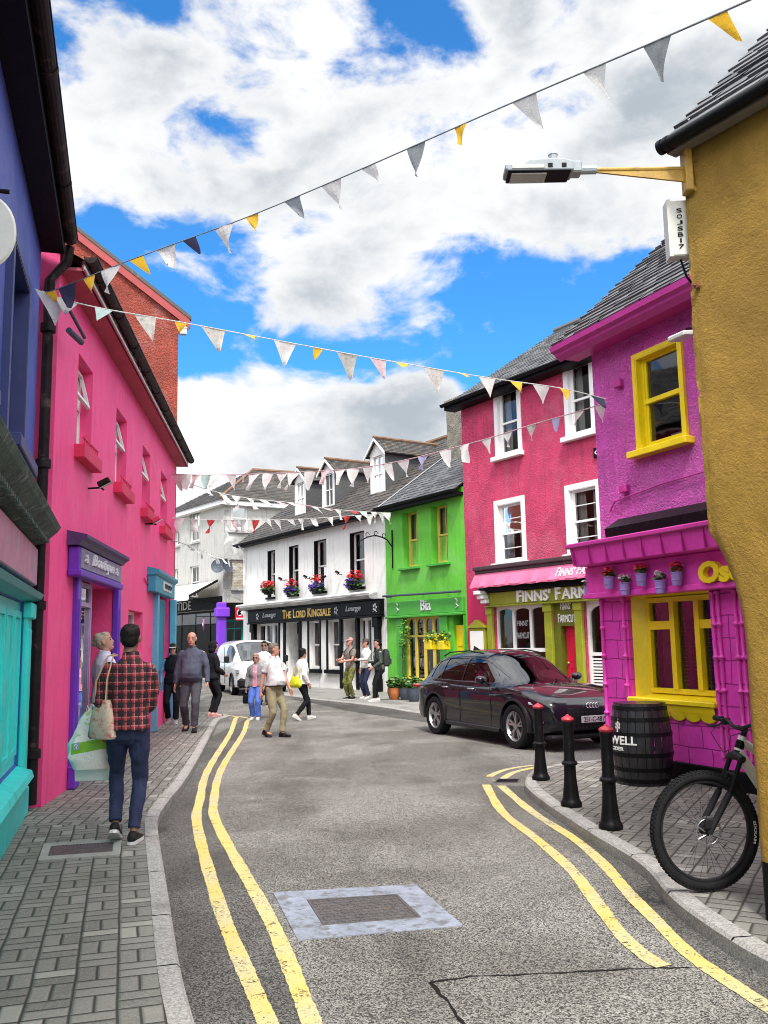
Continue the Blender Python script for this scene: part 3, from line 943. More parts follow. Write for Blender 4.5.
# right pavement
rk = [tuple(G(*p)[:2]) for p in [(768, 958), (742, 944), (712, 925), (682, 904), (664, 887), (649, 869), (630, 854), (596, 834), (574, 820), (548, 803), (529, 788), (525, 780), (531, 771), (555, 764), (604, 759)]]
n0 = Vector(rk[0]); n1 = Vector(rk[1]); dd = (n0 - n1).normalized()
rk = [(n0.x + dd.x * 2.5 + .5, n0.y + dd.y * 2.5), (n0.x + dd.x * .8, n0.y + dd.y * .8)] + rk
z_ = Vector(rk[-1]); rk += [(z_.x + 1.5, z_.y + .75), (z_.x + 5, z_.y + 2.8)]
RI = kerb('kerb', rk, -1, PZ)
M['pavers_c'] = paver_mat('paving_blocks_right', R(28))
sheet('pavement_right', [tuple(p[:2]) for p in RI] + [(RI[-1].x + 1.5, RI[-1].y - 2), (9, 4), (7, 1.0), (RI[0].x + .2, RI[0].y - .4)], PZ - 0.004, M['pavers_c'])

# pavement in front of the row on the far side
RD = Vector((-0.537, 0.843, 0)).normalized()
GP = gnd(388, 691.5, PZ)
fk = [tuple(G(*p, 0.08)[:2]) for p in [(262, 692), (290, 695.5), (312, 698.5), (350, 702.5), (385, 707), (420, 712.5)]]
q = Vector(fk[-1])
fk = [(fk[0][0] - 1.2, fk[0][1] + 6), (fk[0][0] - .6, fk[0][1] + 2)] + fk + [(q.x + 1.6, q.y - 2.1), (q.x + 3.4, q.y - 4.0), (q.x + 5.5, q.y - 5.0), (q.x + 9, q.y - 4.6)]
FI = kerb('kerb', fk, +1, 0.08)
M['concrete'] = pm('concrete_paving', (0.25, 0.245, 0.23), 0.85, 0.22, 1.2, 0.5, 50, 0.006, dirt=((0.11, 0.105, 0.095), 0.4, 1.0))
sheet('pavement_far', [tuple(p[:2]) for p in FI] + [(FI[-1].x, FI[-1].y + 12), (2.5, 45), (FI[0].x + 1, 48)], 0.078, M['concrete'])
# darker sheet of asphalt beside that kerb
sheet('road_patch', [tuple(gnd(*p)[:2]) for p in [(300, 697.5), (350, 704), (420, 714), (440, 718), (470, 727), (455, 726), (425, 722), (385, 716.5), (345, 710.5), (322, 705), (290, 699)]], 0.004, M['asphalt_dark'])
cr = MB()
def crack(pts, w):
    P = [gnd(*p) for p in pts]; rr = random.Random(5)
    Q = []
    for k in range(len(P) - 1):
        n = max(2, int((P[k + 1] - P[k]).length / .05))
        for j in range(n):
            Q.append(P[k].lerp(P[k + 1], j / n))
    Q.append(P[-1])
    off = [(rr.uniform(-.006, .006), w * rr.uniform(.35, 1.3)) for _ in Q]
    for k in range(len(Q) - 1):
        t = (Q[k + 1] - Q[k]).normalized(); n = Vector((-t.y, t.x, 0))
        a = [Q[k] + n * (off[k][0] + off[k][1]), Q[k] + n * (off[k][0] - off[k][1]), Q[k + 1] + n * (off[k + 1][0] - off[k + 1][1]), Q[k + 1] + n * (off[k + 1][0] + off[k + 1][1])]
        cr.quad(*[(v.x, v.y, .003) for v in a])
crack([(430, 983), (448, 1003), (468, 1030), (500, 1100)], .010)
crack([(430, 983), (470, 977), (540, 974), (600, 971), (660, 968), (690, 968)], .008)
crack([(768, 870), (700, 905)], .003)
tag(cr.build('road_seam', pm('tar_seam', (0.012, 0.011, 0.01), 0.8, 0.2, 9, 0.2)), kind='structure')

# darker gutter band along the kerbs, between kerb and lines
def band_sheet(name, A, B, z, mat):
    A = smooth_line([Vector((p[0], p[1], 0)) for p in A], 4); B = smooth_line([Vector((p[0], p[1], 0)) for p in B], 4)
    n = 60
    def at(P, t):
        f = t * (len(P) - 1); i = min(int(f), len(P) - 2); return P[i].lerp(P[i + 1], f - i)
    mb = MB()
    for k in range(n):
        a, b_, c, d = at(A, k / n), at(A, (k + 1) / n), at(B, (k + 1) / n), at(B, k / n)
        mb.quad((a.x, a.y, z), (b_.x, b_.y, z), (c.x, c.y, z), (d.x, d.y, z))
    return tag(mb.build(name, mat), kind='structure')
M['asphalt_gutter'] = asphalt_mat('gutter_asphalt', 0.55)
# yellow lines
GR = lambda L: [tuple(gnd(px, py, 0)[:2]) for px, py in L]
l1 = GR([(268, 1024), (219, 905), (197, 824), (200, 800), (208, 770), (230, 734), (235, 720)])
l2 = GR([(312, 1024), (282, 947), (262, 905), (217, 824), (214, 800), (222, 768), (243, 734), (247, 722)])
def lead(a, b, t):
    a = Vector(a); b = Vector(b); return tuple(a + (a - b).normalized() * t)
l1 = [lead(l1[0], l1[1], 1.6)] + l1; l2 = [lead(l2[0], l2[1], 1.6)] + l2
a = Vector(l1[-1]); l1 += [(a.x - .12, a.y + .8), (a.x - .7, a.y + 1.5), (a.x - 3.5, a.y + 2.2)]
a = Vector(l2[-1]); l2 += [(a.x - .15, a.y + 1.0), (a.x - .95, a.y + 1.9), (a.x - 3.8, a.y + 2.6)]
strip('road_marking', l1, .048, .005, M['line'])
strip('road_marking', l2, .048, .005, M['line'])
band_sheet('road_gutter', l2[:10], lk[1:11], .002, M['asphalt_gutter'])
r1 = GR([(486, 785), (502, 812), (536, 839), (570, 869), (596, 902), (622, 936), (649, 959), (664, 967)])
r2 = GR([(501, 786), (532, 812), (574, 839), (604, 865), (630, 895), (656, 921), (690, 955), (730, 983), (768, 1008)])
r2.append(lead(r2[-1], r2[-2], 1.5))
strip('road_marking', r1, .048, .005, M['line'])
strip('road_marking', r2, .048, .005, M['line'])
band_sheet('road_gutter', r2, [tuple(gnd(*p)[:2]) for p in [(525, 786), (548, 812), (574, 830), (596, 843), (630, 866), (664, 900), (712, 940), (768, 974)]] + [lead((2.1, 3.6), (1.9, 3.9), 1.2)], .002, M['asphalt_gutter'])
strip('road_marking', GR([(489, 777), (498, 772.5), (512, 768.5), (533, 765.5)]), .045, .005, M['line'])
strip('road_marking', GR([(503, 779), (512, 773.5), (522, 770.5), (534, 768)]), .045, .005, M['line'])

# manhole cover in the road
def quad_cover(name, corners, z, wf, label, cat, frame_mat, cover_mat, bars):
    P = [gnd(px, py, z) for px, py in corners]     # TL TR BR BL
    c = sum(P, Vector()) / 4
    ux = ((P[1] - P[0]) + (P[2] - P[3])).normalized()
    root = empty(name, (c.x, c.y, z), math.atan2(ux.y, ux.x), label=label, cat=cat)
    inv = Matrix.Rotation(-math.atan2(ux.y, ux.x), 4, 'Z') @ Matrix.Translation((-c.x, -c.y, -z))
    Q = [inv @ p for p in P]
    lerp = lambda s, t: (Q[0].lerp(Q[1], s)).lerp(Q[3].lerp(Q[2], s), t)
    a, b = wf
    mb = MB()
    def cell(s0, s1, t0, t1, z0, z1, m=mb):
        k = [lerp(s0, t1), lerp(s1, t1), lerp(s1, t0), lerp(s0, t0)]
        m.raw([(p.x, p.y, z0) for p in k] + [(p.x, p.y, z1) for p in k], [(0, 3, 2, 1), (4, 5, 6, 7), (0, 1, 5, 4), (1, 2, 6, 5), (2, 3, 7, 6), (3, 0, 4, 7)])
    cell(0, 1, 0, b, -.02, .006); cell(0, 1, 1 - b, 1, -.02, .006)
    cell(0, a, b, 1 - b, -.02, .0055); cell(1 - a, 1, b, 1 - b, -.02, .0055)
    mb.build('frame', frame_mat, root)
    mc = MB()
    cell(a, 1 - a, b, 1 - b, -.02, .002, mc)
    e = .02
    cell(a + .004, 1 - a - .004, b + .004, b + e, .002, .006, mc); cell(a + .004, 1 - a - .004, 1 - b - e, 1 - b - .004, .002, .006, mc)
    cell(a + .004, a + e, b + e, 1 - b - e, .002, .006, mc); cell(1 - a - e, 1 - a - .004, b + e, 1 - b - e, .002, .006, mc)
    if bars == 'tread':
        n = 17
        for i in range(n):
            for j in range(9):
                s = a + e + (1 - 2 * a - 2 * e) * (i + .5) / n; t = b + e + (1 - 2 * b - 2 * e) * (j + .5) / 9
                d = .3 / n
                k = [lerp(s - d * .7, t - .012 * (1 if (i + j) % 2 else -1)), lerp(s + d * .7, t + .012 * (1 if (i + j) % 2 else -1))]
                w = Vector((0, .006, 0)) if True else 0
                mc.raw([(k[0].x, k[0].y - .007, .002), (k[1].x, k[1].y - .007, .002), (k[1].x, k[1].y + .007, .002), (k[0].x, k[0].y + .007, .002),
                        (k[0].x, k[0].y - .004, .007), (k[1].x, k[1].y - .004, .007), (k[1].x, k[1].y + .004, .007), (k[0].x, k[0].y + .004, .007)],
                       [(4, 5, 6, 7), (0, 1, 5, 4), (1, 2, 6, 5), (2, 3, 7, 6), (3, 0, 4, 7)])
    else:
        n = 17
        for i in range(n):
            s = a + e + (1 - 2 * a - 2 * e) * (i + .5) / n
            cell(s - .010, s + .010, b + e, .49, .002, .0062, mc); cell(s - .010, s + .010, .51, 1 - b - e, .002, .0062, mc)
    mc.build('cover', cover_mat, root)
    return root
M['frame_blue'] = pm('worn_painted_frame', (0.24, 0.265, 0.32), 0.8, 0.3, 5, 0.5, 45, 0.006, dirt=((0.11, 0.11, 0.105), 0.55, 9))
M['cast_iron'] = pm('cast_iron', (0.085, 0.075, 0.072), 0.55, 0.4, 12, 0.4, 60, 0.004, dirt=((0.12, 0.08, 0.06), 0.3, 9))
M['pale_concrete'] = pm('pale_concrete', (0.30, 0.295, 0.275), 0.85, 0.2, 4, 0.4, 60, 0.005)
quad_cover('manhole_cover', [(273, 893), (415, 885), (463, 926), (298, 941)], 0.0, (.19, .22),
           'square rusty iron access cover in a pale blue frame, middle of the road', 'manhole cover', M['frame_blue'], M['cast_iron'], 'tread')
quad_cover('drain_grating', [(44, 844), (122, 839), (120, 855), (38, 861)], PZ, (.10, .20),
           'slotted iron cover in a pale concrete frame set in the left pavement', 'drain cover', M['pale_concrete'], M['cast_iron'], 'bars')
quad_cover('gully_grate', [(497, 779), (521, 779), (519, 783), (493, 783)], 0.0, (.08, .12),
           'small dark gully grate by the kerb between the two pieces of yellow line', 'drain cover', M['cast_iron'], M['black_iron'], 'bars')

# ================================================================== buildings, left side
# ---- blue shop with the turquoise shopfront
BF = Facade(BA, BC)
L = BF.len
blue = empty('blue_shop', BF.A, BF.rz, label='ultramarine building with turquoise shopfront at the left edge', cat='shop')
ze = 6.20
wins = []
# upper windows, measured along the front
w1 = [L - 2.55, L - 1.45, 3.35, 4.95, .12]
w2 = [L - 5.2, L - 4.0, 3.35, 4.95, .12]
shop_hole = [0.6, L - .48, .62, 2.15, .28]
house_wall('wall', M['blue'], blue, L, ze, [w1, w2, shop_hole], 6, 8.4)
for w in (w1, w2):
    window(blue, w, .12, M['blue_dark'], sill=M['blue_dark'], fw=.09, surround=(.10, .06), sillw=(.14, .17, .10))
slates('roof', M['slate_old'], blue, -.2, L + .05, -.3, ze - .1, 3, 8.4)
b = MB(); b.quad((-.2, 3, 8.4), (L + .05, 3, 8.4), (L + .05, 6.2, ze - .1), (-.2, 6.2, ze - .1)); b.build('roof_back', M['slate_old'], blue)
b = MB(); b.box(-.1, L - .02, -.24, -.002, ze - .24, ze - .20); b.box(-.1, L - .02, -.24, -.215, ze - .20, ze - .02); b.build('soffit', M['black'], blue)
gutter('gutter', M['gutter'], blue, -.1, L - .02, -.30, ze - .06, .07)
# shopfront: cornice, fascia, pilasters, sill
b = MB()
prof = [(-.05, 2.76), (-.13, 2.78), (-.18, 2.82), (-.27, 2.90), (-.30, 2.95), (-.28, 2.99), (-.05, 3.08)]
b.extr([(y, z) for y, z in prof], 'x', .2, L - .05)
for k in range(int((L - .4) / .12)):
    b.box(.25 + k * .12, .31 + k * .12, -.20, -.14, 2.765, 2.80)
b.build('cornice', pm('mossy_lead_cornice', (0.06, 0.10, 0.085), 0.8, 0.6, 5, 0.8, 30, 0.02, dirt=((0.26, 0.27, 0.24), 0.35, 9)), blue)
b = MB(); b.bbox(.3, L - .12, -.09, -.001, 2.34, 2.715, .01); b.build('fascia', pm('pale_pink_fascia', (0.50, 0.22, 0.32), 0.6, 0.25, 3, 0.2, dirt=((0.22, 0.20, 0.22), 0.35, 3)), blue)
b = MB(); b.extr([(-.01, 2.16), (-.13, 2.20), (-.16, 2.25), (-.01, 2.33)], 'x', .25, L - .04); b.build('shopfront_ledge', M['teal_dark'], blue)
for (ua, ub) in ((L - .46, L - .06), (.2, .6)):
    b = MB()
    b.bbox(ua, ub, -.05, -.001, .10, 2.155, .012)
    b.bbox(ua - .02, ub + .03, -.08, -.002, .10, .36, .012); b.bbox(ua - .02, ub + .02, -.09, -.0015, 2.0, 2.158, .012)
    b.bbox(ua + .07, ub - .07, -.062, -.04, .5, 1.9, .01)
    b.build('pilaster', M['teal'], blue)
b = MB(); b.extr([(.05, .62), (-.14, .56), (-.16, .50), (-.11, .48), (-.08, .10), (.05, .10)], 'x', .62, L - .47)
b.build('stall_riser', M['teal'], blue)
window(blue, (.62, L - 2.3, .64, 2.13), .24, M['teal'], fw=.07, rail=.78, vbars=4)
b = MB(); b.box(L - 2.29, L - .485, .02, .06, .625, 2.148)
for k in range(3):
    a_ = L - 2.24 + k * .59; frame_boxes(b, a_, a_ + .53, .72, 2.06, .0, .022, .06)
b.build('shutter_boards', M['teal'], blue)
# oval hanging sign on the front
su, sz = BF.hit(-5, 232, -.30)
b = MB(); b.tube([(su, -.01, sz + .22), (su, -.36, sz + .22)], .012, 8)
sg = b.build('sign_bracket', M['black_iron'], blue)
b = MB(); b.lathe([(0, -.012), (.13, -.012), (.14, 0), (.13, .012), (0, .012)], 28, Matrix.Translation((su, -.26, sz)) @ Matrix.Rotation(R(90), 4, 'Y') @ Matrix.Scale(1.4, 4, (1, 0, 0)))
b.build('hanging_sign', M['off_white'], sg)

# downpipe between the blue and the pink fronts (belongs to the blue front)
downpipe(blue, [(L + .10, -.28, ze - .10), (L + .10, -.26, ze - .28), (L + .10, -.09, ze - .5), (L + .10, -.09, .15)], .055)
b = MB(); b.tube([(L + .12, -.30, 5.15), (L + .45, -.42, 5.13)], .035, 8); b.tube([(L + .12, -.28, 5.42), (L + .5, -.45, 5.2)], .02, 8)
b.build('pipe_branch', M['slate_pot'], blue, smooth=True)

# ---- pink house
PF = Facade(PA, PB)
L = PF.len
zp = 6.15
pink = empty('pink_house', PF.A, PF.rz, label='hot pink two-storey house with red sills beside the downpipe', cat='house')
W = [PF.rect(77, 92, 366, 458), PF.rect(115.5, 126.5, 415, 489), PF.rect(142, 150, 448, 511), PF.rect(160.5, 167, 471, 529)]
z0 = sum(w[2] for w in W) / 4; z1 = sum(w[3] for w in W) / 4
W = [(w[0], w[1], z0, z1) for w in W]
shop = PF.rect(74, 113, 578, 760); shop = (shop[0], shop[1], .12, PF.hit(100, 581, -.13)[1])
tsh = PF.rect(153.5, 171, 590, 693)
sq = PF.rect(128, 142.5, 611, 652)
holes = [w + (.22,) for w in W] + [shop + (.55,), tsh + (.25,), sq + (.25,)]
house_wall('wall', M['pink'], pink, L, zp, holes, 6.5, 8.4)
for i, w in enumerate(W):
    wn = window(pink, w, .20, M['white'], sill=M['pink_trim'], fw=.06, rail=.55, tilt=True, sillw=(.10, .13, .16))
    b = MB()
    for k in range(7):
        u = w[0] + (w[1] - w[0]) * (k + .5) / 7
        b.box(u - .01, u + .01, -.10, -.085, w[2] + .005, w[2] + .10)
    b.box(w[0] - .02, w[1] + .02, -.10, -.08, w[2] + .09, w[2] + .11); b.box(w[0] - .02, w[1] + .02, -.104, -.078, w[2] + .004, w[2] + .03)
    b.build('guard_rail', M['pink_trim'], wn)
slates('roof', M['slate_old'], pink, -.05, L + .2, -.26, zp - .18, 3.25, 8.4)
b = MB(); b.quad((-.05, 3.25, 8.4), (L + .2, 3.25, 8.4), (L + .2, 6.9, zp - .18), (-.05, 6.9, zp - .18)); b.build('roof_back', M['slate_old'], pink)
b = MB(); b.box(-.0, L + .18, -.25, -.002, zp - .27, zp - .235); b.box(-.0, L + .18, -.26, -.235, zp - .27, zp - .12)
b.build('soffit', pm('dusty_red_soffit', (0.38, 0.07, 0.10), 0.7, 0.2, 3, 0.2), pink)
b = MB(); b.box(0, L + .18, -.272, -.262, zp - .25, zp - .21); b.build('fascia_board', M['white'], pink)
gutter('gutter', M['gutter'], pink, .0, L + .2, -.33, zp - .11, .07, joints=1.2)
# purple shopfront
fx0 = PF.hit(79, 565, -.13)[0]; fx1 = PF.hit(121.5, 567, -.13)[0]
zt = PF.hit(100, 545, -.2)[1]; zb = PF.hit(100, 579, -.13)[1]
sh = MB()
sh.bbox(fx0, fx1, -.13, -.002, zb + .02, zt - .10, .012)
sh.bbox(fx0 - .03, fx1 + .03, -.16, -.002, zb - .05, zb + .03, .015)
sf = sh.build('fascia', M['purple'], pink)
sh = MB(); sh.extr([(-.001, zt - .09), (-.14, zt - .09), (-.18, zt - .04), (-.23, zt - .01), (-.23, zt + .03), (-.001, zt + .08)], 'x', fx0 - .08, fx1 + .08)

sh.build('cornice', pm('dark_purple_cornice', (0.06, 0.025, 0.12), 0.5, 0.3, 4, 0.3), sf)
sh = MB(); sh.box(fx0 + .06, fx1 - .06, -.142, -.129, zb + .05, zt - .11); sh.build('sign_panel', pm('faded_lilac_panel', (0.22, 0.19, 0.30), 0.5, 0.25, 5, 0.2), sf)
wd = fx1 - fx0
lettering('lettering', 'Boutique', M['letter_silver'], sf, fx0 + .24 * wd, fx0 + .74 * wd, zb + .08, zt - .13, -.152, bold=.02, shear=.25)
lettering('ornament', '&', M['letter_silver'], sf, fx0 + .09 * wd, fx0 + .15 * wd, zb + .12, zt - .17, -.152, bold=.01)
lettering('ornament', '&', M['letter_silver'], sf, fx0 + .80 * wd, fx0 + .86 * wd, zb + .12, zt - .17, -.152, bold=.01)
for (a, c) in ((shop[0] - .18, shop[0] + .02), (shop[1] - .02, shop[1] + .2)):
    b = MB(); b.bbox(a, c, -.06, .03, .10, zb - .02, .012); b.bbox(a - .02, c + .02, -.09, -.001, .10, .35, .01); b.bbox(a + .05, c - .05, -.072, -.05, .45, zb - .3, .008)
    b.build('pilaster', M['purple'], pink)
um = shop[0] + (shop[1] - shop[0]) * .46
wn = window(pink, (shop[0] + .02, um, .55, zb - .05), .10, M['lilac'], fw=.06, rail=.86)
b = MB(); b.box(shop[0] + .02, um, .05, .12, .12, .545); b.build('stall_riser', M['purple'], pink)
b = MB(); b.box(um, um + .05, .1, .545, .12, zb); b.box(shop[0], um + .001, .13, .16, .12, .2); b.build('door_reveal', M['purple'], pink)
dr = MB(); frame_boxes(dr, um + .06, shop[1] - .02, .14, zb - .03, .48, .54, .11); dr.box(um + .17, shop[1] - .13, .49, .53, .25, .95)
dr = dr.build('door', M['purple'], pink)
b = MB(); b.box(um + .18, shop[1] - .14, .505, .515, .96, zb - .15); b.build('pane', M['glass'], dr)
b = MB(); b.tube([(shop[1] - .09, .47, 1.0), (shop[1] - .09, .43, 1.02), (shop[1] - .09, .43, 1.2), (shop[1] - .09, .47, 1.22)], .011, 8); b.build('handle', M['chrome'], dr)
# small window
wn = window(pink, sq, .2, M['white'], fw=.05, rail=0)
# petrol shopfront at the far end
fx0, fx1 = PF.hit(156, 585, -.16)[0], PF.hit(175, 585, -.16)[0]
zt = PF.hit(165, 573, -.2)[1]; zb = PF.hit(165, 594, -.16)[1]
b = MB(); b.bbox(fx0, fx1, -.16, -.002, zb - .02, zt - .10, .012); sf = b.build('fascia', M['petrol'], pink)
b = MB(); b.extr([(-.001, zt - .10), (-.17, zt - .10), (-.22, zt - .05), (-.22, zt + .0), (-.001, zt + .05)], 'x', fx0 - .03, fx1 + .03); b.build('cornice', M['petrol'], sf)
b = MB(); b.box(fx0 + .35 * (fx1 - fx0), fx1 - .22 * (fx1 - fx0), -.172, -.16, zb + .06, zt - .15); b.build('sign_panel', M['off_white'], sf)
lettering('lettering', 'FOOD', M['slate_pot'], sf, fx0 + .40 * (fx1 - fx0), fx1 - .27 * (fx1 - fx0), zb + .10, zt - .19, -.18)
for (a, c) in ((tsh[0] - .16, tsh[0] + .05), (tsh[1] - .05, tsh[1] + .16)):
    b = MB(); b.bbox(a, c, -.10, .03, .10, zb, .01); b.build('pilaster', pm('sky_blue_joinery', (0.10, 0.36, 0.52), .5, .15), pink)
b = MB(); frame_boxes(b, tsh[0] + .05, tsh[1] - .05, tsh[2], zb - .02, .14, .2, .09); b.box(tsh[0] + .14, tsh[1] - .14, .15, .19, tsh[2] + .09, zb - .11)
b.build('shutter', M['petrol'], pink)
# floodlight and brackets on the wall
def wall_lamp(F, px, py, mat, label, group=None):
    u, z = F.hit(px, py, -.25)
    r = empty('floodlight', F.world(u, 0, z), F.rz, label=label, cat='floodlight', group=group)
    b = MB(); b.tube([(0, 0, .02), (0, -.16, .03), (0, -.2, .0)], .012, 8); b.build('bracket', M['black_iron'], r)
    b = MB(); b.bbox(-.05, .05, -.30, -.14, -.04, .03, .012, Matrix.Rotation(R(-28), 4, 'X')); h = b.build('housing', mat, r)
    b = MB(); b.box(-.038, .038, -.32, -.14, -.056, -.051, Matrix.Rotation(R(-28), 4, 'X')); b.build('lens', M['lens'], h)
    return r
wall_lamp(PF, 108, 490, M['gutter'], 'small dark floodlight jutting from the pink wall between two upper windows')
wall_lamp(PF, 159, 525, M['pink_trim'], 'small pink painted floodlight under the farthest window of the pink wall')
b = MB()
for (a, c) in (((118, 468), (118, 600)),):
    pass
# cable on the pink wall
ca = [PF.hit(px, py)[0:2] for px, py in [(143, 578), (146, 583), (150, 584)]]
b.tube([(u, -.02, z) for u, z in ca], .012, 6); b.build('cable', M['crimson'], pink)

# ---- terracotta house behind it (gable to the camera)
K = PB + PD * 0.12
TA = K - PF.n * 9.0       # gable runs back from the street corner
TF = Facade(TA, K)
L = TF.len
tc_ = empty('terracotta_house', TF.A, TF.rz, label='tall terracotta rendered gable rising behind the pink house', cat='house')
zg = TF.hit(172, 312)[1]
uL, zap = TF.hit(72, 228)
sl = (zap - zg) / (L - uL)
ua = L - 5.2; za = zg + sl * 5.2
b = MB()
pts = [(L, 0, 0), (L, 0, zg), (ua, 0, za), (0, 0, za - sl * ua), (0, 0, 0)]
b.quad(*pts); b.quad(*[(p[0], 8, p[2]) for p in pts])
for k in range(5):
    p, q2 = pts[k], pts[(k + 1) % 5]
    b.quad(p, q2, (q2[0], 8, q2[2]), (p[0], 8, p[2]))
b.build('wall', M['red_dash'], tc_)
def slope_box(mb, uA, zA, uB, zB, y0, y1, th):
    mb.raw([(uA, y0, zA), (uB, y0, zB), (uB, y1, zB), (uA, y1, zA), (uA, y0, zA + th), (uB, y0, zB + th), (uB, y1, zB + th), (uA, y1, zA + th)],
           [(0, 3, 2, 1), (4, 5, 6, 7), (0, 1, 5, 4), (1, 2, 6, 5), (2, 3, 7, 6), (3, 0, 4, 7)])
b = MB(); slope_box(b, ua, za + .02, L + .32, zg + .02 - sl * .32, -.12, 8.1, .10); slope_box(b, ua, za + .02, 0, za - sl * ua + .02, -.12, 8.1, .10)
b.build('roof', M['slate_old'], tc_)
b = MB(); slope_box(b, ua, za - .20, L + .28, zg - .20 - sl * .28, -.10, -.003, .215); b.build('verge_board', M['red_trim'], tc_)
b = MB(); b.box(L + .02, L + .26, -.06, .1, zg - .42, zg - .16); b.box(L + .05, L + .2, -.05, .1, zg - .55, zg - .42); b.build('eaves_block', M['off_white'], tc_)

for o_ in tc_.children:
    for v_ in o_.data.vertices: v_.co.x -= max(0, v_.co.y) * .42

# ================================================================== far white building
C0 = Vector((-7.65, 42.5, 0))
WL = Facade((C0.x - 4.6, C0.y + 6.2), (C0.x, C0.y))
ur = Vector((3.3, 1.9, 0)).normalized()
WR = Facade((C0.x, C0.y), tuple((C0 + ur * 9)[:2]))
hw = empty('corner_house', C0, 0, label='three-storey weathered white corner building with hipped slate roof at the end of the street', cat='building')
def sub(F, name):
    o = empty(name, F.A - C0, F.rz); o.parent = hw; return o
zw = (WL.hit(212, 503)[1])
LL, LR = WL.len, WR.len
wl = [WL.rect(175, 180, 515, 545), WL.rect(189.5, 199.5, 511, 542)]
z0, z1 = wl[1][2], wl[1][3]
wl[0] = (wl[0][0], wl[0][1], z0, z1)
wl2 = [WL.rect(174, 178, 566, 598), WL.rect(189.5, 198.5, 566, 598)]
z0, z1 = wl2[1][2], wl2[1][3]; wl2[0] = (wl2[0][0], wl2[0][1], z0, z1)
shl = (.8, LL - .25, .1, WL.hit(190, 612)[1])
wr = [WR.rect(231, 248, 506, 530)]
shr = (WR.hit(226, 640)[0], WR.hit(246, 640)[0], .1, WR.hit(236, 610)[1])
# two walls, each a part with its openings
b = MB(); wall_skin(b, 0, LL, 0, zw, [w + (.18,) for w in wl + wl2] + [shl + (.35,)])
p = b.build('wall', M['cream_render'], hw); p.matrix_local = Matrix.Translation(WL.A - C0) @ Matrix.Rotation(WL.rz, 4, 'Z'); wall_l = p
b = MB(); wall_skin(b, 0, LR, 0, zw, [w + (.18,) for w in wr] + [shr + (.35,)])
p = b.build('wall', M['cream_render'], hw); p.matrix_local = Matrix.Translation(WR.A - C0) @ Matrix.Rotation(WR.rz, 4, 'Z'); wall_r = p
for w in wl + wl2: window(wall_l, w, .16, M['white'], sill=M['bare_render'], fw=.07, vbars=1, sillw=(.1, .1, .1))
for w in wr: window(wall_r, w, .10, M['white'], sill=M['bare_render'], fw=.09, sillw=(.15, .12, .15))
# bare grey render and the old painted brick sign on the right-hand wall
b = MB(); u1 = WR.hit(247, 560)[0]
b.quad((.02, -.012, zw - .5), (WR.hit(229, 530)[0], -.012, zw - .5), (WR.hit(229, 560)[0], -.012, 4.0), (.02, -.012, 3.4))
b.quad((WR.hit(229, 560)[0], -.0125, WR.hit(238, 534)[1]), (u1, -.0125, WR.hit(238, 534)[1]), (u1, -.0125, 3.6), (WR.hit(229, 560)[0], -.0125, 4.0))
b.build('bare_render', M['bare_render'], wall_r)
r_ = WR.rect(231.5, 246, 560, 588)
def brick_mat():
    m, nt, b = base_mat('old_brick_panel')
    tc = nt.new('ShaderNodeTexCoord').outputs['Object']
    x, y, z = nt.sep(tc)
    br = nt.new('ShaderNodeTexBrick'); nt.l.new(nt.comb(x, z, 0.0), br.inputs[0])
    br.inputs['Scale'].default_value = 3.2; br.inputs['Color1'].default_value = (.34, .28, .20, 1); br.inputs['Color2'].default_value = (.50, .47, .40, 1)
    br.inputs['Mortar'].default_value = (.16, .14, .12, 1)
    nt.l.new(nt.mix(nt.ramp(nt.noise(tc, 3, 5), .5, .7, 0, .7), br.outputs[0], (.6, .58, .52)), b.inputs['Base Color'])
    b.inputs['Roughness'].default_value = .9
    return m
b = MB(); b.box(r_[0], r_[1], -.06, -.013, r_[2], r_[3]); pb = b.build('brick_panel', brick_mat(), wall_r)
b = MB(); b.box(r_[0] - .1, r_[1] + .1, -.16, -.013, r_[3] + .003, r_[3] + .1); b.box(r_[0] - .05, r_[1] + .05, -.12, -.013, r_[2] - .12, r_[2] - .003); b.build('ledge', M['bare_render'], pb)
def dish(px, py, rot, label):
    u, z = WR.hit(px, py, -.35)
    r = empty('satellite_dish', WR.world(u, 0, z), WR.rz, label=label, cat='satellite dish', group='satellite dishes on the white corner building')
    b = MB(); mt = Matrix.Translation((0, -.34, 0)) @ Matrix.Rotation(R(rot), 4, 'Z') @ Matrix.Rotation(R(78), 4, 'X')
    b.lathe([(.001, -.05), (.16, -.03), (.28, .01), (.34, .05), (.345, .06), (.28, .022), (.16, -.018), (.001, -.04)], 20, mt); b.build('reflector', M['slate_pot'], r, smooth=True)
    b = MB(); b.tube([(0, -.02, -.3), (0, -.22, -.2), (0, -.34, -.02)], .02, 6); b.tube([(0, -.36, -.3), (0, -.75, -.05)], .01, 6); b.build('arm', M['galv'], r)
dish(218.5, 566, -38, 'left one of the two grey satellite dishes on the peeling white wall')
dish(227, 566, 30, 'right one of the two grey satellite dishes on the peeling white wall')
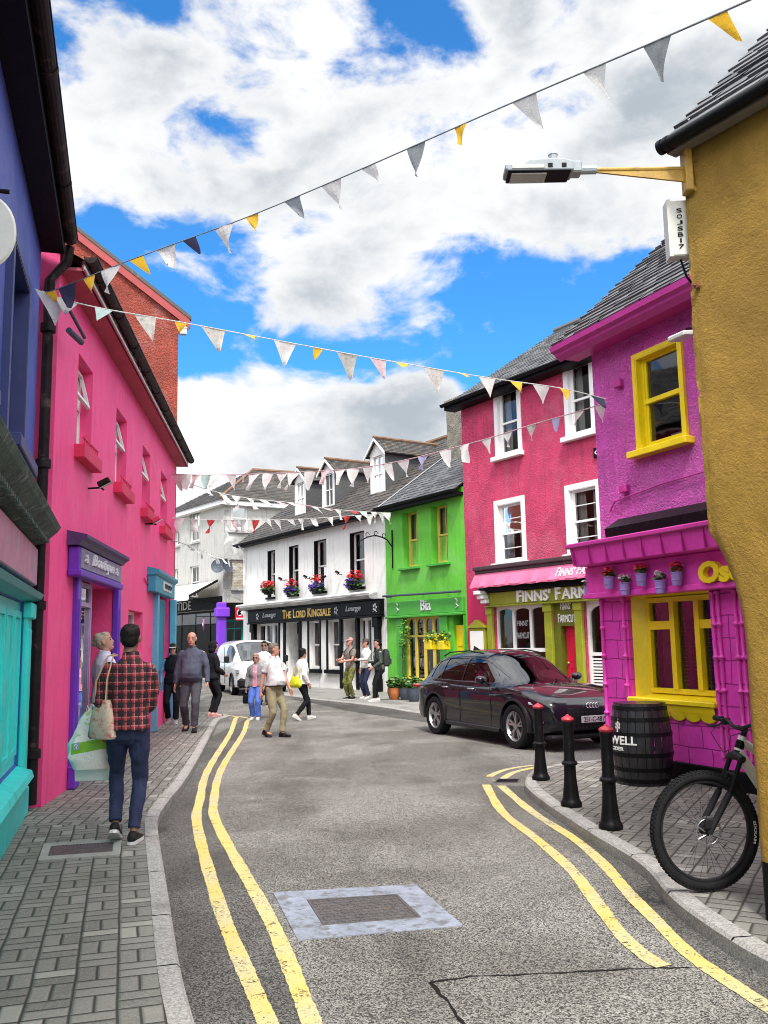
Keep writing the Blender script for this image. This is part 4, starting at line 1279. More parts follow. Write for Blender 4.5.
# hipped roof
inl = -WL.n; inr = -WR.n
P0 = WL.A + WL.n * .35 - Vector((0, 0, 0)); Pc = C0 + (WL.n + WR.n).normalized() * .5; P1 = WR.A + WR.u * LR + WR.n * .35
zr = 10.9
rl = C0 + (inl + inr).normalized() * 4.9
ra = rl + WL.u * -4.0 * 0; 
Ra = rl - Vector((0.35, -.1, 0)); Rb = rl + WR.u * 6.5
def roof_tri_slates(name, eA, eB, tA, tB, z0, z1, parent):
    """slates on a trapezoid eA-eB (eave) to tA-tB (ridge)"""
    mb = MB(); n = 22; rr = random.Random(4)
    off = Vector((0, 0, .0))
    for k in range(n):
        f0, f1 = k / n, (k + 1) / n + .004
        a0 = eA.lerp(tA, f0); b0 = eB.lerp(tB, f0); a1 = eA.lerp(tA, f1); b1 = eB.lerp(tB, f1)
        zz0 = z0 + (z1 - z0) * f0 + .03; zz1 = z0 + (z1 - z0) * f1 + .005
        w = (b0 - a0).length; m = max(1, int(w / .34))
        for j in range(m):
            s0, s1 = (j + .01) / m, (j + .97) / m
            p = a0.lerp(b0, s0); q2 = a0.lerp(b0, s1); r2 = a1.lerp(b1, s1); t = a1.lerp(b1, s0)
            e = rr.uniform(0, .015)
            mb.raw([(p.x, p.y, zz0 + e), (q2.x, q2.y, zz0 + e), (r2.x, r2.y, zz1), (t.x, t.y, zz1), (p.x, p.y, zz0 - .03), (q2.x, q2.y, zz0 - .03)], [(0, 1, 2, 3), (4, 5, 1, 0)])
    mb.quad((eA.x, eA.y, z0 - .02), (eB.x, eB.y, z0 - .02), (tB.x, tB.y, z1 - .02), (tA.x, tA.y, z1 - .02))
    return mb.build(name, M['slate'] if False else M['slate_old'], parent)
for nm, a, c, t0, t1 in (('roof', P0, Pc, Ra, Ra), ('roof', Pc, P1, Ra, Rb)):
    roof_tri_slates(nm, a - C0, c - C0, t0 - C0, t1 - C0, zw - .05, zr, hw)
b = MB(); b.tube([(Ra - C0) + Vector((0, 0, zr + .03)), (Rb - C0) + Vector((0, 0, zr + .03))], .10, 8)
b.tube([(Pc - C0) + Vector((0, 0, zw + .02)), (Ra - C0) + Vector((0, 0, zr + .03))], .07, 8)
b.build('ridge_tiles', M['ridge_tile'], hw)
b = MB(); b.box(-.2, LL + .25, -.32, -.002, zw - .28, zw - .06); wall_l_e = b.build('eaves', M['white'], wall_l)
b = MB(); b.box(-.2, LR, -.32, -.002, zw - .28, zw - .06); b.build('eaves', M['white'], wall_r)
# back of the house, light-tight
b = MB(); bk = [WL.A - C0, WR.A + WR.u * LR - C0, Rb + inr * 5 - C0, WL.A + inl * 9 - C0]
for i in range(1, 4):
    p, q2 = bk[i], bk[(i + 1) % 4]; b.quad((p.x, p.y, 0), (q2.x, q2.y, 0), (q2.x, q2.y, zw), (p.x, p.y, zw))
p, q2, r2 = Rb - C0, bk[2], bk[1]; b.quad((p.x, p.y, zr), (q2.x, q2.y, zw), (r2.x, r2.y, zw))
b.build('back_wall', M['cream_render'], hw)
# ground floor: fish shop with awning, violet pillar, dark shop
b = MB(); b.bbox(.6, LL - .05, -.12, -.002, shl[3] + .02, shl[3] + .62, .02); sf = b.build('fascia', M['black'], wall_l)
ax0 = WL.hit(171, 617)[0]; ax1 = WL.hit(193, 617)[0]
uH0, uH1 = WL.hit(170, 620)[0], WL.hit(193.5, 620)[0]
lettering('lettering', 'HIGH TIDE', M['letter_white'], sf, uH0 - (uH1 - uH0) * .35, uH1, shl[3] + .10, shl[3] + .52, -.14)
b = MB()
ya, za2 = -.05, WL.hit(204, 600)[1] + .5
b.raw([(1.0, -.12, shl[3] + 1.35), (LL - .4, -.12, shl[3] + 1.35), (LL - .4, -1.55, shl[3] + .60), (1.0, -1.55, shl[3] + .60), (1.0, -1.57, shl[3] + .42), (LL - .4, -1.57, shl[3] + .42)], [(0, 1, 2, 3), (3, 2, 5, 4)])
aw = b.build('awning', M['white_awning'], wall_l)
b = MB(); b.tube([(LL - .38, -.1, shl[3] + 1.37), (LL - .38, -1.55, shl[3] + .62)], .06, 6); b.tube([(LL - .35, -.1, shl[3] + .3), (LL - .38, -1.5, shl[3] + .55)], .03, 6); b.build('awning_arm', M['black'], aw)
window(wall_l, (shl[0], shl[1], .7, shl[3]), .3, M['black'], fw=.1, vbars=3, rail=.75, glass=M['glass_dark'])
b = MB(); b.box(shl[0], shl[1], .2, .34, .1, .69); b.build('stall_riser', M['black'], wall_l)
b = MB(); b.bbox(-.35, WR.hit(225.5, 640)[0] - .05, -.30, -.003, 0, shr[3] + .35, .05); b.bbox(-.45, WR.hit(226, 640)[0] + .05, -.42, -.0035, shr[3] - .35, shr[3] + .1, .05); b.bbox(-.42, WR.hit(226, 640)[0] + .02, -.38, -.0036, .1, .5, .05)
b.build('pillar', M['bright_purple'], wall_r)
b = MB(); b.bbox(shr[0], shr[1] + .1, -.1, -.004, shr[3] - .45, shr[3] + .35, .02); b.build('fascia', M['black'], wall_r)
window(wall_r, (shr[0], shr[1], .8, shr[3] - .46), .3, M['teal_dark'], fw=.1, vbars=1, rail=.8, glass=M['glass_dark'])
b = MB(); b.box(shr[0], shr[1], .2, .34, .1, .79); b.build('stall_riser', M['black'], wall_r)
# signs
u, z = WL.hit(203.5, 624.5, -.9)
sgn = empty('hanging_sign', WL.world(u, 0, z), WL.rz + R(90) * 0, label='magenta oval hanging sign beside the violet pillar', cat='sign')
b = MB(); b.lathe([(0, -.03), (.42, -.03), (.45, 0), (.42, .03), (0, .03)], 28, Matrix.Translation((0, -.9, 0)) @ Matrix.Rotation(R(-25), 4, 'Z') @ Matrix.Rotation(R(90), 4, 'X') @ Matrix.Scale(.62, 4, (0, 1, 0)))
bd = b.build('board', M['magenta'], sgn)
t = lettering('lettering', 'Blue Tide', M['letter_white'], bd, -.28, .28, -.08, .08, -.94); t.matrix_local = Matrix.Translation((0, -.9, 0)) @ Matrix.Rotation(R(-25), 4, 'Z') @ Matrix.Translation((0, .9, 0))
b = MB(); b.tube([(0, 0, .38), (0, -1.3, .38)], .02, 6); b.tube([(0, -.9, .38), (0, -.9, .26)], .012, 6); b.build('bracket', M['black_iron'], sgn)
r_ = WR.rect(235, 244, 607, 620.5, -.15)
sgn = empty('wall_sign', WR.world((r_[0] + r_[1]) / 2, 0, r_[2]), WR.rz, label='red square sign with a white disc and black emblem above the dark shop', cat='sign')
hw_, hh = (r_[1] - r_[0]) / 2, r_[3] - r_[2]
b = MB(); b.bbox(-hw_, hw_, -.2, -.104, 0, hh, .02); bd = b.build('board', M['red_door'], sgn)
b = MB(); b.lathe([(0, 0), (hw_ * .68, 0), (hw_ * .68, .01), (0, .01)], 24, Matrix.Translation((0, -.2, hh * .58)) @ Matrix.Rotation(R(90), 4, 'X')); b.build('disc', M['letter_white'], bd)
b = MB(); b.raw([(-.10, -.215, hh * .40), (.10, -.215, hh * .45), (.02, -.215, hh * .60), (.10, -.215, hh * .72), (-.04, -.215, hh * .80), (-.12, -.215, hh * .6)], [(0, 1, 2, 3, 4, 5)]); b.build('emblem', M['black'], bd)
b = MB(); b.box(-hw_ * .8, hw_ * .8, -.21, -.2, hh * .08, hh * .2); b.build('lettering_strip', M['letter_white'], bd)

# ================================================================== the row on the right
SL = lambda s: s
PR = gnd(388, 691.5, PZ)
PL = along(PR, RD, 243)
UB = Facade(PL, PR)
L = UB.len
pub = empty('pub', UB.A, UB.rz, label='white pub with black and gold name board and four flower baskets', cat='pub')
zeL, zeR = UB.hit(246, 541)[1], UB.hit(384, 509)[1]
ze = (zeL + zeR) / 2
W = [UB.rect(267.5, 275, 550, 596), UB.rect(289, 298.5, 545, 594), UB.rect(314, 326.5, 540, 591.7), UB.rect(350, 364.5, 533, 589.5)]
a0 = sum(w[2] for w in W) / 4; a1 = sum(w[3] for w in W) / 4
W = [(w[0], w[1], a0, a1) for w in W]
zf1 = UB.hit(318, 605)[1]; zf0 = UB.hit(318, 619)[1]
shopL = UB.rect(257, 279, 623, 661); doorA = UB.rect(286, 300, 622, 690); sA = UB.rect(309.5, 320, 621, 669); sB = UB.rect(328.5, 340.5, 622, 670); doorB = UB.rect(343, 357, 622, 690); shopR = UB.rect(358.5, 377, 624, 663)
fix = lambda r, zb=None: (r[0], r[1], r[2] if zb is None else zb, zf0 - .06)
doorA, doorB = fix(doorA, .12), fix(doorB, .12)
zs = (shopL[2] + shopR[2]) / 2; shopL, shopR = fix(shopL, zs), fix(shopR, zs)
zz = (sA[2] + sB[2]) / 2; sA, sB = fix(sA, zz), fix(sB, zz)
house_wall('wall', M['white_render'], pub, L, ze, [w + (.24,) for w in W + [shopL, sA, sB, shopR]] + [doorA + (.8,), doorB + (.8,)], 8.2, ze + 3.15)
for w in W:
    uw = w[0] + (w[1] - w[0]) * .0
    wn = window(pub, w, .22, M['white'], sill=M['black'], fw=.06, curtain=M['curtain'], sillw=(.05, .08, .08))
    b = MB(); b.box(w[0] + .003, w[0] + .02, .002, .16, w[2] + .005, w[3] - .003); b.box(w[0] + .021, w[1] - .003, .002, .16, w[3] - .02, w[3] - .004)
    b.build('black_reveal', M['black'], wn)
for w in (sA, sB):
    wn = window(pub, w, .2, M['white'], sill=M['black'], fw=.07, curtain=M['curtain_dark'], sillw=(.16, .12, .13))
    b = MB(); b.box(w[0] - .13, w[0] - .002, -.03, .01, w[2], w[3]); b.box(w[1] + .002, w[1] + .08, -.03, .01, w[2], w[3]); b.build('architrave', M['black'], wn)
for w in (shopL, shopR):
    wn = window(pub, w, .16, M['white'], sill=M['black'], fw=.09, rail=0, sillw=(.1, .12, .14))
    b = MB()
    for k in (1, 2):
        x = w[0] + (w[1] - w[0]) * k / 3; b.box(x - .09, x + .09, .09, .17, w[2], w[3])
    b.build('mullion', M['white'], wn)
    b = MB(); b.box(w[0] - .12, w[0] - .002, -.04, .01, .1, w[3]); b.box(w[1] + .002, w[1] + .1, -.04, .01, .1, w[3]); b.build('architrave', M['black'], wn)
for k, w in enumerate((doorA, doorB)):
    b = MB(); b.bbox(w[0] - .16, w[0], -.06, .05, .10, w[3], .01); b.bbox(w[1], w[1] + .16, -.06, .05, .10, w[3], .01); b.build('door_surround', M['black'], pub)
    b = MB(); b.box(w[0], w[0] + (w[1] - w[0]) * .62, .55, .6, .12, w[3]); b.box(w[0], w[1], .5, .6, w[3] - .45, w[3])
    d_ = b.build('door', M['black'], pub)
    b = MB(); b.box(w[0] + (w[1] - w[0]) * .64, w[1], .45, .5, .12, w[3] - .46); b.build('door_leaf', M['white'], d_)
# ledge, name board
b = MB(); u0, u1 = .25, L - .55
b.extr([(-.001, zf1 + .02), (-.28, zf1 + .04), (-.34, zf1 + .10), (-.34, zf1 + .16), (-.001, zf1 + .26)], 'x', u0, u1)
b.build('canopy_ledge', pm('grey_lead_ledge', (0.40, 0.40, 0.39), .8, .25, 3, .4), pub)
b = MB(); b.tube([(u0, -.42, zf1 + .22), (u1 + .2, -.42, zf1 + .22)], .055, 8); b.build('gutter', M['white'], pub)
b = MB(); b.bbox(UB.hit(252, 612)[0], L - .12, -.20, -.002, zf0, zf1 - .02, .02)
b.bbox(UB.hit(251, 612)[0], L - .10, -.26, -.0025, zf1 - .018, zf1 + .015, .012); b.bbox(UB.hit(252, 612)[0], L - .11, -.25, -.0022, zf0 - .06, zf0 - .002, .01)
nb = b.build('name_board', M['black'], pub)
hh = zf1 - zf0
ta = UB.hit(283, 612, -.2)[0]; tb = UB.hit(331, 612, -.2)[0]
lettering('lettering', 'THE LORD KINGSALE', M['gold'], nb, ta, tb, zf0 + hh * .16, zf0 + hh * .80, -.215, caps=1.25, bold=.012)
ta = UB.hit(346, 611, -.2)[0]; tb = UB.hit(361, 611, -.2)[0]
lettering('lettering', 'Lounge', M['letter_dim'], nb, ta, tb, zf0 + hh * .25, zf0 + hh * .72, -.215, shear=.3)
ta = UB.hit(263, 613, -.2)[0]; tb = UB.hit(276, 613, -.2)[0]
lettering('lettering', 'Lounge', M['letter_dim'], nb, ta, tb, zf0 + hh * .25, zf0 + hh * .72, -.215, shear=.3)
for px in (257.5, 336, 375):
    u = UB.hit(px, 611, -.2)[0]; b = MB()
    for k in range(5):
        a = k * 1.256
        b.box(u + .09 * math.cos(a) - .035, u + .09 * math.cos(a) + .035, -.214, -.2, zf0 + hh * .5 + .09 * math.sin(a) - .035, zf0 + hh * .5 + .09 * math.sin(a) + .035)
    b.tube([(u - .12, -.21, zf0 + hh * .2), (u, -.215, zf0 + hh * .32), (u + .12, -.21, zf0 + hh * .2)], .012, 5)
    b.build('ornament', M['letter_dim'], nb)
for px in (255.5, 380):
    u = UB.hit(px, 640)[0]; b = MB(); b.bbox(u - .16, u + .12, -.14, -.002, .1, zf0 - .062, .012); b.bbox(u - .2, u + .16, -.2, -.003, zf0 - .4, zf0 - .063, .02); b.bbox(u - .2, u + .16, -.18, -.0031, .1, .5, .02)
    b.build('pilaster', M['black'], pub)
b = MB(); b.tube([(UB.hit(296, 612)[0] + 0, -.05, zf0 + hh + .3)] * 1 + [(UB.hit(296, 612)[0], -.3, zf0 + hh + .35)], .02, 6)
# iron brackets between the upper windows
for i, (px, py) in enumerate(((279, 581), (304, 579), (336, 575))):
    wall_lamp(UB, px, py, M['black_iron'], ['short black floodlight between the first and second flower baskets of the pub',
              'short black floodlight between the two middle flower baskets of the pub', 'short black floodlight between the third and fourth flower baskets of the pub'][i], 'floodlights on the pub wall')
# roof
D = 8.2; zr = ze + 3.2
slates('roof', M['slate_old'], pub, -.25, L + .02, -.30, ze - .12, D / 2, zr, w=.30, c=.24)
b = MB(); b.quad((-.25, D / 2, zr), (L, D / 2, zr), (L, D + .3, ze - .12), (-.25, D + .3, ze - .12)); b.build('roof_back', M['slate_old'], pub)
b = MB(); b.tube([(-.25, D / 2, zr + .03), (L, D / 2, zr + .03)], .11, 8); b.build('ridge_tiles', M['ridge_tile'], pub)
b = MB(); b.box(-.2, L, -.30, -.002, ze - .24, ze - .15); b.build('soffit', M['black'], pub)
gutter('gutter', M['black'], pub, -.25, L, -.36, ze - .12, .065)
downpipe(pub, [(.28, -.36, ze - .16), (.28, -.10, ze - .45), (.28, -.10, ze - 1.9)], .045, M['white'])
# dormers
def dormer(F, parent, pxl, pxr, pyt, pyb, pyp, ye, zslope, yfront=1.0, wextra=.10):
    a, zb_ = F.hit(pxl, pyb, yfront); c, _ = F.hit(pxr, (pyb + pyt) / 2, yfront)
    zt_ = F.hit((pxl + pxr) / 2, pyt, yfront)[1]; zp_ = F.hit((pxl + pxr) / 2, pyp, yfront)[1]
    a -= wextra; c += wextra + .15
    zb_ = ye + zslope * (yfront + .3) - .1
    back = lambda z: (z - ye) / zslope - .30
    m = (a + c) / 2
    b = MB()
    for u in (a, c):
        b.quad((u, yfront, zb_), (u, yfront, zt_), (u, back(zt_), zt_))
    dm = b.build('dormer', M['slate'], parent)
    b = MB(); wall_skin(b, a, c, zb_, zt_, [(a + .16, c - .16, zb_ + .12, zt_ - .08, .10)], y=yfront - .003)
    b.quad((a - .05, yfront - .003, zt_), (c + .05, yfront - .003, zt_), (m, yfront - .003, zp_ - .03))
    f = b.build('gable_front', M['white'], dm)
    bb = MB(); wl_ = (a + .16, c - .16, zb_ + .12, zt_ - .08)
    frame_boxes(bb, *wl_, yfront + .04, yfront + .10, .05); bb.box(m - .02, m + .02, yfront + .045, yfront + .095, wl_[2], wl_[3]); bb.box(wl_[0], wl_[1], yfront + .046, yfront + .094, (wl_[2] + wl_[3]) / 2 - .02, (wl_[2] + wl_[3]) / 2 + .02)
    bb.build('sash', M['white'], dm)
    bb = MB(); bb.quad((wl_[0], yfront + .08, wl_[2]), (wl_[1], yfront + .08, wl_[2]), (wl_[1], yfront + .08, wl_[3]), (wl_[0], yfront + .08, wl_[3])); bb.build('pane', M['glass'], dm)
    for sx, e in ((a - .18, 'l'), (c + .18, 'r')):
        b = MB(); yb1, yb2 = back(zt_ - .06), back(zp_)
        n = 9
        for k in range(n):
            f0, f1 = k / n, (k + 1) / n + .02
            lerp = lambda p, q_, t: p + (q_ - p) * t
            for j in range(14):
                s0, s1 = (j + .02) / 14, (j + .97) / 14
                pts = []
                for (ff, ss, lift) in ((f0, s0, .02), (f0, s1, .02), (f1, s1, .003), (f1, s0, .003)):
                    xx = lerp(sx, m, ff); zz_ = lerp(zt_ - .06, zp_, ff) + lift
                    yy = lerp(yfront - .15, lerp(yb1, yb2, ff), ss); pts.append((xx, yy, zz_))
                b.quad(*pts)
        b.quad((sx, yfront - .15, zt_ - .075), (m, yfront - .15, zp_ - .015), (m, yb2, zp_ - .015), (sx, yb1, zt_ - .075))
        b.build('dormer_roof', M['slate_old'], dm)
    b = MB(); b.tube([(m, yfront - .16, zp_ + .02), (m, back(zp_) + .1, zp_ + .02)], .07, 8); b.build('ridge_tiles', M['ridge_tile'], dm)
    b = MB()
    for s_, e_ in ((a - .2, 1), (c + .2, -1)):
        b.raw([(s_, yfront - .17, zt_ - .16), (m, yfront - .17, zp_ - .10), (m, yfront - .17, zp_ + .0), (s_, yfront - .17, zt_ - .06),
               (s_, yfront - .13, zt_ - .16), (m, yfront - .13, zp_ - .10), (m, yfront - .13, zp_ + .0), (s_, yfront - .13, zt_ - .06)],
              [(0, 1, 2, 3), (7, 6, 5, 4), (0, 4, 5, 1), (2, 6, 7, 3)])
    b.build('barge_board', M['white'], dm)
slope = (zr - ze + .12) / (D / 2 + .3)
dormer(UB, pub, 296, 303, 481, 512, 468.5, ze - .12, slope)
dormer(UB, pub, 323.5, 331.5, 472, 505, 459.5, ze - .12, slope)
dormer(UB, pub, 372, 381.5, 454, 490, 438.5, ze - .12, slope)

# flower baskets under the pub windows
def flower_basket(F, px, py, cols, label):
    u, z = F.hit(px, py, -.2)
    r = empty('flower_basket', F.world(u, 0, z - .25), F.rz, label=label, cat='flower basket', group='flower baskets under the pub windows')
    b = MB(); b.lathe([(.05, 0), (.16, .05), (.24, .16), (.26, .22), (.23, .22)], 14, Matrix.Translation((0, -.26, 0)) @ Matrix.Scale(1.25, 4, (1, 0, 0))); b.build('basket', M['black'], r)
    rr = random.Random(int(px)); b = MB(); foliage(b, (0, -.26, .22), .42, .26, .22, 170, .11, rr); b.build('foliage', M['leaf'], r)
    for (m, dx, dz, n) in cols:
        b = MB(); foliage(b, (dx, -.30, .30 + dz), .40, .26, .20, n, .10, rr); b.build('blossoms', M[m], r)
flower_basket(UB, 269.5, 589, [('petal_red', 0, .10, 170)], 'basket of only red flowers, farthest left on the pub')
flower_basket(UB, 293, 590, [('petal_purple', 0, -.06, 150), ('petal_red', 0, .22, 60)], 'purple and red flower basket, second from the left on the pub')
flower_basket(UB, 319, 587, [('petal_purple', -.05, -.05, 160), ('petal_red', 0, .25, 60)], 'purple and red flower basket, third from the left on the pub')
flower_basket(UB, 356, 583, [('petal_purple', -.1, -.05, 190), ('petal_red', .12, .2, 90)], 'widest purple and red flower basket, nearest the green building')

# ---- lime green cafe
GRt = along(PR, -RD, 470)
GF = Facade(PR + (-RD) * .01, GRt)
L = GF.len
cafe = empty('green_cafe', GF.A, GF.rz, label='lime green building with yellow arched window between the pub and the crimson building', cat='cafe')
ze = (GF.hit(390, 507)[1] + GF.hit(466, 483)[1]) / 2
W = [GF.rect(402.5, 417.5, 512, 567), GF.rect(431, 447.5, 504, 564)]
a0 = sum(w[2] for w in W) / 2; a1 = sum(w[3] for w in W) / 2
W = [(w[0], w[1], a0, a1) for w in W]
gw = GF.rect(405.5, 441, 617, 681); gd = GF.rect(454, 466, 617, 700)
gz = GF.hit(423, 615)[1]
gw = (gw[0], gw[1], gw[2], gz - .02); gd = (gd[0], gd[1], .12, gz - .02)
house_wall('wall', M['lime'], cafe, L, ze, [w + (.32,) for w in W] + [gw + (.20,), gd + (.45,)], 8.2, ze + 3.0)
for w in W:
    window(cafe, w, .30, M['yellow_pale'], sill=M['lime_dark'], fw=.06, vbars=1, curtain=M['curtain'], sillw=(.12, .14, .07))
def arched(parent, w, y, n, mat, fw=.07, zar=.28, pane=True, wm=.05, rise=1.0):
    """row of n arched lights: frame with round heads; returns the frame"""
    a, b_, c, d = w
    mb = MB(); W_ = (b_ - a) / n
    frame_boxes(mb, a, b_, c, d, y - .05, y + .03, fw)
    ztop = d - fw
    for k in range(n):
        x0 = a + W_ * k + (wm if k else fw); x1 = a + W_ * (k + 1) - (wm if k < n - 1 else fw)
        xm = (x0 + x1) / 2; rr = (x1 - x0) / 2; zc = ztop - rr * rise - .01
        # spandrel
        N = 10
        arc = [(xm - rr * math.cos(math.pi * j / N), zc + rr * rise * math.sin(math.pi * j / N)) for j in range(N + 1)]
        for j in range(N):
            p, q_ = arc[j], arc[j + 1]
            mb.raw([(p[0], y - .03, p[1]), (q_[0], y - .03, q_[1]), (q_[0], y - .03, ztop + .01), (p[0], y - .03, ztop + .01),
                    (p[0], y + .02, p[1]), (q_[0], y + .02, q_[1])], [(0, 1, 2, 3), (0, 4, 5, 1)])
        if k: mb.box(a + W_ * k - wm, a + W_ * k + wm, y - .04, y + .028, c + fw, ztop)
    if zar:
        mb.box(a + fw, b_ - fw, y - .035, y + .025, d - zar - .03, d - zar + .03)
    f = mb.build('window', mat, parent)
    p = MB(); p.quad((a + .02, y + .01, c + .02), (b_ - .02, y + .01, c + .02), (b_ - .02, y + .01, d - .02), (a + .02, y + .01, d - .02)); p.build('pane', M['glass'], f)
    return f
f = arched(cafe, gw, .12, 4, M['yellow_pale'], zar=.62)
b = MB(); b.bbox(gw[0] - .08, gw[1] + .08, -.14, .1, gw[2] - .14, gw[2] + .003, .01); b.build('sill', M['yellow'], f)
b = MB()
for i in range(3):
    b.box(gw[0] + .62 + .0, gw[0] + .85, .16, .165, gw[2] + .35 + i * .42, gw[2] + .68 + i * .42)
b.build('menu_card', M['letter_white'], f)
b = MB(); b.bbox(.15, L - .08, -.10, -.002, gz + .02, GF.hit(430, 599)[1], .015); b.bbox(.12, L - .05, -.16, -.003, gz - .06, gz + .018, .015); fb = b.build('fascia', M['lime_dark'], cafe)
b = MB(); b.tube([(.1, -.2, GF.hit(393, 596)[1]), (L - .02, -.2, GF.hit(470, 591)[1] )], .035, 8)
for u in (.3, L / 2, L - .3): b.tube([(u, 0, GF.hit(430, 594)[1]), (u, -.2, GF.hit(430, 594)[1])], .02, 6)
b.build('sign_rail', M['slate_pot'], fb)
zt_ = GF.hit(430, 605)[1]
lettering('lettering', 'Bia', M['letter_silver'], fb, GF.hit(421, 605, -.1)[0], GF.hit(431, 605, -.1)[0], zt_ - .16, zt_ + .16, -.115, bold=.01)
for px in (398, 457.5):
    u = GF.hit(px, 606, -.1)[0]; b = MB(); b.tube([(u - .08, -.115, zt_ + .13), (u + .03, -.115, zt_ + .06), (u - .05, -.115, zt_ - .02), (u + .05, -.115, zt_ - .10), (u - .06, -.115, zt_ - .14)], .02, 6); b.build('ornament', M['letter_silver'], fb)
for (ua, ub) in ((gw[0] - .38, gw[0] - .04), (gw[1] + .04, gw[1] + .42), (gd[1] + .02, L - .06)):
    b = MB(); b.bbox(ua, ub, -.08, -.001, .1, gz - .062, .012); b.bbox(ua - .03, ub + .03, -.11, -.002, .1, .4, .012); b.build('pilaster', M['lime_dark'], cafe)
b = MB(); dw = gd[1] - gd[0]; b.bbox(gd[0], gd[1], .35, .42, .12, gd[3], .01); b.build('door_surround', M['lime_dark'], cafe)
b = MB(); zz = GF.hit(460, 625)[1]; b.bbox(gd[0] + .0, gd[1] - .02, .10, .15, zz - 1.35, zz, .01); b.box(gd[0] + .1, gd[1] - .12, .085, .101, zz - .6, zz - .12); b.box(gd[0] + .1, gd[1] - .12, .085, .101, zz - 1.2, zz - .72)
b.build('shutter', M['yellow'], cafe)
slates('roof', M['slate'], cafe, -.0, L - .01, -.32, ze - .10, 4.1, ze + 3.0, w=.28, c=.22)
b = MB(); b.quad((0, 4.1, ze + 3.0), (L, 4.1, ze + 3.0), (L, 8.5, ze - .12), (0, 8.5, ze - .12)); b.build('roof_back', M['slate'], cafe)
b = MB(); b.tube([(0, 4.1, ze + 3.03), (L, 4.1, ze + 3.03)], .11, 8); b.build('ridge_tiles', M['ridge_tile'], cafe)
b = MB(); s_ = 3.1 / 4.42; b.raw([(.0, -.32, ze - .06), (.14, -.32, ze - .06), (.14, 4.1, ze + 3.06), (.0, 4.1, ze + 3.06)], [(0, 1, 2, 3)]); b.build('flashing', pm('lead_flashing', (.33, .34, .36), .5, .2, 5, .2), cafe)
b = MB(); b.box(0, L - .01, -.32, -.002, ze - .26, ze - .16); b.box(0, L - .01, -.34, -.30, ze - .28, ze - .10); b.build('soffit', M['black'], cafe)
gutter('gutter', M['black'], cafe, 0, L - .01, -.40, ze - .12, .065)
# chimney on the green roof against the crimson gable
yc = 2.0
uc0, uc1 = GF.hit(446.5, 440, yc)[0], GF.hit(466.5, 440, yc)[0]
zc = GF.hit(456, 397, yc)[1]
ch = MB(); ch.bbox(uc0, uc1, yc, yc + .9, ze, zc, .03); ch.bbox(uc0 - .05, uc1 + .05, yc - .05, yc + .95, zc - .12, zc, .02)
ch.build('chimney', M['stone'], cafe)

# plants of the cafe
def vine(F, px, py, rx, rz, n, label, yellow=False, out=-.22):
    u, z = F.hit(px, py, out)
    r = empty('hanging_plant', F.world(u, 0, z), F.rz, label=label, cat='hanging plant', group='hanging plants on the green cafe front')
    rr = random.Random(int(px * 7)); b = MB(); foliage(b, (0, out, .05), rx, .15, rz, n, .10, rr); b.build('foliage', M['leaf_light'], r)
    b = MB()
    for k in range(5):
        x = rr.uniform(-rx, rx) * .7; b.tube([(x, out, .05), (x + .05, out - .03, -rz * .8), (x, out, -rz * 1.4)], .008, 4)
    b.build('stems', M['leaf'], r)
    if yellow:
        b = MB(); b.bbox(-.16, .16, out - .14, out + .12, -.28, -.02, .02); b.build('box', M['yellow'], r)
        b = MB(); foliage(b, (0, out - .1, .06), rx, .15, .12, 40, .08, rr); b.build('blossoms', M['yellow'], r)
vine(GF, 404.5, 640, .28, .75, 150, 'trailing green plant at the left edge of the yellow arched window')
vine(GF, 431.5, 640, .30, .25, 120, 'yellow hanging box with green plants in front of the arched window, the left one', True, -.45)
vine(GF, 444, 640, .28, .22, 110, 'yellow hanging box with green plants near the yellow shutter, the right one', True, -.45)
def planter(px, py, r0, h, mat, label, n=90, group='plant pots in front of the green cafe'):
    p = gnd(px, py, 0.08)
    r = empty('plant_pot', p, 0, label=label, cat='plant pot', group=group)
    b = MB(); b.lathe([(r0 * .62, 0), (r0 * .85, h * .3), (r0, h * .62), (r0 * .95, h * .9), (r0 * 1.0, h), (r0 * .88, h), (r0 * .8, h * .88)], 20); b.build('pot', mat, r, smooth=True)
    rr = random.Random(int(px)); b = MB(); foliage(b, (0, 0, h + .12), r0 * 1.15, r0 * 1.1, .18, n, .12, rr); b.build('foliage', M['leaf'], r)
    b = MB(); foliage(b, (0, 0, h + .18), r0 * 1.05, r0 * 1.0, .16, n // 2, .10, rr); b.build('young_leaves', M['leaf_light'], r)
planter(394.5, 699.5, .20, .33, M['terracotta'], 'round orange terracotta pot of greenery beside the pub corner')
planter(405, 699.8, .17, .33, M['slate_pot'], 'slate grey pot next to the orange one')
planter(414, 701.5, .19, .36, M['slate_pot'], 'slate grey pot closest to the dark car')

# hanging iron sign brackets
def iron_bracket(F, px, py, ln, label):
    u, z = F.hit(px, py)
    r = empty('sign_bracket', F.world(u, 0, z), F.rz, label=label, cat='sign bracket')
    b = MB(); b.tube([(0, -.03, .55), (0, -.03, -.7)], .025, 6)
    pts = [(0, -.03, .0)] + [(-ln * .0, -.03 - ln * t, .12 + .22 * math.sin(t * 3.1)) for t in (.15, .3, .45, .6, .75, .9, 1.0)]
    b.tube(pts, .022, 6)
    for t in (.25, .5, .75):
        c = Vector((0, -.03 - ln * t, .12 + .22 * math.sin(t * 3.1) + .08)); b.tube([c + Vector((0, .07 * math.cos(a), .07 * math.sin(a))) for a in [k * .9 for k in range(7)]], .014, 5)
    b.tube([(0, -.03 - ln, .12), (0, -.03 - ln * 1.04, .0), (0, -.03 - ln * .97, -.05)], .018, 6)
    b.build('scrollwork', M['black_iron'], r)
iron_bracket(UB, 393, 547, 1.25, 'empty wrought iron sign bracket where white pub and green wall meet')

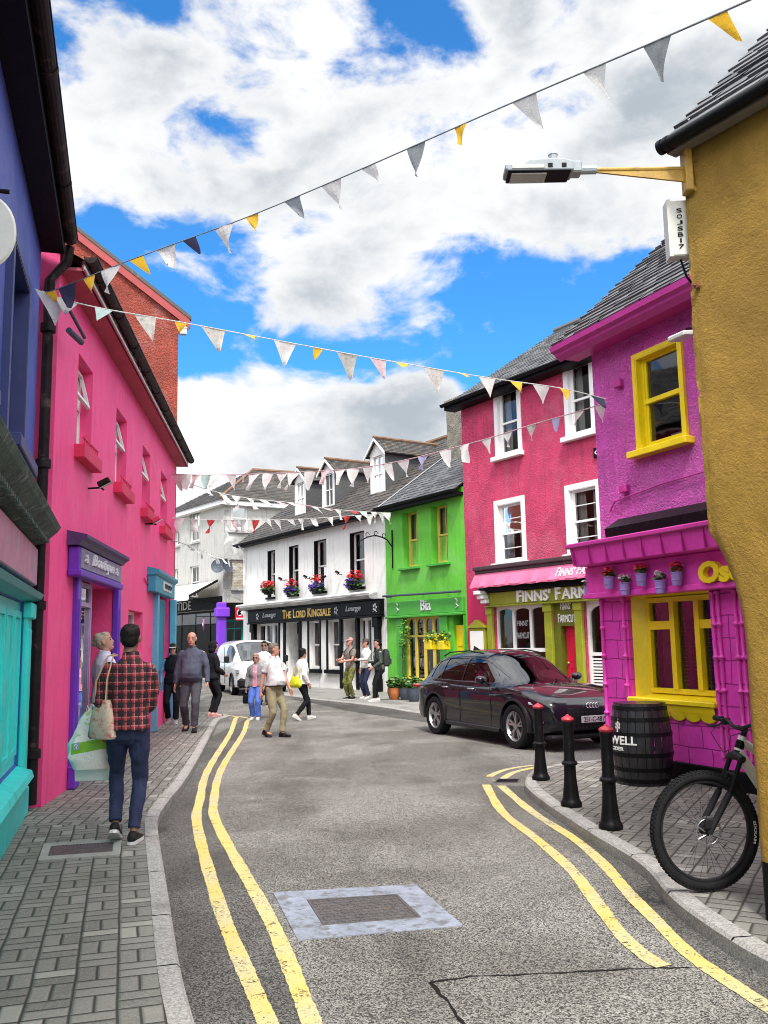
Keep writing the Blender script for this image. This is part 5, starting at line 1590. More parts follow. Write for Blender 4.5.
# ---- crimson building (chemist)
FR = along(GRt, -RD, 614) + (-RD) * 0.9
FF = Facade(GRt + (-RD) * .01, FR)
L = FF.len
ph = empty('crimson_building', FF.A, FF.rz, label='crimson pebble-dashed building with white sash windows over an olive chemist shopfront', cat='building')
ze = FF.hit(472, 397)[1]
u_ = [FF.rect(496, 518, 388, 455), FF.rect(566, 591, 364, 435), FF.rect(496.5, 522.5, 503, 560), FF.rect(568, 598, 488, 556)]
za0 = sum(w[2] for w in u_[:2]) / 2; za1 = sum(w[3] for w in u_[:2]) / 2; zb0 = sum(w[2] for w in u_[2:]) / 2; zb1 = sum(w[3] for w in u_[2:]) / 2
W = [(u_[0][0] + .08, u_[0][1], za0, za1), (u_[1][0] + .08, u_[1][1], za0, za1), (u_[2][0] + .08, u_[2][1], zb0, zb1), (u_[3][0] + .08, u_[3][1], zb0, zb1)]
zfb = FF.hit(550, 602)[1]; zft = FF.hit(550, 588)[1]
wL = FF.rect(495.5, 547, 607, 668); wL = (wL[0], wL[1], .75, zfb - .04)
dr = FF.rect(556, 578, 604, 700); dr = (dr[0], dr[1], .12, zfb - .04)
wR = FF.rect(586, 609, 602, 680); wR = (wR[0], wR[1] + .3, .25, zfb - .04)
mn = FF.rect(474, 487, 631, 655)
house_wall('wall', M['crimson_dash'], ph, L, ze, [w + (.16,) for w in W] + [wL + (.3,), dr + (.75,), wR + (.3,)], 8.6, ze + 3.0)
for i, w in enumerate(W):
    window(ph, w, .13, M['white'], sill=M['white'], fw=.07, rail=.5, hbars=1 if i >= 2 else 0, vbars=0, curtain=M['curtain'], surround=(.14, .025), sillw=(.20, .16, .12))
b = MB(); b.quad((.02, -.012, .1), (wL[0] - .2, -.012, .1), (wL[0] - .2, -.012, zft + .35), (.02, -.012, zft + .35)); b.build('ground_floor_render', M['crimson'], ph)
shx0 = wL[0] - .22
b = MB(); b.bbox(shx0 + .05, L - .1, -.12, -.002, zfb, zft, .015); b.bbox(shx0, L - .1, -.2, -.003, zfb - .045, zfb - .002, .012)
fb = b.build('fascia', M['olive'], ph)
ta, tb = FF.hit(517.5, 596, -.12)[0], FF.hit(606, 592, -.12)[0]
lettering('lettering', "FINNS' FARMCUT", M['letter_white'], fb, ta, tb + .35, zfb + (zft - zfb) * .10, zfb + (zft - zfb) * .97, -.14, caps=1.12, bold=.02, ext=.02)
zat = FF.hit(540, 566)[1]; zab = FF.hit(540, 582)[1]
b = MB(); b.bbox(shx0 - .30, L - .05, -.34, -.002, zat + .03, zat + .14, .02); b.bbox(shx0 - .26, L - .06, -.28, -.003, zat - .06, zat + .028, .01); b.build('canopy', pm('dark_lead_canopy', (.06, .03, .04), .6, .3, 4, .3), ph)
b = MB(); n = 26
for k in range(n):
    u0 = shx0 - .28 + (L - shx0 + .1) * k / n; u1 = shx0 - .28 + (L - shx0 + .1) * (k + 1) / n
    s0 = .015 * math.sin(k * 1.9); s1 = .015 * math.sin((k + 1) * 1.9)
    b.raw([(u0, -.25, zat - .05), (u1, -.25, zat - .05), (u1, -.46 + s1, zab + s1), (u0, -.46 + s0, zab + s0), (u1, -.45, zab - .05 + s1), (u0, -.45, zab - .05 + s0)], [(0, 1, 2, 3), (3, 2, 4, 5)])
aw = b.build('awning', M['pink_awning'], ph, smooth=True)
tl = lettering('lettering', "FINNS' FARMCUT", M['letter_white'], aw, 0, 1.75, 0, .26, 0, caps=1.2, ext=.004)
ang = math.atan2(.21, zat - .05 - zab)
uu = FF.hit(553, 573, -.5)[0]
tl.matrix_local = Matrix.Translation((uu, -.445, zab + .055)) @ Matrix.Rotation(-ang, 4, 'X')
b = MB(); b.bbox(shx0 - .2, L - .1, -.22, -.004, zft + .01, zab - .03, .01); b.build('gap_strip', M['black'], ph)  # black strip filling the gap between awning and fascia
for (ua, ub) in ((shx0 - .02, wL[0] - .02), (wL[1] + .02, dr[0] - .02), (dr[1] + .02, wR[0] - .02)):
    b = MB(); b.bbox(ua, ub, -.10, -.001, .1, zfb - .048, .012); b.bbox(ua - .02, ub + .02, -.13, -.002, .1, .5, .012); b.bbox(ua - .02, ub + .02, -.13, -.0021, zfb - .25, zfb - .049, .012)
    b.build('pilaster', M['olive'], ph)
b = MB()
for k in range(3): b.bbox(shx0 - .15 + k * .05, shx0 + .12 + k * .04, -.45 + k * .08, -.14, zft - .05 - k * .12, zft + .06 - k * .12, .02)
b.build('console_bracket', M['white'], ph)
f = arched(ph, wL, .12, 3, M['white'], fw=.06, zar=0, wm=.045, rise=.28)
b = MB(); b.box(wL[0] + .08, wL[1] - .08, .05, .14, wL[2] + .62, wL[2] + .72); b.build('rail', M['white'], f)
b = MB(); b.bbox(wL[0] - .02, wL[1] + .02, -.05, .25, .1, .745, .01); b.build('stall_riser', M['olive_dark'], ph)
lettering('window_lettering', "FINNS'", M['letter_dim'], f, wL[0] + (wL[1] - wL[0]) * .40, wL[0] + (wL[1] - wL[0]) * .60, 2.05, 2.2, .10, ext=.002)
lettering('window_lettering', "FARMCUT", M['letter_dim'], f, wL[0] + (wL[1] - wL[0]) * .38, wL[0] + (wL[1] - wL[0]) * .62, 1.72, 1.88, .10, ext=.002)
b = MB()
for (x0, x1, cc) in ((.08, .28, 0), (.40, .60, 1), (.72, .9, 0)):
    pass
b.box(wL[0] + .1, wL[1] - .1, .55, .6, 1.15, 1.4); b.box(wL[0] + .1, wL[1] - .1, .35, .6, 1.1, 1.13); b.build('display_shelf', pm('shelf_wood', (.22, .12, .05), .6, .3, 4, .1), f)
f2 = arched(ph, wR, .12, 1, M['white'], fw=.09, zar=0, rise=.5)
b = MB(); zsh = FF.hit(598, 655)[1]
b.box(wR[0] + .05, wR[1] - .05, .04, .16, zsh - .02, zsh + .06)
for k in range(16):
    z = zsh - .10 - k * .075
    if z < .35: break
    for (x0, x1) in ((wR[0] + .14, (wR[0] + wR[1]) / 2 - .06), ((wR[0] + wR[1]) / 2 + .06, wR[1] - .14)):
        b.box(x0, x1, .06, .085, z - .02, z + .025)
b.box((wR[0] + wR[1]) / 2 - .05, (wR[0] + wR[1]) / 2 + .05, .045, .1, .3, zsh - .02); b.box(wR[0] + .05, wR[0] + .13, .045, .1, .3, zsh - .02); b.box(wR[1] - .13, wR[1] - .05, .045, .1, .3, zsh - .02); b.box(wR[0] + .05, wR[1] - .05, .046, .1, .25, .36)
b.build('louvre', M['white'], f2)
# dark garment form behind that window
b = MB(); b.lathe([(.02, 1.9), (.16, 1.95), (.24, 2.1), (.27, 2.35), (.30, 2.6), (.22, 2.72), (.08, 2.76), (.06, 2.9), (.02, 2.92)], 14, Matrix.Translation(((wR[0] + wR[1]) / 2 - .08, .32, -.45)) @ Matrix.Scale(.6, 4, (0, 1, 0))); b.build('display_figure', M['cloth_black'], f2, smooth=True)
# door
b = MB(); zd = FF.hit(570, 626)[1]; ddw = dr[1] - dr[0]
b.box(dr[0] - .015, dr[0] + ddw * .30, -.02, .3, .12, zd); b.box(dr[0], dr[1], -.01, .3, zd + .0, zd + .12); b.box(dr[0], dr[1], .005, .12, zd + .121, dr[3]); b.box(dr[1] - .06, dr[1] + .015, -.021, .3, .12, zd); ds = b.build('door_surround', M['olive_dark'], ph)
lettering('lettering', "FINNS'", M['letter_white'], ds, dr[0] + ddw * .32, dr[0] + ddw * .78, (zd + dr[3]) / 2 + .12, (zd + dr[3]) / 2 + .32, -.005, caps=1.15)
lettering('lettering', "FARMCUT", M['letter_white'], ds, dr[0] + ddw * .18, dr[0] + ddw * .98, (zd + dr[3]) / 2 - .20, (zd + dr[3]) / 2 + .02, -.005, caps=1.15)
b = MB(); a_, c_ = dr[0] + ddw * .32, dr[1]
b.box(a_, c_, .14, .18, .12, zd - .002); 
for (z0_, z1_) in ((.3, 1.0), (1.15, zd - .2)):
    frame_boxes(b, a_ + .09, c_ - .09, z0_, z1_, .125, .141, .03)
d_ = b.build('door', M['red_door'], ph)
b = MB(); b.ell((a_ + .07, .11, 1.1), .03, .03, .03); b.build('handle', M['gold'], d_)
# menu case left of the shopfront
b = MB(); b.bbox(mn[0] - .06, mn[1] + .06, -.12, -.014, mn[2] - .1, mn[3] + .08, .01)
b.extr([(mn[0] - .12, mn[3] + .09), (mn[1] + .12, mn[3] + .09), ((mn[0] + mn[1]) / 2, mn[3] + .32)], 'y', -.16, -.014)
mc_ = b.build('notice_case', M['olive'], ph)
b = MB(); b.box(mn[0], mn[1], -.13, -.121, mn[2], mn[3]); b.build('notice', M['letter_white'], mc_)
# street name plate
r_ = FF.rect(594.5, 612, 446, 456.5)
b = MB(); b.bbox(r_[0], r_[1] + .6, -.05, -.002, r_[2], r_[3], .008); pl = b.build('name_plate', M['black'], ph)
lettering('lettering', 'GUARD', M['letter_white'], pl, r_[0] + .06, r_[1] + .5, r_[2] + .07, r_[3] - .07, -.058, ext=.006)
# roof
slates('roof', M['slate'], ph, -.35, L + .1, -.38, ze - .12, 4.3, ze + 3.0, w=.28, c=.22)
b = MB(); b.quad((-.35, 4.3, ze + 3.0), (L + .1, 4.3, ze + 3.0), (L + .1, 9, ze - .12), (-.35, 9, ze - .12)); b.build('roof_back', M['slate'], ph)
b = MB(); b.tube([(-.35, 4.3, ze + 3.03), (L, 4.3, ze + 3.03)], .11, 8); b.build('ridge_tiles', M['slate'], ph)
b = MB(); b.box(-.3, L, -.38, -.002, ze - .28, ze - .20); b.box(-.3, L, -.40, -.36, ze - .28, ze - .14); b.build('soffit', M['black'], ph)
gutter('gutter', M['black'], ph, -.35, L, -.46, ze - .12, .07)
b = MB(); b.tube([(-.05, -.08, ze - .3), (-.05, -.08, 5.0)], .03, 8)

# ---- magenta building (Oscar's)
MP = gnd(613, 766, PZ)
MD = (gnd(754, 792, PZ) - MP).normalized()
MA = MP
MF = Facade(MA, MA + MD * 4.6)
L = MF.len
mg = empty('magenta_building', MF.A, MF.rz, label='magenta building with yellow windows and hanging flower buckets', cat='building')
zs1 = MF.hit(650, 540, -.0)[1]
ze = MF.hit(612, 338)[1]
yw = MF.rect(639, 683, 349, 446)
sw = MF.rect(646, 717, 596, 690)
ztf = MF.hit(650, 592)[1]
sw = (MF.hit(633, 640)[0], MF.hit(717, 650)[0], MF.hit(676, 700)[1], ztf - .02)
house_wall('wall', M['magenta_dash'], mg, L, ze, [yw + (.12,), (sw[0], sw[1], sw[2], sw[3], .30)], 3.6, ze + 1.6, yr=1.8)
wn = window(mg, yw, .10, M['yellow'], sill=M['yellow'], fw=.055, rail=.52, surround=(.06, .04), sillw=(.14, .14, .08))
b = MB(); b.box(yw[0] + .15, yw[1] - .1, .28, .45, yw[2] + .05, yw[2] + .14); b.box(yw[0] + .2, yw[1] - .25, .3, .42, yw[2] + .14, yw[2] + .2); b.build('books_on_sill', M['curtain'], wn)
b = MB(); foliage(b, (yw[1] - .22, .35, yw[2] + .30), .12, .08, .12, 60, .07, random.Random(2)); b.build('pot_plant', M['teal_dark'], wn)
# cement blocks of the ground floor, grooved
def block_mat():
    m, nt, b = base_mat('magenta_block_facing')
    tc = nt.new('ShaderNodeTexCoord').outputs['Object']
    x, y, z = nt.sep(tc)
    wob = nt.math('MULTIPLY', nt.math('SUBTRACT', nt.noise(tc, 3, 2), .5), .05)
    br = nt.new('ShaderNodeTexBrick'); nt.l.new(nt.comb(nt.math('ADD', x, wob), nt.math('ADD', z, wob), 0.0), br.inputs[0])
    br.inputs['Scale'].default_value = 1.0; br.inputs['Brick Width'].default_value = .36; br.inputs['Row Height'].default_value = .24
    br.inputs['Mortar Size'].default_value = .008; br.inputs['Mortar Smooth'].default_value = .4
    br.offset = .37; br.squash = 1.3; br.squash_frequency = 3
    n = nt.noise(tc, 4, 5, .6)
    c = nt.mix(nt.ramp(n, .3, .7), (.60, .04, .38), (.72, .055, .46))
    c = nt.mix(br.outputs['Fac'], c, (.34, .015, .22))
    nt.l.new(c, b.inputs['Base Color']); b.inputs['Roughness'].default_value = .5
    h = nt.math('ADD', nt.math('SUBTRACT', 1.0, br.outputs['Fac']), nt.math('MULTIPLY', nt.noise(tc, 22, 4), .35))
    bump(nt, b, h, 1.0, .02)
    return m
M['blocks'] = block_mat()
b = MB(); wall_skin(b, -.03, L, .30, zs1 - .35, [(sw[0], sw[1], sw[2] - .02, zs1 - .3, .06)], y=-.06); b.quad((-.03, -.06, .3), (-.03, .0, .3), (-.03, 0, zs1), (-.03, -.06, zs1)); b.quad((-.03, -.06, .30), (L, -.06, .30), (L, 0, .30), (-.03, 0, .30))
b.build('block_facing', M['blocks'], mg)
b = MB(); b.bbox(-.05, L, -.09, -.001, .08, .30, .01); b.build('plinth', M['black'], mg)
# cornice (block course), fascia
zc1 = MF.hit(640, 535, -.45)[1]; zc0 = MF.hit(640, 557, -.40)[1]
b = MB(); b.bbox(-.12, L, -.50, -.003, zc1 - .03, zc1 + .03, .012); b.build('cornice', M['magenta_dark'], mg)
b = MB(); b.extr([(-.002, zc1 - .031), (-.45, zc1 - .031), (-.40, zc0), (-.36, zc0 - .01), (-.002, zc0 - .01)], 'x', -.08, L); cb = b.build('cornice_blocks', M['magenta'], mg)
for k in range(12):
    b = MB(); b.box(-.02 + k * .33, -.012 + k * .33, -.455, -.40, zc0, zc1 - .032); b.build('joint', M['magenta_dark'], cb)
b = MB(); b.bbox(-.12, L, -.20, -.0025, ztf, zc0 - .012, .012); b.bbox(-.14, L, -.24, -.0026, ztf - .04, ztf + .03, .01); fb = b.build('fascia', M['magenta'], mg)
o0, o1 = MF.hit(703, 572, -.2)[0], MF.hit(734, 575, -.2)[0]
zo0, zo1 = MF.hit(706, 584, -.2)[1], MF.hit(706, 563, -.2)[1]
lettering('lettering', "Oscar's", M['yellow'], fb, o0, o0 + (o1 - o0) * 2.55, zo0, zo1 + .02, -.235, bold=.05, ext=.04, shear=.05)
# knobbly moulded rods on the piers
def rod(u, seed):
    rr = random.Random(seed); b = MB()
    z = .42; pts = [(u, -.075, z)]; rs = [.022]
    top = ztf - .06
    seg = (top - z) / 5
    for k in range(5):
        z2 = z + seg
        for (f, r) in ((.08, .018), (.5, .020), (.9, .018), (.95, .034), (1.0, .040)):
            pts.append((u + rr.uniform(-.006, .006), -.075, z + seg * f)); rs.append(r)
        z = z2
    b.tube(pts, rs, 8)
    return b.build('moulded_rod', M['magenta'], mg, smooth=True)
for i, px in enumerate((610, 626, 712, 716, 737, 741)):
    pass
for i, u in enumerate((.03, sw[0] - .06)): rod(u, i)
for i, u in enumerate((sw[1] + .06, sw[1] + .14, sw[1] + .38, sw[1] + .46, sw[1] + .8)): rod(u, i + 5)
# shop window
b = MB(); ft = .15
b.quad((sw[0], -.002, sw[2]), (sw[0], -.002, sw[3]), (sw[0] + .15, ft, sw[3] - .05), (sw[0] + .15, ft, sw[2] + .06))
b.quad((sw[1], -.002, sw[2]), (sw[1] - .03, ft, sw[2] + .06), (sw[1] - .03, ft, sw[3] - .05), (sw[1], -.002, sw[3]))
b.quad((sw[0], -.002, sw[3]), (sw[1], -.002, sw[3]), (sw[1] - .03, ft, sw[3] - .05), (sw[0] + .15, ft, sw[3] - .05))
b.quad((sw[0], -.002, sw[2]), (sw[0] + .15, ft, sw[2] + .06), (sw[1] - .03, ft, sw[2] + .06), (sw[1], -.002, sw[2]))
a_, c_ = sw[0] + .15, sw[1] - .03; z0_, z1_ = sw[2] + .06, sw[3] - .05
frame_boxes(b, a_, c_, z0_, z1_, ft - .05, ft + .02, .06)
W3 = c_ - a_
x1, x2 = a_ + W3 * .385, a_ + W3 * .72
b.box(x1 - .038, x1 + .038, ft - .07, ft + .018, z0_ + .06, z1_ - .06); b.box(x2 - .038, x2 + .038, ft - .07, ft + .018, z0_ + .06, z1_ - .06)
zt2 = z1_ - .52 * .62
for (p_, q_) in ((a_ + .06, x1 - .038), (x2 + .038, c_ - .06)): b.box(p_, q_, ft - .06, ft + .016, zt2 - .06, zt2 + .04)
wn = b.build('shop_window', M['yellow'], mg)
b = MB(); b.quad((a_, ft, z0_), (c_, ft, z0_), (c_, ft, z1_), (a_, ft, z1_)); b.build('pane', M['glass'], wn)
b = MB()
n = 10
for (p_, q_) in ((a_ + .06, a_ + .24), (x2 - .22, x2 - .06), (x1 + .03, x1 + .12)):
    for k in range(n):
        s0 = p_ + (q_ - p_) * k / n; s1 = p_ + (q_ - p_) * (k + 1) / n
        b.quad((s0, ft + .12 + .03 * math.sin(k * 1.8), z0_), (s1, ft + .12 + .03 * math.sin((k + 1) * 1.8), z0_), (s1, ft + .12 + .03 * math.sin((k + 1) * 1.8), z1_), (s0, ft + .12 + .03 * math.sin(k * 1.8), z1_))
b.build('curtain', M['curtain_dark'], wn)
b = MB(); z = z0_ + .05
while z < zt2:
    b.box(a_ + .2, c_ - .1, ft + .2, ft + .235, z, z + .006); z += .045
b.build('blind', pm('brown_blind', (.13, .07, .05), .6, .2, 6, .1), wn)
b = MB()
zsy = sw[2]
b.bbox(sw[0] - .02, sw[1] + .03, -.13, .0, zsy - .05, zsy + .012, .012)
n = 60; U0, U1 = sw[0] + .0, sw[1] + .01
b.quad((U0, -.11, zsy - .05), (U1, -.11, zsy - .05), (U1, -.10, zsy - .12), (U0, -.10, zsy - .12))
for k in range(n):
    f0, f1 = k / n, (k + 1) / n
    dd_ = lambda f: .05 + .05 * abs(math.sin(f * math.pi * 6.0)) ** .6
    b.raw([(U0 + (U1 - U0) * f0, -.11, zsy - .12), (U0 + (U1 - U0) * f1, -.11, zsy - .12), (U0 + (U1 - U0) * f1, -.09, zsy - .12 - dd_(f1)), (U0 + (U1 - U0) * f0, -.09, zsy - .12 - dd_(f0)),
           (U0 + (U1 - U0) * f0, -.05, zsy - .12 - dd_(f0)), (U0 + (U1 - U0) * f1, -.05, zsy - .12 - dd_(f1))], [(0, 1, 2, 3), (3, 2, 5, 4)])
b.build('sill', M['yellow'], wn)
# black awning cassette over the cornice
r0 = MF.hit(606, 531, -.35); r1 = MF.hit(697, 515, -.35)
za_ = (r0[1] + r1[1]) / 2
b = MB(); b.extr([(-.004, za_ + .13), (-.20, za_ + .15), (-.42, za_ + .02), (-.40, za_ - .12), (-.15, za_ - .16), (-.004, za_ - .10)], 'x', MF.hit(609, 531, -.35)[0], L); b.build('awning_cassette', M['black_iron'], mg)
b = MB(); b.tube([(.25, -.03, za_ + .3), (.35, -.03, za_ + .42), (1.2, -.03, za_ + .5), (L, -.03, za_ + .62)], .010, 6); b.build('cable', M['magenta_dark'], mg)
for (px, py) in ((621, 384), (627, 489)):
    u, z = MF.hit(px, py); b = MB(); b.bbox(u - .06, u + .06, -.08, -.002, z - .05, z + .05, .01); b.build('junction_box', M['magenta_dark'], mg)
# eaves + roof
b = MB(); b.box(-.30, L, -.34, -.002, ze - .10, ze - .05); b.extr([(-.30, ze - .14), (-.38, ze - .08), (-.40, ze + .04), (-.38, ze + .06), (-.30, ze + .06)], 'x', -.30, L); b.build('eaves_board', M['magenta_dark'], mg)
b = MB(); b.extr([(-.381, ze - .05), (-.44, ze - .02), (-.45, ze + .05), (-.381, ze + .05)], 'x', -.32, L); b.build('gutter', M['magenta_dark'], mg)
slates('roof', M['slate'], mg, -.34, L, -.40, ze + .07, 1.8, ze + 2.05, w=.26, c=.17, th=.018)
b = MB(); b.quad((-.32, 1.8, ze + 2.03), (L, 1.8, ze + 2.03), (L, 4.1, ze + .05), (-.32, 4.1, ze + .05)); b.quad((-.32, -.39, ze + .04), (-.32, 1.8, ze + 2.0), (-.32, 4.0, ze + .04)); b.build('roof_back', M['slate'], mg)
b = MB(); b.tube([(-.34, 1.8, ze + 2.06), (L, 1.8, ze + 2.06)], .08, 8); b.build('ridge_tiles', M['slate'], mg)

# floodlight at the eave on the right
u, z = MF.hit(683, 331, -.5)
fl = empty('floodlight', MF.world(u, 0, z), MF.rz, label='small pale floodlight hanging under the magenta eave by the yellow wall', cat='floodlight')
b = MB(); b.tube([(0, 0, .1), (0, -.3, .08), (0, -.45, .03)], .015, 6); b.build('bracket', M['black_iron'], fl)
b = MB(); b.bbox(-.13, .13, -.62, -.42, -.02, .04, .015, Matrix.Rotation(R(8), 4, 'X')); b.build('housing', M['off_white'], fl)

# flower buckets
def bucket(px, py, flower, label, out=-.26, chain=True):
    u, z = MF.hit(px, py, out)
    r = empty('flower_bucket', MF.world(u, 0, z), MF.rz, label=label, cat='flower bucket', group='lavender buckets of flowers hung on the magenta fascia')
    T = Matrix.Translation((0, out - .03, 0))
    b = MB(); b.lathe([(.001, -.085), (.052, -.085), (.060, -.02), (.064, .05), (.070, .055), (.070, .065), (.060, .065), (.056, .04), (.001, .04)], 18, T); b.lathe([(.061, -.03), (.064, -.025), (.064, -.018), (.061, -.013)], 18, T)
    b.build('bucket', M['lavender'], r, smooth=True)
    b = MB(); b.tube([(0, out + .03, .06), (0, out + .045, .16), (0, out + .06, .18)], .004, 5); b.tube([(.0, out - .0, .06), (.035, out + .03, .14), (.04, out + .04, .17)], .004, 5); b.build('hook', M['lavender'], r)
    rr = random.Random(int(px)); b = MB(); foliage(b, (0, out - .03, .10), .075, .07, .05, 50, .045, rr); b.build('foliage', M['leaf'], r)
    b = MB(); foliage(b, (0, out - .04, .135), .085 if flower == 'petal_red' else .05, .07, .05, 70 if flower == 'petal_red' else 34, .042, rr); b.build('blossoms', M[flower], r)
bucket(591, 591, 'petal_white', 'lowest leftmost lavender bucket with white flowers at the fascia corner', -.12)
bucket(611, 582, 'petal_red', 'lavender bucket of red flowers nearest the chemist shop')
bucket(627, 588, 'petal_white', 'lavender bucket of white flowers between the first two red ones')
bucket(643.5, 579, 'petal_red', 'middle lavender bucket of red flowers above the yellow window')
bucket(662.5, 586, 'petal_white', 'lavender bucket of white flowers between the last two red ones')
bucket(679, 578, 'petal_red', 'lavender bucket of red flowers nearest the yellow lettering')

# ================================================================== ochre building, right foreground
YC = along(gnd(764, 921, PZ), RD, 764)
YA0 = gnd(764, 920, PZ)
YD = -RD
ucx = YA0 + RD * .20               # upper corner of the facade
ucx.z = 0
YF = Facade(ucx, ucx + YD * 4.2)
L = YF.len
oc = empty('ochre_building', YF.A, YF.rz, label='rough ochre rendered corner building with slate eave at the right edge', cat='building')
def ochre_mat():
    m, nt, b = base_mat('ochre_render')
    tc = nt.new('ShaderNodeTexCoord').outputs['Object']
    n1 = nt.noise(tc, 1.3, 6, .65, .4); n2 = nt.noise(tc, 9, 5, .65); n3 = nt.noise(tc, 46, 4, .65)
    c = nt.mix(nt.ramp(n1, .3, .7), (.24, .135, .013), (.40, .235, .03))
    c = nt.mix(nt.ramp(n2, .52, .75, 0, .5), c, (.20, .105, .012))
    c = nt.mix(nt.ramp(n3, .58, .72, 0, .6), c, (.17, .09, .012))
    nt.l.new(c, b.inputs['Base Color']); b.inputs['Roughness'].default_value = .75
    n4 = nt.noise(tc, 110, 3, .7)
    h = nt.math('ADD', nt.math('ADD', nt.math('MULTIPLY', n3, .6), nt.math('MULTIPLY', n4, .35)), nt.math('ADD', nt.math('MULTIPLY', n2, .55), nt.math('MULTIPLY', n1, 1.6)))
    bump(nt, b, h, 1.0, .018)
    return m
M['ochre'] = ochre_mat()
ztop = YF.hit(690, 168)[1] + .13
# grid wall: x from the corner along the front, corner cut back below about 2.3 m
def corner_x(z):
    zc = 2.36
    if z >= zc: 
        return .006 * math.sin(z * 3.1) + .004 * mnoise.noise(Vector((z * 9, 0, 0))) + (.012 if .2 < (z * 1.3) % 1 < .26 else 0)
    t = min(1, (zc - z) / .62)
    return (.20 * (math.sin(t * math.pi / 2) ** .8)) + .003 * math.sin(z * 9)
b = MB(); nz = 90; nu = 46
def yrel(u, z):
    v = mnoise.noise(Vector((u * 1.3, z * 1.3, 3.1))) * .022 + mnoise.noise(Vector((u * 5, z * 5, 1.1))) * .007
    return v
cols = []
zs_ = [.42 + (ztop - .42) * k / nz for k in range(nz + 1)]
ringw = []
side = (Vector((.97, .12, 0)).normalized())
sl_u = side.dot(YF.u); sl_y = side.dot(-YF.n)
for z in zs_:
    row = []
    cx = corner_x(z)
    # side wall (return), chamfer, round arris, front
    S0 = 4.0
    sc = cx * 1.25
    for k in range(10):
        s = S0 + (sc - S0) * (k / 9)
        row.append((sl_u * s, sl_y * s, z))
    for k in range(1, 5):
        t = k / 5; p0 = Vector((sl_u * sc, sl_y * sc)); p1 = Vector((cx + .0, 0))
        q_ = p0.lerp(p1, t); row.append((q_.x, q_.y, z))
    for k in range(nu + 1):
        u = cx + .01 + (L - cx - .01) * (k / nu) ** 1.3
        e = min(1, (u - cx) / .05)
        row.append((u, (1 - e) ** 2 * .02 + yrel(u, z) * e, z))
    ringw.append(row)
for i in range(len(ringw) - 1):
    for j in range(len(ringw[0]) - 1):
        b.quad(ringw[i][j], ringw[i][j + 1], ringw[i + 1][j + 1], ringw[i + 1][j])
ow = b.build('wall', M['ochre'], oc)
me = ow.data
import bmesh
bm = bmesh.new(); bm.from_mesh(me); bmesh.ops.remove_doubles(bm, verts=bm.verts, dist=.0008); bmesh.ops.recalc_face_normals(bm, faces=bm.faces)
bm.to_mesh(me); bm.free(); me.polygons.foreach_set('use_smooth', [True] * len(me.polygons))
b = MB(); row = [(p[0], p[1]) for p in ringw[0]]
for j in range(len(row) - 1):
    b.quad((row[j][0], row[j][1], .08), (row[j + 1][0], row[j + 1][1], .08), (row[j + 1][0], row[j + 1][1], .43), (row[j][0], row[j][1], .43))
bp = b.build('plinth', M['black'], oc); 
b = MB(); b.quad((L, 0, 0), (L, 5, 0), (L, 5, ztop), (L, 0, ztop)); b.quad((sl_u * 4, sl_y * 4, 0), (L, 5, 0), (L, 5, ztop), (sl_u * 4, sl_y * 4, ztop)); b.build('back_wall', M['ochre'], oc)
gz_ = YF.hit(666, 148, -.22)[1]
slates('roof', M['slate'], oc, -.03, L, -.13, ztop + .06, 1.9, ztop + 2.1, w=.24, c=.17, th=.014)
b = MB(); b.quad((-.03, -.12, ztop + .03), (-.03, 1.9, ztop + 2.06), (-.03, 3.9, ztop + .03)); b.quad((-.03, 1.9, ztop + 2.07), (L, 1.9, ztop + 2.07), (L, 4.4, ztop), (-.03, 4.4, ztop)); b.build('roof_back', M['slate'], oc)
b = MB(); b.box(-.03, L, -.11, -.02, ztop - .02, ztop + .04); b.build('soffit', pm('weathered_eave_board', (.16, .14, .12), .8, .3, 5, .4), oc)
b = MB(); b.tube([(-.05, -.15, ztop + .02), (L, -.15, ztop + .02)], .043, 14); 
for u in (-.05, -.0, .9, 1.9): b.tube([(u, -.15, ztop + .02), (u + .03, -.15, ztop + .02)], .050, 14)
b.build('gutter', M['black_iron'], oc, smooth=True)
b = MB(); b.lathe([(.001, -.03), (.02, -.03), (.02, 0)], 8, Matrix.Translation((.06, -.03, ztop - .95)) @ Matrix.Rotation(R(90), 4, 'X')); b.tube([(.06, 0, ztop - .95), (.06, -.06, ztop - .95)], .008, 6); b.build('bolt', pm('rusty_bolt', (.20, .08, .04), .8, .3, 9, .3), oc)

# street lamp on its bracket arm
zl = YF.hit(690, 178, -.02)[1]
P_att = YF.world(.03, -.01, 0)
uL, zL_ = YF.hit(693, 170, -.03)
def at_depth(px, py, Y):
    d = ray(px, py); return CAM + d * ((Y - CAM.y) / d.y)
A1 = at_depth(688, 176, P_att.y - .02)
B1 = at_depth(590, 170, P_att.y - .02)
C1 = at_depth(504, 172, P_att.y - .02)
lampR = empty('street_lamp', (A1.x, A1.y, A1.z), 0, label='grey LED street lamp on an ochre painted arm reaching over the street', cat='street lamp')
lx = lambda P_: P_.x - A1.x
lz = lambda P_: P_.z - A1.z
b = MB(); b.tube([(-.0, 0, .05), (lx(B1), 0, lz(B1) + .0)], .016, 10)
b.extr([(-.0, -.045), (lx(B1) * .95, lz(B1) - .018), (lx(B1) * .95, lz(B1) - .010), (-.0, .04)], 'y', -.008, .008)
b.bbox(-.03, .02, -.05, .05, -.12, .18, .006)
b.tube([(.0, .0, .06), (.05, .03, .16)], .010, 6); b.tube([(0, -.03, -.08), (.05, -.02, -.12)], .014, 6)
b.build('arm', pm('ochre_painted_steel', (.42, .25, .035), .5, .25, 6, .3, dirt=((.18, .09, .02), .2, 8)), lampR)
hx0, hx1 = lx(C1), lx(B1)
Rl = Matrix.Translation((hx1, 0, lz(B1)))
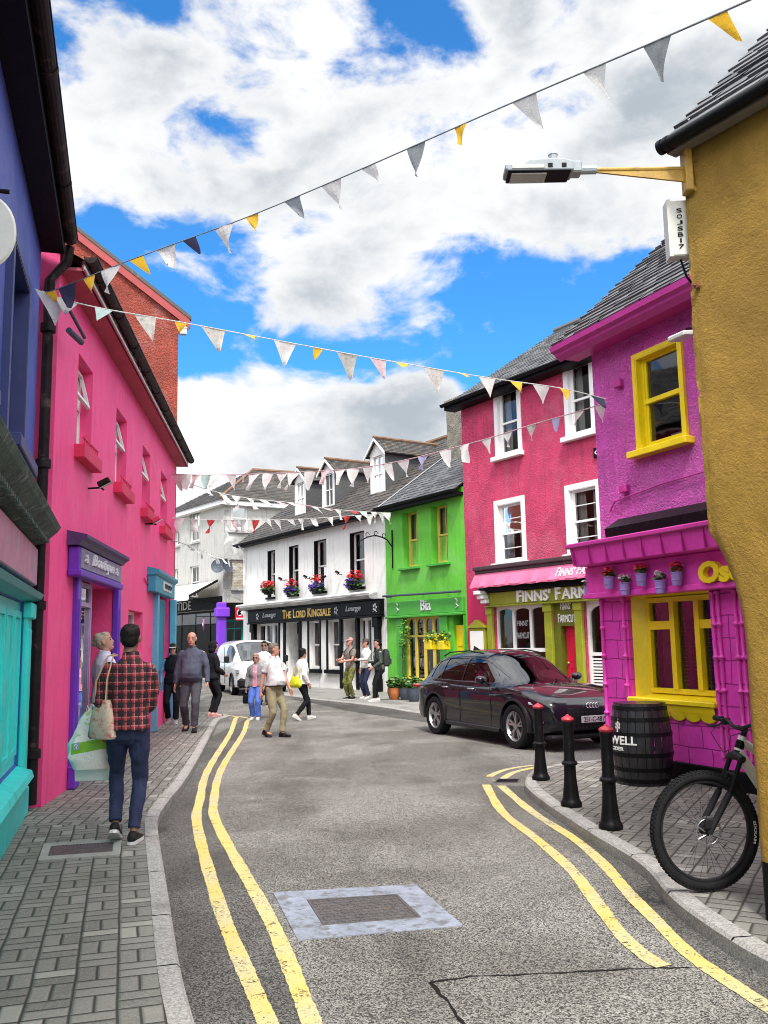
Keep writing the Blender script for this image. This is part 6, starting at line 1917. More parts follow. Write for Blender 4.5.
b = MB(); b.tube([(.04, 0, 0), (-.10, 0, 0)], .028, 10); b.bbox(-.14, -.06, -.05, .05, -.035, .045, .01)
b.build('knuckle', M['grey_paint'], lampR).matrix_local = Rl
Lh = hx1 - hx0
b = MB()
prof = [(-.12, -.040), (-.12, .035), (-.17, .055), (-.25, .060), (-Lh * .72, .055), (-Lh * .80, .022), (-Lh, .018), (-Lh, -.030), (-Lh * .96, -.038)]
b.extr([(x_, z_ * .85) for x_, z_ in prof], 'y', -.075, .075)
hd = b.build('housing', M['grey_paint'], lampR); hd.matrix_local = Rl; md = hd.modifiers.new('bevel', 'BEVEL'); md.width = .01; md.segments = 2
b = MB(); b.lathe([(.035, 0), (.035, .02), (.028, .022), (.028, .045), (.032, .05), (.030, .058), (.001, .06)], 16, Matrix.Translation((-.24, 0, .058))); b.build('photocell', M['grey_paint'], hd)
b = MB(); b.bbox(-Lh * .97, -.14, -.078, .078, -.046, -.030, .006)
for k in range(2): b.box(-.20 - k * .09, -.17 - k * .09, -.079, -.07, -.015, .012)
ct = b.build('gear_tray', M['black'], hd)
b = MB(); b.bbox(-Lh * .93, -Lh * .52, -.065, .065, -.054, -.044, .008); b.bbox(-Lh * .93, -Lh * .55, -.080, -.07, -.024, .006, .004); b.build('lens', M['lens'], hd)
# vertical box sign
c1 = at_depth(675.5, 231, P_att.y + .12)
hB = (at_depth(675.5, 203, c1.y) - at_depth(675.5, 258, c1.y)).length; wB = (at_depth(684, 231, c1.y) - at_depth(667, 231, c1.y)).length
sg = empty('box_sign', (c1.x, c1.y, c1.z - hB / 2), R(-4), label='narrow upright white box sign with stacked black letters on the ochre corner', cat='sign')
b = MB(); b.bbox(-wB / 2, wB / 2 + .04, -.05, .05, 0, hB, .008); bx = b.build('box', M['off_white'], sg)
for i, chh in enumerate('SOJSBI7'):
    t = lettering('lettering', chh, M['black'], bx, (.012 if chh == 'I' else .0), (.022 if chh == 'I' else .035), hB - .09 - i * .042, hB - .062 - i * .042, -.054, ext=.002)
b = MB(); b.box(-wB / 2 - .004, -wB / 2 + .02, -.054, .054, -.004, hB + .004); b.build('edge_frame', M['off_white'], bx)
b = MB(); b.tube([(wB / 2, 0, .05), (wB / 2 + .15, .05, .04)], .012, 6); b.tube([(wB / 2, 0, hB - .05), (wB / 2 + .15, .05, hB - .05)], .012, 6); b.tube([(wB / 2 - .03, .02, 0), (wB / 2, .02, -.12), (wB / 2 + .06, .03, -.2)], .008, 6); b.build('bracket', M['black_iron'], sg)

# ================================================================== vehicles
def lerp(a, b, t): return a + (b - a) * t
def interp(tab, x):
    if x <= tab[0][0]: return tab[0][1:]
    for i in range(len(tab) - 1):
        a, b = tab[i], tab[i + 1]
        if x <= b[0]:
            t = (x - a[0]) / (b[0] - a[0])
            p0 = tab[max(i - 1, 0)]; p3 = tab[min(i + 2, len(tab) - 1)]
            out = []
            for k in range(1, len(a)):      # monotone-ish Hermite through the table
                m1 = (b[k] - p0[k]) / max(1e-6, b[0] - p0[0]) * (b[0] - a[0]); m2 = (p3[k] - a[k]) / max(1e-6, p3[0] - a[0]) * (b[0] - a[0])
                out.append((2 * t ** 3 - 3 * t * t + 1) * a[k] + (t ** 3 - 2 * t * t + t) * m1 + (-2 * t ** 3 + 3 * t * t) * b[k] + (t ** 3 - t * t) * m2)
            return tuple(out)
    return tab[-1][1:]

def evaluated(o):
    dg = bpy.context.evaluated_depsgraph_get(); dg.update()
    me = bpy.data.meshes.new_from_object(o.evaluated_get(dg))
    return me

def paint_mat(name, col, metallic=0.3, rough=0.3):
    m, nt, b = base_mat(name)
    tc = nt.new('ShaderNodeTexCoord').outputs['Object']
    n = nt.noise(tc, 2.5, 4, .6)
    nt.l.new(nt.mix(nt.ramp(n, .35, .7, 0, .35), col, tuple(c * .6 for c in col)), b.inputs['Base Color'])
    b.inputs['Metallic'].default_value = metallic; b.inputs['Roughness'].default_value = rough
    b.inputs['Specular IOR Level'].default_value = 0.15
    b.inputs['Coat Weight'].default_value = 1.0; b.inputs['Coat Roughness'].default_value = 0.04
    bump(nt, b, nt.noise(tc, 1.6, 2), .015, .01)
    return m
M['car_paint'] = paint_mat('midnight_purple_paint', (.006, .0055, .008), .1, .3)
M['van_paint'] = paint_mat('white_van_paint', (.72, .73, .74), 0, .35)
M['plastic_black'] = pm('black_plastic', (.018, .018, .02), .5, .2, 8, .1, 60, .002)
M['headlight'] = pm('headlight_glass', (.45, .47, .5), .1, .2, 20, 0, metal=.4, coat=1)
M['taillight'] = pm('tail_light', (.35, .01, .015), .15, .2, 20, 0, coat=1)
M['plate'] = pm('number_plate', (.72, .72, .68), .4, .05, 9, 0)
M['plate_blue'] = pm('plate_blue_band', (.01, .04, .35), .4, .05, 9, 0)
M['red_cap'] = pm('red_painted_cap', (.50, .03, .05), .45, .25, 9, .3, 50, .003, dirt=((.2, .02, .03), .3, 20))

def wheel(parent, x, y, r, w, side, spokes=5, rim_mat=None):
    """side=+1: outer face towards +y"""
    root = MB()
    T = Matrix.Translation((x, y, r)) @ Matrix.Rotation(R(90), 4, 'X')
    if side > 0: T = Matrix.Translation((x, y, r)) @ Matrix.Rotation(R(-90), 4, 'X')
    h = w / 2
    root.lathe([(r * .66, -h * .8), (r * .80, -h), (r * .95, -h * .92), (r, -h * .7), (r, h * .7), (r * .95, h * .92), (r * .80, h), (r * .68, h * .85), (r * .66, h * .6), (r * .66, -h * .8)], 40, T, cap=False)
    wh = root.build('wheel', M['rubber'], parent, smooth=True)
    b = MB(); b.lathe([(r * .66, -h * .7), (r * .66, h * .55), (r * .69, h * .83), (r * .655, h * .85), (r * .60, h * .5), (r * .58, -h * .5)], 40, T, cap=False)
    b.lathe([(.001, h * .1), (r * .12, h * .1), (r * .15, h * .6), (.06, h * .66), (.001, h * .66)], 16, T)
    for k in range(spokes):
        for s_ in (-.17, .17):
            a = 2 * math.pi * k / spokes + .3
            a2 = a + s_
            p0 = Vector((r * .10 * math.cos(a), r * .10 * math.sin(a), h * .58)); p1 = Vector((r * .63 * math.cos(a2), r * .63 * math.sin(a2), h * .70))
            d = (p1 - p0).normalized(); n = Vector((-d.y, d.x, 0)) * r * .045
            q = [p0 - n, p0 + n, p1 + n * .9, p1 - n * .9]
            b.raw([T @ v for v in q] + [T @ (v - Vector((0, 0, h * .3))) for v in q], [(0, 1, 2, 3), (7, 6, 5, 4), (0, 4, 5, 1), (1, 5, 6, 2), (2, 6, 7, 3), (3, 7, 4, 0)])
    b.build('rim', rim_mat or M['alloy'], wh, smooth=False)
    b = MB(); b.lathe([(.001, -h * .3), (r * .48, -h * .3), (r * .48, -h * .2), (.001, -h * .2)], 24, T); b.build('brake_disc', M['dark_alloy'], wh)
    return wh

def vehicle(name, loc, heading, scale, st, cabin, wheels, r, paint, regions, label, cat, tyre_w=.24, belt=1.0):
    rz = math.atan2(heading[1], heading[0])
    root = empty(name, loc, rz, label=label, cat=cat)
    root.scale = (scale, scale, scale)
    # lower body
    x0, x1 = st[0][0], st[-1][0]
    N = 56; rings = []
    xs = [x0 + (x1 - x0) * (k / N) for k in range(N + 1)]
    for x in xs:
        w, zb, zs, zt = interp(st, x)
        half = [(0, zb), (w * .80, zb), (w * .96, zb + .05), (w * .99, zb + .16), (w * .975, lerp(zb, zs, .45)), (w * .985, lerp(zb, zs, .62)), (w * 1.0, lerp(zb, zs, .88)), (w * .985, zs), (w * .93, lerp(zs, zt, .55)), (w * .80, lerp(zs, zt, .86)), (w * .45, lerp(zs, zt, .97)), (0, zt)]
        ring = half + [(-y, z) for y, z in half[-2:0:-1]]
        rings.append([(x, y, z) for y, z in ring])
    b = MB(); b.rings(rings)
    body = b.build('body', paint, root, smooth=True)
    cut = MB()
    for wx in wheels:
        cut.lathe([(.001, -2), (r * 1.13, -2), (r * 1.13, 2), (.001, 2)], 40, Matrix.Translation((wx, 0, r + .015)) @ Matrix.Rotation(R(90), 4, 'X'))
    c = cut.build('cutter', paint, None)
    # the middle of the body stays solid between the arches
    body2 = None
    md = body.modifiers.new('arch', 'BOOLEAN'); md.operation = 'DIFFERENCE'; md.object = c; md.solver = 'EXACT'
    body.parent = None; 
    me = evaluated(body); body.modifiers.clear(); body.data = me; body.parent = root
    bpy.data.objects.remove(c)
    me.polygons.foreach_set('use_smooth', [True] * len(me.polygons))
    try: me.set_sharp_from_angle(angle=R(35))
    except Exception: pass
    b = MB(); b.box(x0 + .3, x1 - .3, -st[len(st) // 2][1] * .60, st[len(st) // 2][1] * .60, st[len(st) // 2][2] + .02, .8); b.build('underbody', M['plastic_black'], root)
    for wx in wheels:
        for s in (-1, 1):
            w = interp(st, wx)[0]
            wheel(root, wx, s * (w - tyre_w / 2 + .005), r, tyre_w, s)
            a = MB(); rr_ = []
            for k in range(25):
                an = math.pi * (-.06 + 1.12 * k / 24)
                c_, s_ = math.cos(an), math.sin(an)
                R1, R2 = r * 1.12, r * 1.24
                rr_.append([(wx + R1 * c_, s * (w - .06), r + .015 + R1 * s_), (wx + R1 * c_, s * (w + .006), r + .015 + R1 * s_), (wx + R2 * c_, s * (w + .004), r + .015 + R2 * s_), (wx + R2 * c_, s * (w - .06), r + .015 + R2 * s_)])
            a.rings(rr_); a.build('wheel_arch', regions.get('arch', M['plastic_black']), root, smooth=False)
    # cabin
    cx0, cx1 = cabin[0][0], cabin[-1][0]
    NX, NT_ = 130, 34
    def pt(x, t):
        ht, wb, wr = interp(cabin, x)
        P = [(wb, belt), (wr + .04, max(belt, ht - .06)), (wr - .06, ht), (0, ht)]
        y = (1 - t) ** 3 * P[0][0] + 3 * (1 - t) ** 2 * t * P[1][0] + 3 * (1 - t) * t * t * P[2][0] + t ** 3 * P[3][0]
        z = (1 - t) ** 3 * P[0][1] + 3 * (1 - t) ** 2 * t * P[1][1] + 3 * (1 - t) * t * t * P[2][1] + t ** 3 * P[3][1]
        return y, z
    groups = {}
    for i in range(NX):
        xa, xb = lerp(cx0, cx1, i / NX), lerp(cx0, cx1, (i + 1) / NX)
        for j in range(NT_):
            ta, tb = j / NT_, (j + 1) / NT_
            xm, tm = (xa + xb) / 2, (ta + tb) / 2
            y, z = pt(xm, tm)
            nm = 'shell'
            for (rn, test) in regions['glass']:
                if test(xm, tm, z): nm = rn; break
            for s in (1, -1):
                key = (nm, s) if nm not in ('shell', 'windscreen', 'rear_window') else (nm, 0)
                g_ = groups.setdefault(key, MB())
                q = [(xa, ta), (xb, ta), (xb, tb), (xa, tb)]
                off = 0.0 if nm == 'shell' else -.006
                g_.quad(*[(x, s * (pt(x, t)[0] + off), pt(x, t)[1] + off) for x, t in q])
    for (nm, s), g_ in groups.items():
        o = g_.build(nm, paint if nm == 'shell' else M['glass_car'], root)
        bm = bmesh.new(); bm.from_mesh(o.data); bmesh.ops.remove_doubles(bm, verts=bm.verts, dist=.001); bmesh.ops.recalc_face_normals(bm, faces=bm.faces); bm.to_mesh(o.data); bm.free()
        o.data.polygons.foreach_set('use_smooth', [True] * len(o.data.polygons))
        if nm == 'shell': o.name = 'roof_shell'
    b = MB(); b.bbox(cx0 + .5, cx1 - .9, -.75, .75, belt - .25, belt + .06, .05)
    for (sx) in (cx1 - 1.45, cx1 - 2.35):
        for sy in (-.38, .38):
            b.bbox(sx - .14, sx + .06, sy - .22, sy + .22, belt - .1, belt + .42, .05); b.bbox(sx - .12, sx + .0, sy - .10, sy + .10, belt + .42, belt + .54, .04)
    b.build('seats', M['plastic_black'], root)
    return root

pf = gnd(522, 749); pr = gnd(436.5, 733.5)
hd = (pf - pr); hd.z = 0
wb_img = hd.length
hdn = hd.normalized()
perp = Vector((hdn.y, -hdn.x, 0))           # right-hand side of the car, towards the camera
CS = .93
car_st = [(0.0, .66, .48, .86, .93), (.05, .82, .36, .92, 1.00), (.25, .92, .27, .95, 1.06), (.97, .965, .22, .96, 1.09), (1.8, .955, .20, .95, 1.07), (2.8, .955, .20, .94, 1.05), (3.4, .962, .21, .93, 1.06), (3.87, .965, .22, .90, 1.03), (4.3, .93, .24, .84, .96), (4.6, .86, .26, .77, .88), (4.74, .76, .30, .70, .80), (4.79, .66, .36, .62, .70)]
car_cab = [(.10, 1.03, .80, .55), (.28, 1.28, .84, .58), (.5, 1.47, .87, .61), (.85, 1.58, .895, .64), (1.4, 1.64, .905, .66), (1.9, 1.655, .905, .665), (2.35, 1.63, .905, .66), (2.65, 1.57, .90, .64), (3.05, 1.35, .89, .61), (3.45, 1.12, .87, .58), (3.66, 1.02, .84, .56)]
creg = {'arch': M['dark_alloy'], 'glass': [
    ('windscreen', lambda x, t, z: t > .50 and 2.52 < x < 3.62),
    ('rear_window', lambda x, t, z: t > .52 and .2 < x < .55),
    ('door_window', lambda x, t, z: t < .42 and 2.03 < x < 3.28 and z > 1.075),
    ('rear_door_window', lambda x, t, z: t < .42 and 1.14 < x < 1.96 and z > 1.075),
    ('quarter_window', lambda x, t, z: t < .40 and .62 + (t * .3) < x < 1.08 and z > 1.085)]}
mid = (pf + pr) / 2
org = mid - hdn * (2.42 * CS) - perp * (.87 * CS)
car = vehicle('parked_car', (org.x, org.y, 0), hdn, CS, car_st, car_cab, (.97, 3.87), .37, M['car_paint'], creg,
              'shiny dark purple-black SUV parked in front of the chemist shopfront', 'car')
b = MB()
for s in (-1, 1):
    pass
def cpart(nm, mat, fn, smooth=False, parent=None):
    b = MB(); fn(b); return b.build(nm, mat, parent or car, smooth=smooth)
for s in (-1, 1):
    cpart('mirror', M['car_paint'], lambda b: (b.ell((2.98, s * 1.05, 1.13), .10, .11, .075), b.tube([(3.02, s * .9, 1.05), (3.0, s * .98, 1.08)], .03, 6)), True)
    for hx in (1.35, 2.35):
        cpart('door_handle', M['chrome'], lambda b: b.bbox(hx, hx + .20, s * .955 - .02 if s > 0 else -.985, .985 if s > 0 else s * .955 + .02, .93, .96, .01))
    for dx in (1.25, 2.0, 3.12):
        cpart('door_seam', M['plastic_black'], lambda b: b.tube([(dx + (.12 if dx < 1.5 else 0), s * .952, 1.04), (dx, s * .958, .8), (dx, s * .945, .5), (dx, s * .945, .32)], .006, 4))
    cpart('sill_trim', M['dark_alloy'], lambda b: b.bbox(1.45, 3.38, min(s * .90, s * .962), max(s * .90, s * .962), .235, .31, .015))
    cpart('headlight', M['headlight'], lambda b: b.raw([(4.30, s * .935, .80), (4.62, s * .80, .76), (4.735, s * .60, .735), (4.745, s * .58, .70), (4.63, s * .83, .715), (4.32, s * .945, .765), (4.3, s * .8, .78), (4.6, s * .6, .74)], [(0, 1, 4, 5), (1, 2, 3, 4), (0, 6, 7, 1), (5, 4, 7, 6)]))
    cpart('tail_light', M['taillight'], lambda b: b.bbox(-.01, .22, min(s * .55, s * .945), max(s * .55, s * .945), .88, .96, .02))
    cpart('air_intake', M['plastic_black'], lambda b: b.raw([(4.45, s * .915, .62), (4.72, s * .78, .62), (4.76, s * .70, .42), (4.50, s * .90, .36), (4.6, s * .7, .5), (4.55, s * .7, .5)], [(0, 1, 2, 3), (0, 1, 4), (2, 3, 5)]))
    cpart('intake_blade', M['alloy'], lambda b: b.tube([(4.56, s * .885, .60), (4.62, s * .87, .48), (4.55, s * .895, .38)], .014, 5))
    cpart('window_trim', M['chrome'], lambda b: b.tube([(3.3, s * .895, 1.065), (2.0, s * .915, 1.07), (1.0, s * .91, 1.08), (.62, s * .89, 1.10)], .008, 5))
    cpart('roof_rail', M['plastic_black'], lambda b: b.tube([(.85, s * .62, 1.53), (1.1, s * .63, 1.60), (1.9, s * .64, 1.635), (2.4, s * .62, 1.58)], .014, 6))
    cpart('shoulder_crease', M['car_paint'], lambda b: b.tube([(3.1, s * .958, .86), (3.87, s * .972, .93), (4.3, s * .935, .86)], .014, 6))
    cpart('shoulder_crease', M['car_paint'], lambda b: b.tube([(.3, s * .925, .93), (.97, s * .972, .99), (1.7, s * .962, .93)], .014, 6))
gr = cpart('grille', M['plastic_black'], lambda b: b.raw([(4.79, -.50, .70), (4.79, .50, .70), (4.82, .56, .52), (4.80, .40, .34), (4.80, -.40, .34), (4.82, -.56, .52), (4.7, -.5, .74), (4.7, .5, .74)], [(0, 1, 2, 3, 4, 5), (0, 1, 7, 6)]))
for i in range(9):
    for j in range(5):
        pass
cpart('grille_dots', M['dark_alloy'], lambda b: [b.box(4.815, 4.828, -.42 + i * .084, -.39 + i * .084, .38 + j * .06, .40 + j * .06) for i in range(11) for j in range(5)], parent=gr)
cpart('emblem', M['chrome'], lambda b: [b.tube([(4.80 + .01, y0 + .042 * math.cos(a), .735 + .042 * math.sin(a)) for a in [2 * math.pi * k / 14 for k in range(14)]], .007, 5, closed=True) for y0 in (-.09, -.03, .03, .09)])
pl = cpart('number_plate', M['plate'], lambda b: b.bbox(4.825, 4.84, -.26, .26, .46, .57, .004))
cpart('plate_band', M['plate_blue'], lambda b: b.box(4.838, 4.843, .215, .26, .46, .57), parent=pl)
t = lettering('plate_lettering', '251-C-4819', M['black'], pl, -.215, .24, .475, .555, 0, ext=.002)
t.matrix_local = Matrix.Translation((4.842, 0, 0)) @ Matrix.Rotation(R(90), 4, 'Z')
cpart('front_lip', M['plastic_black'], lambda b: b.bbox(4.35, 4.78, -.80, .80, .20, .28, .03))
cpart('antenna_fin', M['car_paint'], lambda b: b.raw([(.95, -.02, 1.6), (1.2, -.02, 1.64), (.98, 0, 1.72), (.95, .02, 1.6), (1.2, .02, 1.64)], [(0, 1, 2), (3, 2, 4), (0, 2, 3)]))
cpart('wing_badge', M['chrome'], lambda b: b.box(3.25, 3.29, -.972, -.955, .86, .88))

# white van
van_st = [(0.0, .80, .40, 1.0, 1.1), (.05, .88, .30, 1.0, 1.12), (.6, .92, .22, 1.0, 1.12), (2.0, .92, .22, 1.0, 1.12), (3.2, .92, .22, 1.0, 1.13), (3.75, .92, .22, .98, 1.12), (4.15, .88, .24, .92, 1.03), (4.36, .78, .28, .85, .93), (4.42, .66, .36, .72, .80)]
van_cab = [(.02, 1.70, .86, .76), (.10, 1.80, .87, .78), (.6, 1.84, .88, .78), (1.8, 1.85, .88, .78), (2.6, 1.84, .88, .77), (2.95, 1.77, .875, .75), (3.3, 1.50, .865, .72), (3.7, 1.20, .85, .70), (3.88, 1.08, .82, .66)]
vreg = {'glass': [('windscreen', lambda x, t, z: t > .50 and 2.93 < x < 3.80),
                  ('door_window', lambda x, t, z: t < .42 and 2.25 < x < 3.42 and z > 1.10 and x < 3.42 - (z - 1.1) * .55)]}
vf = gnd(232.5, 695)
hv = Vector((.36, -1, 0)).normalized()
vperp = Vector((hv.y, -hv.x, 0))
org = Vector((vf.x, vf.y, 0)) - hv * 3.55 - vperp * .87
van = vehicle('parked_van', (org.x, org.y, 0), hv, 1.0, van_st, van_cab, (.85, 3.55), .33, M['van_paint'], vreg,
              'small white delivery van parked at the end of the street', 'van', belt=1.08)
def vpart(nm, mat, fn, smooth=False, parent=None):
    b = MB(); fn(b); return b.build(nm, mat, parent or van, smooth=smooth)
vpart('bumper', M['plastic_black'], lambda b: b.bbox(4.0, 4.47, -.84, .84, .26, .58, .08))
vpart('grille', M['plastic_black'], lambda b: b.bbox(4.36, 4.45, -.46, .46, .62, .74, .02))
for s in (-1, 1):
    vpart('headlight', M['headlight'], lambda b: b.bbox(4.06, 4.34, min(s * .54, s * .885), max(s * .54, s * .885), .72, .90, .04))
    vpart('mirror', M['plastic_black'], lambda b: b.bbox(3.22, 3.36, min(s * .95, s * 1.12), max(s * .95, s * 1.12), 1.08, 1.30, .03))
    vpart('door_seam', M['plastic_black'], lambda b: b.tube([(2.2, s * .915, 1.6), (2.2, s * .925, .9), (2.2, s * .92, .35)], .008, 4))
vpart('number_plate', M['plate'], lambda b: b.bbox(4.46, 4.475, -.26, .26, .36, .47, .004))
vpart('wiper', M['plastic_black'], lambda b: b.tube([(3.84, -.5, 1.13), (3.72, .1, 1.22)], .012, 4))

# ================================================================== bollards, barrel, bicycle
def bollard(px, py, label):
    p = gnd(px, py, PZ)
    r = empty('bollard', p, 0, label=label, cat='bollard', group='black bollards with red caps along the kerb')
    b = MB()
    prof = [(.10, 0), (.105, .02), (.095, .05), (.085, .06), (.078, .10), (.064, .22), (.058, .30), (.058, .38), (.060, .385), (.076, .395), (.078, .41), (.066, .425), (.056, .43), (.052, .46), (.052, .74), (.055, .76), (.058, .78), (.058, .80), (.05, .805)]
    b.lathe(prof, 24); b.build('post', M['black_iron'], r, smooth=True)
    b = MB(); b.lathe([(.050, .803), (.060, .812), (.064, .826), (.058, .838), (.040, .850), (.020, .858), (.016, .868), (.001, .874)], 24); b.build('cap', M['red_cap'], r, smooth=True)
bollard(541, 779.5, 'smallest looking black bollard with red cap, nearest the dark car')
bollard(571.5, 806, 'middle one of the three black red-capped bollards')
bollard(611, 828.5, 'black red-capped bollard nearest the barrel and the bicycle')

bp_ = gnd(649, 787, PZ); bc = Vector((bp_.x + .03, bp_.y + .31, PZ))
brl = empty('barrel', bc, 0, label='black wooden barrel with white lettering standing by the magenta wall', cat='barrel')
def br(z): return .285 + .055 * math.sin(math.pi * min(1, max(0, z / .88)))
b = MB(); n = 22
for k in range(n):
    a0, a1 = 2 * math.pi * (k + .03) / n, 2 * math.pi * (k + .97) / n
    for j in range(10):
        z0_, z1_ = .88 * j / 10, .88 * (j + 1) / 10
        am = (a0 + a1) / 2
        P = lambda a, z, e=0: ((br(z) + e) * math.cos(a), (br(z) + e) * math.sin(a), z)
        b.quad(P(a0, z0_, -.002), P(am, z0_, .002), P(am, z1_, .002), P(a0, z1_, -.002)); b.quad(P(am, z0_, .002), P(a1, z0_, -.002), P(a1, z1_, -.002), P(am, z1_, .002))
b.lathe([(.001, .02), (.28, .02), (.284, 0)], 30); b.lathe([(.001, .85), (.27, .85), (.275, .88), (.287, .88)], 30)
b.build('staves', pm('black_stained_oak', (.014, .014, .017), .42, .4, 9, .4, 40, .004, coat=.3), brl)
for z in (.05, .17, .33, .55, .71, .83):
    b = MB(); w = .022
    b.lathe([(br(z - w) - .003, z - w), (br(z - w) + .006, z - w), (br(z + w) + .006, z + w), (br(z + w) - .003, z + w)], 44, cap=False); b.build('hoop', M['black_iron'], brl)
def barrel_text(body, z0_, z1_, aR, wd, nm='lettering'):
    me = text_mesh(body, 1, .004, .02)
    xs = [v.co.x for v in me.vertices]; ys = [v.co.y for v in me.vertices]
    cam_a = math.atan2(-bc.y, -bc.x)
    vs = []
    for v in me.vertices:
        f = (v.co.x - min(xs)) / (max(xs) - min(xs)); z = z0_ + (z1_ - z0_) * (v.co.y - min(ys)) / (max(ys) - min(ys))
        an = cam_a + R(aR) - (1 - f) * wd
        rr = br(z) + .006 + v.co.z * .6
        vs.append((rr * math.cos(an), rr * math.sin(an), z))
    b = MB(); b.raw(vs, [tuple(p.vertices) for p in me.polygons]); bpy.data.meshes.remove(me)
    return b.build(nm, M['letter_white'], brl)
barrel_text('STONEWELL', .44, .535, -8, 2.3)
barrel_text('CIDER', .375, .415, -34, .55)
cam_a = math.atan2(-bc.y, -bc.x)
b = MB()
for (dx, dz) in ((0, 0), (0, .036), (0, -.036), (.026, .018), (-.026, .018), (.026, -.018), (-.026, -.018), (0, .06), (0, -.06)):
    an = cam_a + R(-48) + dx / .33; z = .64 + dz
    C_ = Vector(((br(z) + .004) * math.cos(an), (br(z) + .004) * math.sin(an), z))
    tdir = Vector((-math.sin(an), math.cos(an), 0))
    b.quad(C_ + tdir * .014, C_ + Vector((0, 0, .02)), C_ - tdir * .014, C_ - Vector((0, 0, .02)))
b.build('emblem', M['letter_white'], brl)

# bicycle: only the front part shows past the ochre corner
bk0 = gnd(709, 891, PZ)
hb = Vector((-.983, -.18, 0)).normalized()
bike = empty('mountain_bike', bk0, math.atan2(hb.y, hb.x), label='black and white mountain bike leaning behind the ochre corner', cat='bicycle')
def bwheel(cx, rot=True, nm='front_wheel'):
    b = MB(); RR = .342; tr = .030
    ring = []
    n = 72
    for k in range(n):
        a = 2 * math.pi * k / n
        ring.append([(cx + (RR + tr * math.cos(p)) * math.cos(a), tr * .95 * math.sin(p), .372 + (RR + tr * math.cos(p)) * math.sin(a)) for p in [2 * math.pi * j / 10 for j in range(10)]])
    b.rings(ring, closed=True)
    wh = b.build(nm, M['rubber'], bike, smooth=True)
    b = MB()
    for k in range(84):
        a = 2 * math.pi * k / 84
        for (yy, dr) in ((-.023, -.008), (-.008, .0), (.008, .0), (.023, -.008)):
            a2 = a + (.5 * 2 * math.pi / 84 if abs(yy) < .01 else 0)
            T = Matrix.Translation((cx, 0, .372)) @ Matrix.Rotation(-a2, 4, 'Y')
            b.box(RR + tr + dr - .004, RR + tr + dr + .005, yy - .005, yy + .005, -.0075, .0075, T)
    b.build('tread_knobs', M['rubber'], wh)
    T = Matrix.Translation((cx, 0, .372)) @ Matrix.Rotation(R(90), 4, 'X')
    b = MB(); b.lathe([(.312, -.014), (.300, -.012), (.296, 0), (.300, .012), (.312, .014), (.318, 0), (.312, -.014)], 72, T, cap=False); b.build('rim', M['plastic_black'], wh, smooth=True)
    b = MB(); b.lathe([(.001, -.055), (.012, -.055), (.014, -.035), (.028, -.033), (.028, -.028), (.016, -.025), (.016, .025), (.028, .028), (.028, .033), (.014, .035), (.012, .055), (.001, .055)], 16, T); b.build('hub', M['plastic_black'], wh, smooth=True)
    b = MB()
    for k in range(32):
        a = 2 * math.pi * k / 32; s = 1 if k % 2 else -1; a2 = a + (.9 if (k // 2) % 2 else -.9)
        b.tube([(cx + .026 * math.cos(a2), s * .030, .372 + .026 * math.sin(a2)), (cx + .300 * math.cos(a), 0, .372 + .300 * math.sin(a))], .0013, 4)
    b.build('spokes', M['dark_alloy'], wh)
    b = MB()
    T2 = Matrix.Translation((cx, .036, .372)) @ Matrix.Rotation(R(90), 4, 'X')
    for k in range(24):
        a0, a1 = 2 * math.pi * k / 24, 2 * math.pi * (k + .75) / 24
        q = [(.076, a0), (.096 + .002 * (k % 2), a0), (.096 + .002 * (k % 2), a1), (.076, a1)]
        b.raw([T2 @ Vector((r_ * math.cos(a), r_ * math.sin(a), z)) for z in (-.001, .001) for r_, a in q], [(0, 1, 2, 3), (4, 5, 6, 7)])
    for k in range(6):
        a = 2 * math.pi * k / 6
        b.tube([T2 @ Vector((.02 * math.cos(a), .02 * math.sin(a), 0)), T2 @ Vector((.082 * math.cos(a + .5), .082 * math.sin(a + .5), 0))], .004, 4)
    b.tube([T2 @ Vector((.079 * math.cos(2 * math.pi * k / 30), .079 * math.sin(2 * math.pi * k / 30), 0)) for k in range(30)], .0025, 4, closed=True)
    b.build('brake_rotor', M['alloy'], wh)
    return wh
fwh = bwheel(0)
me = text_mesh('MAXXIS', 1, .0, .02)
xs = [v.co.x for v in me.vertices]; ys = [v.co.y for v in me.vertices]
vs = []
for v in me.vertices:
    f = (v.co.x - min(xs)) / (max(xs) - min(xs)); g_ = (v.co.y - min(ys)) / (max(ys) - min(ys))
    an = math.pi + .28 - f * .42; rr_ = .330 + .020 * g_
    vs.append((rr_ * math.cos(an), .0292 - .003 * abs(g_ - .5), .372 + rr_ * math.sin(an)))
b = MB(); b.raw(vs, [tuple(p.vertices) for p in me.polygons]); b.build('tyre_lettering', M['letter_white'], fwh)
AX = Vector((-.42, 0, .907))
hub = Vector((0, 0, .372)); crown = hub + Vector((-.045, 0, 0)) + AX * .49
b = MB()
for s in (-1, 1):
    b.tube([hub + Vector((.0, s * .056, -.01)), hub + Vector((-.03, s * .062, .05)), hub + Vector((-.045, s * .064, 0)) + AX * .26], [.016, .021, .022], 10)
b.tube([hub + Vector((-.045, -.064, 0)) + AX * .25, hub + Vector((-.05, -.05, 0)) + AX * .385, hub + Vector((-.05, .05, 0)) + AX * .385, hub + Vector((-.045, .064, 0)) + AX * .25], .012, 8)
fk_ = b.build('fork', M['plastic_black'], bike, smooth=True)
b = MB()
for s in (-1, 1): b.tube([hub + Vector((-.045, s * .064, 0)) + AX * .24, hub + Vector((-.045, s * .064, 0)) + AX * .50], .0165, 10)
b.build('stanchions', M['black'], fk_, smooth=True)
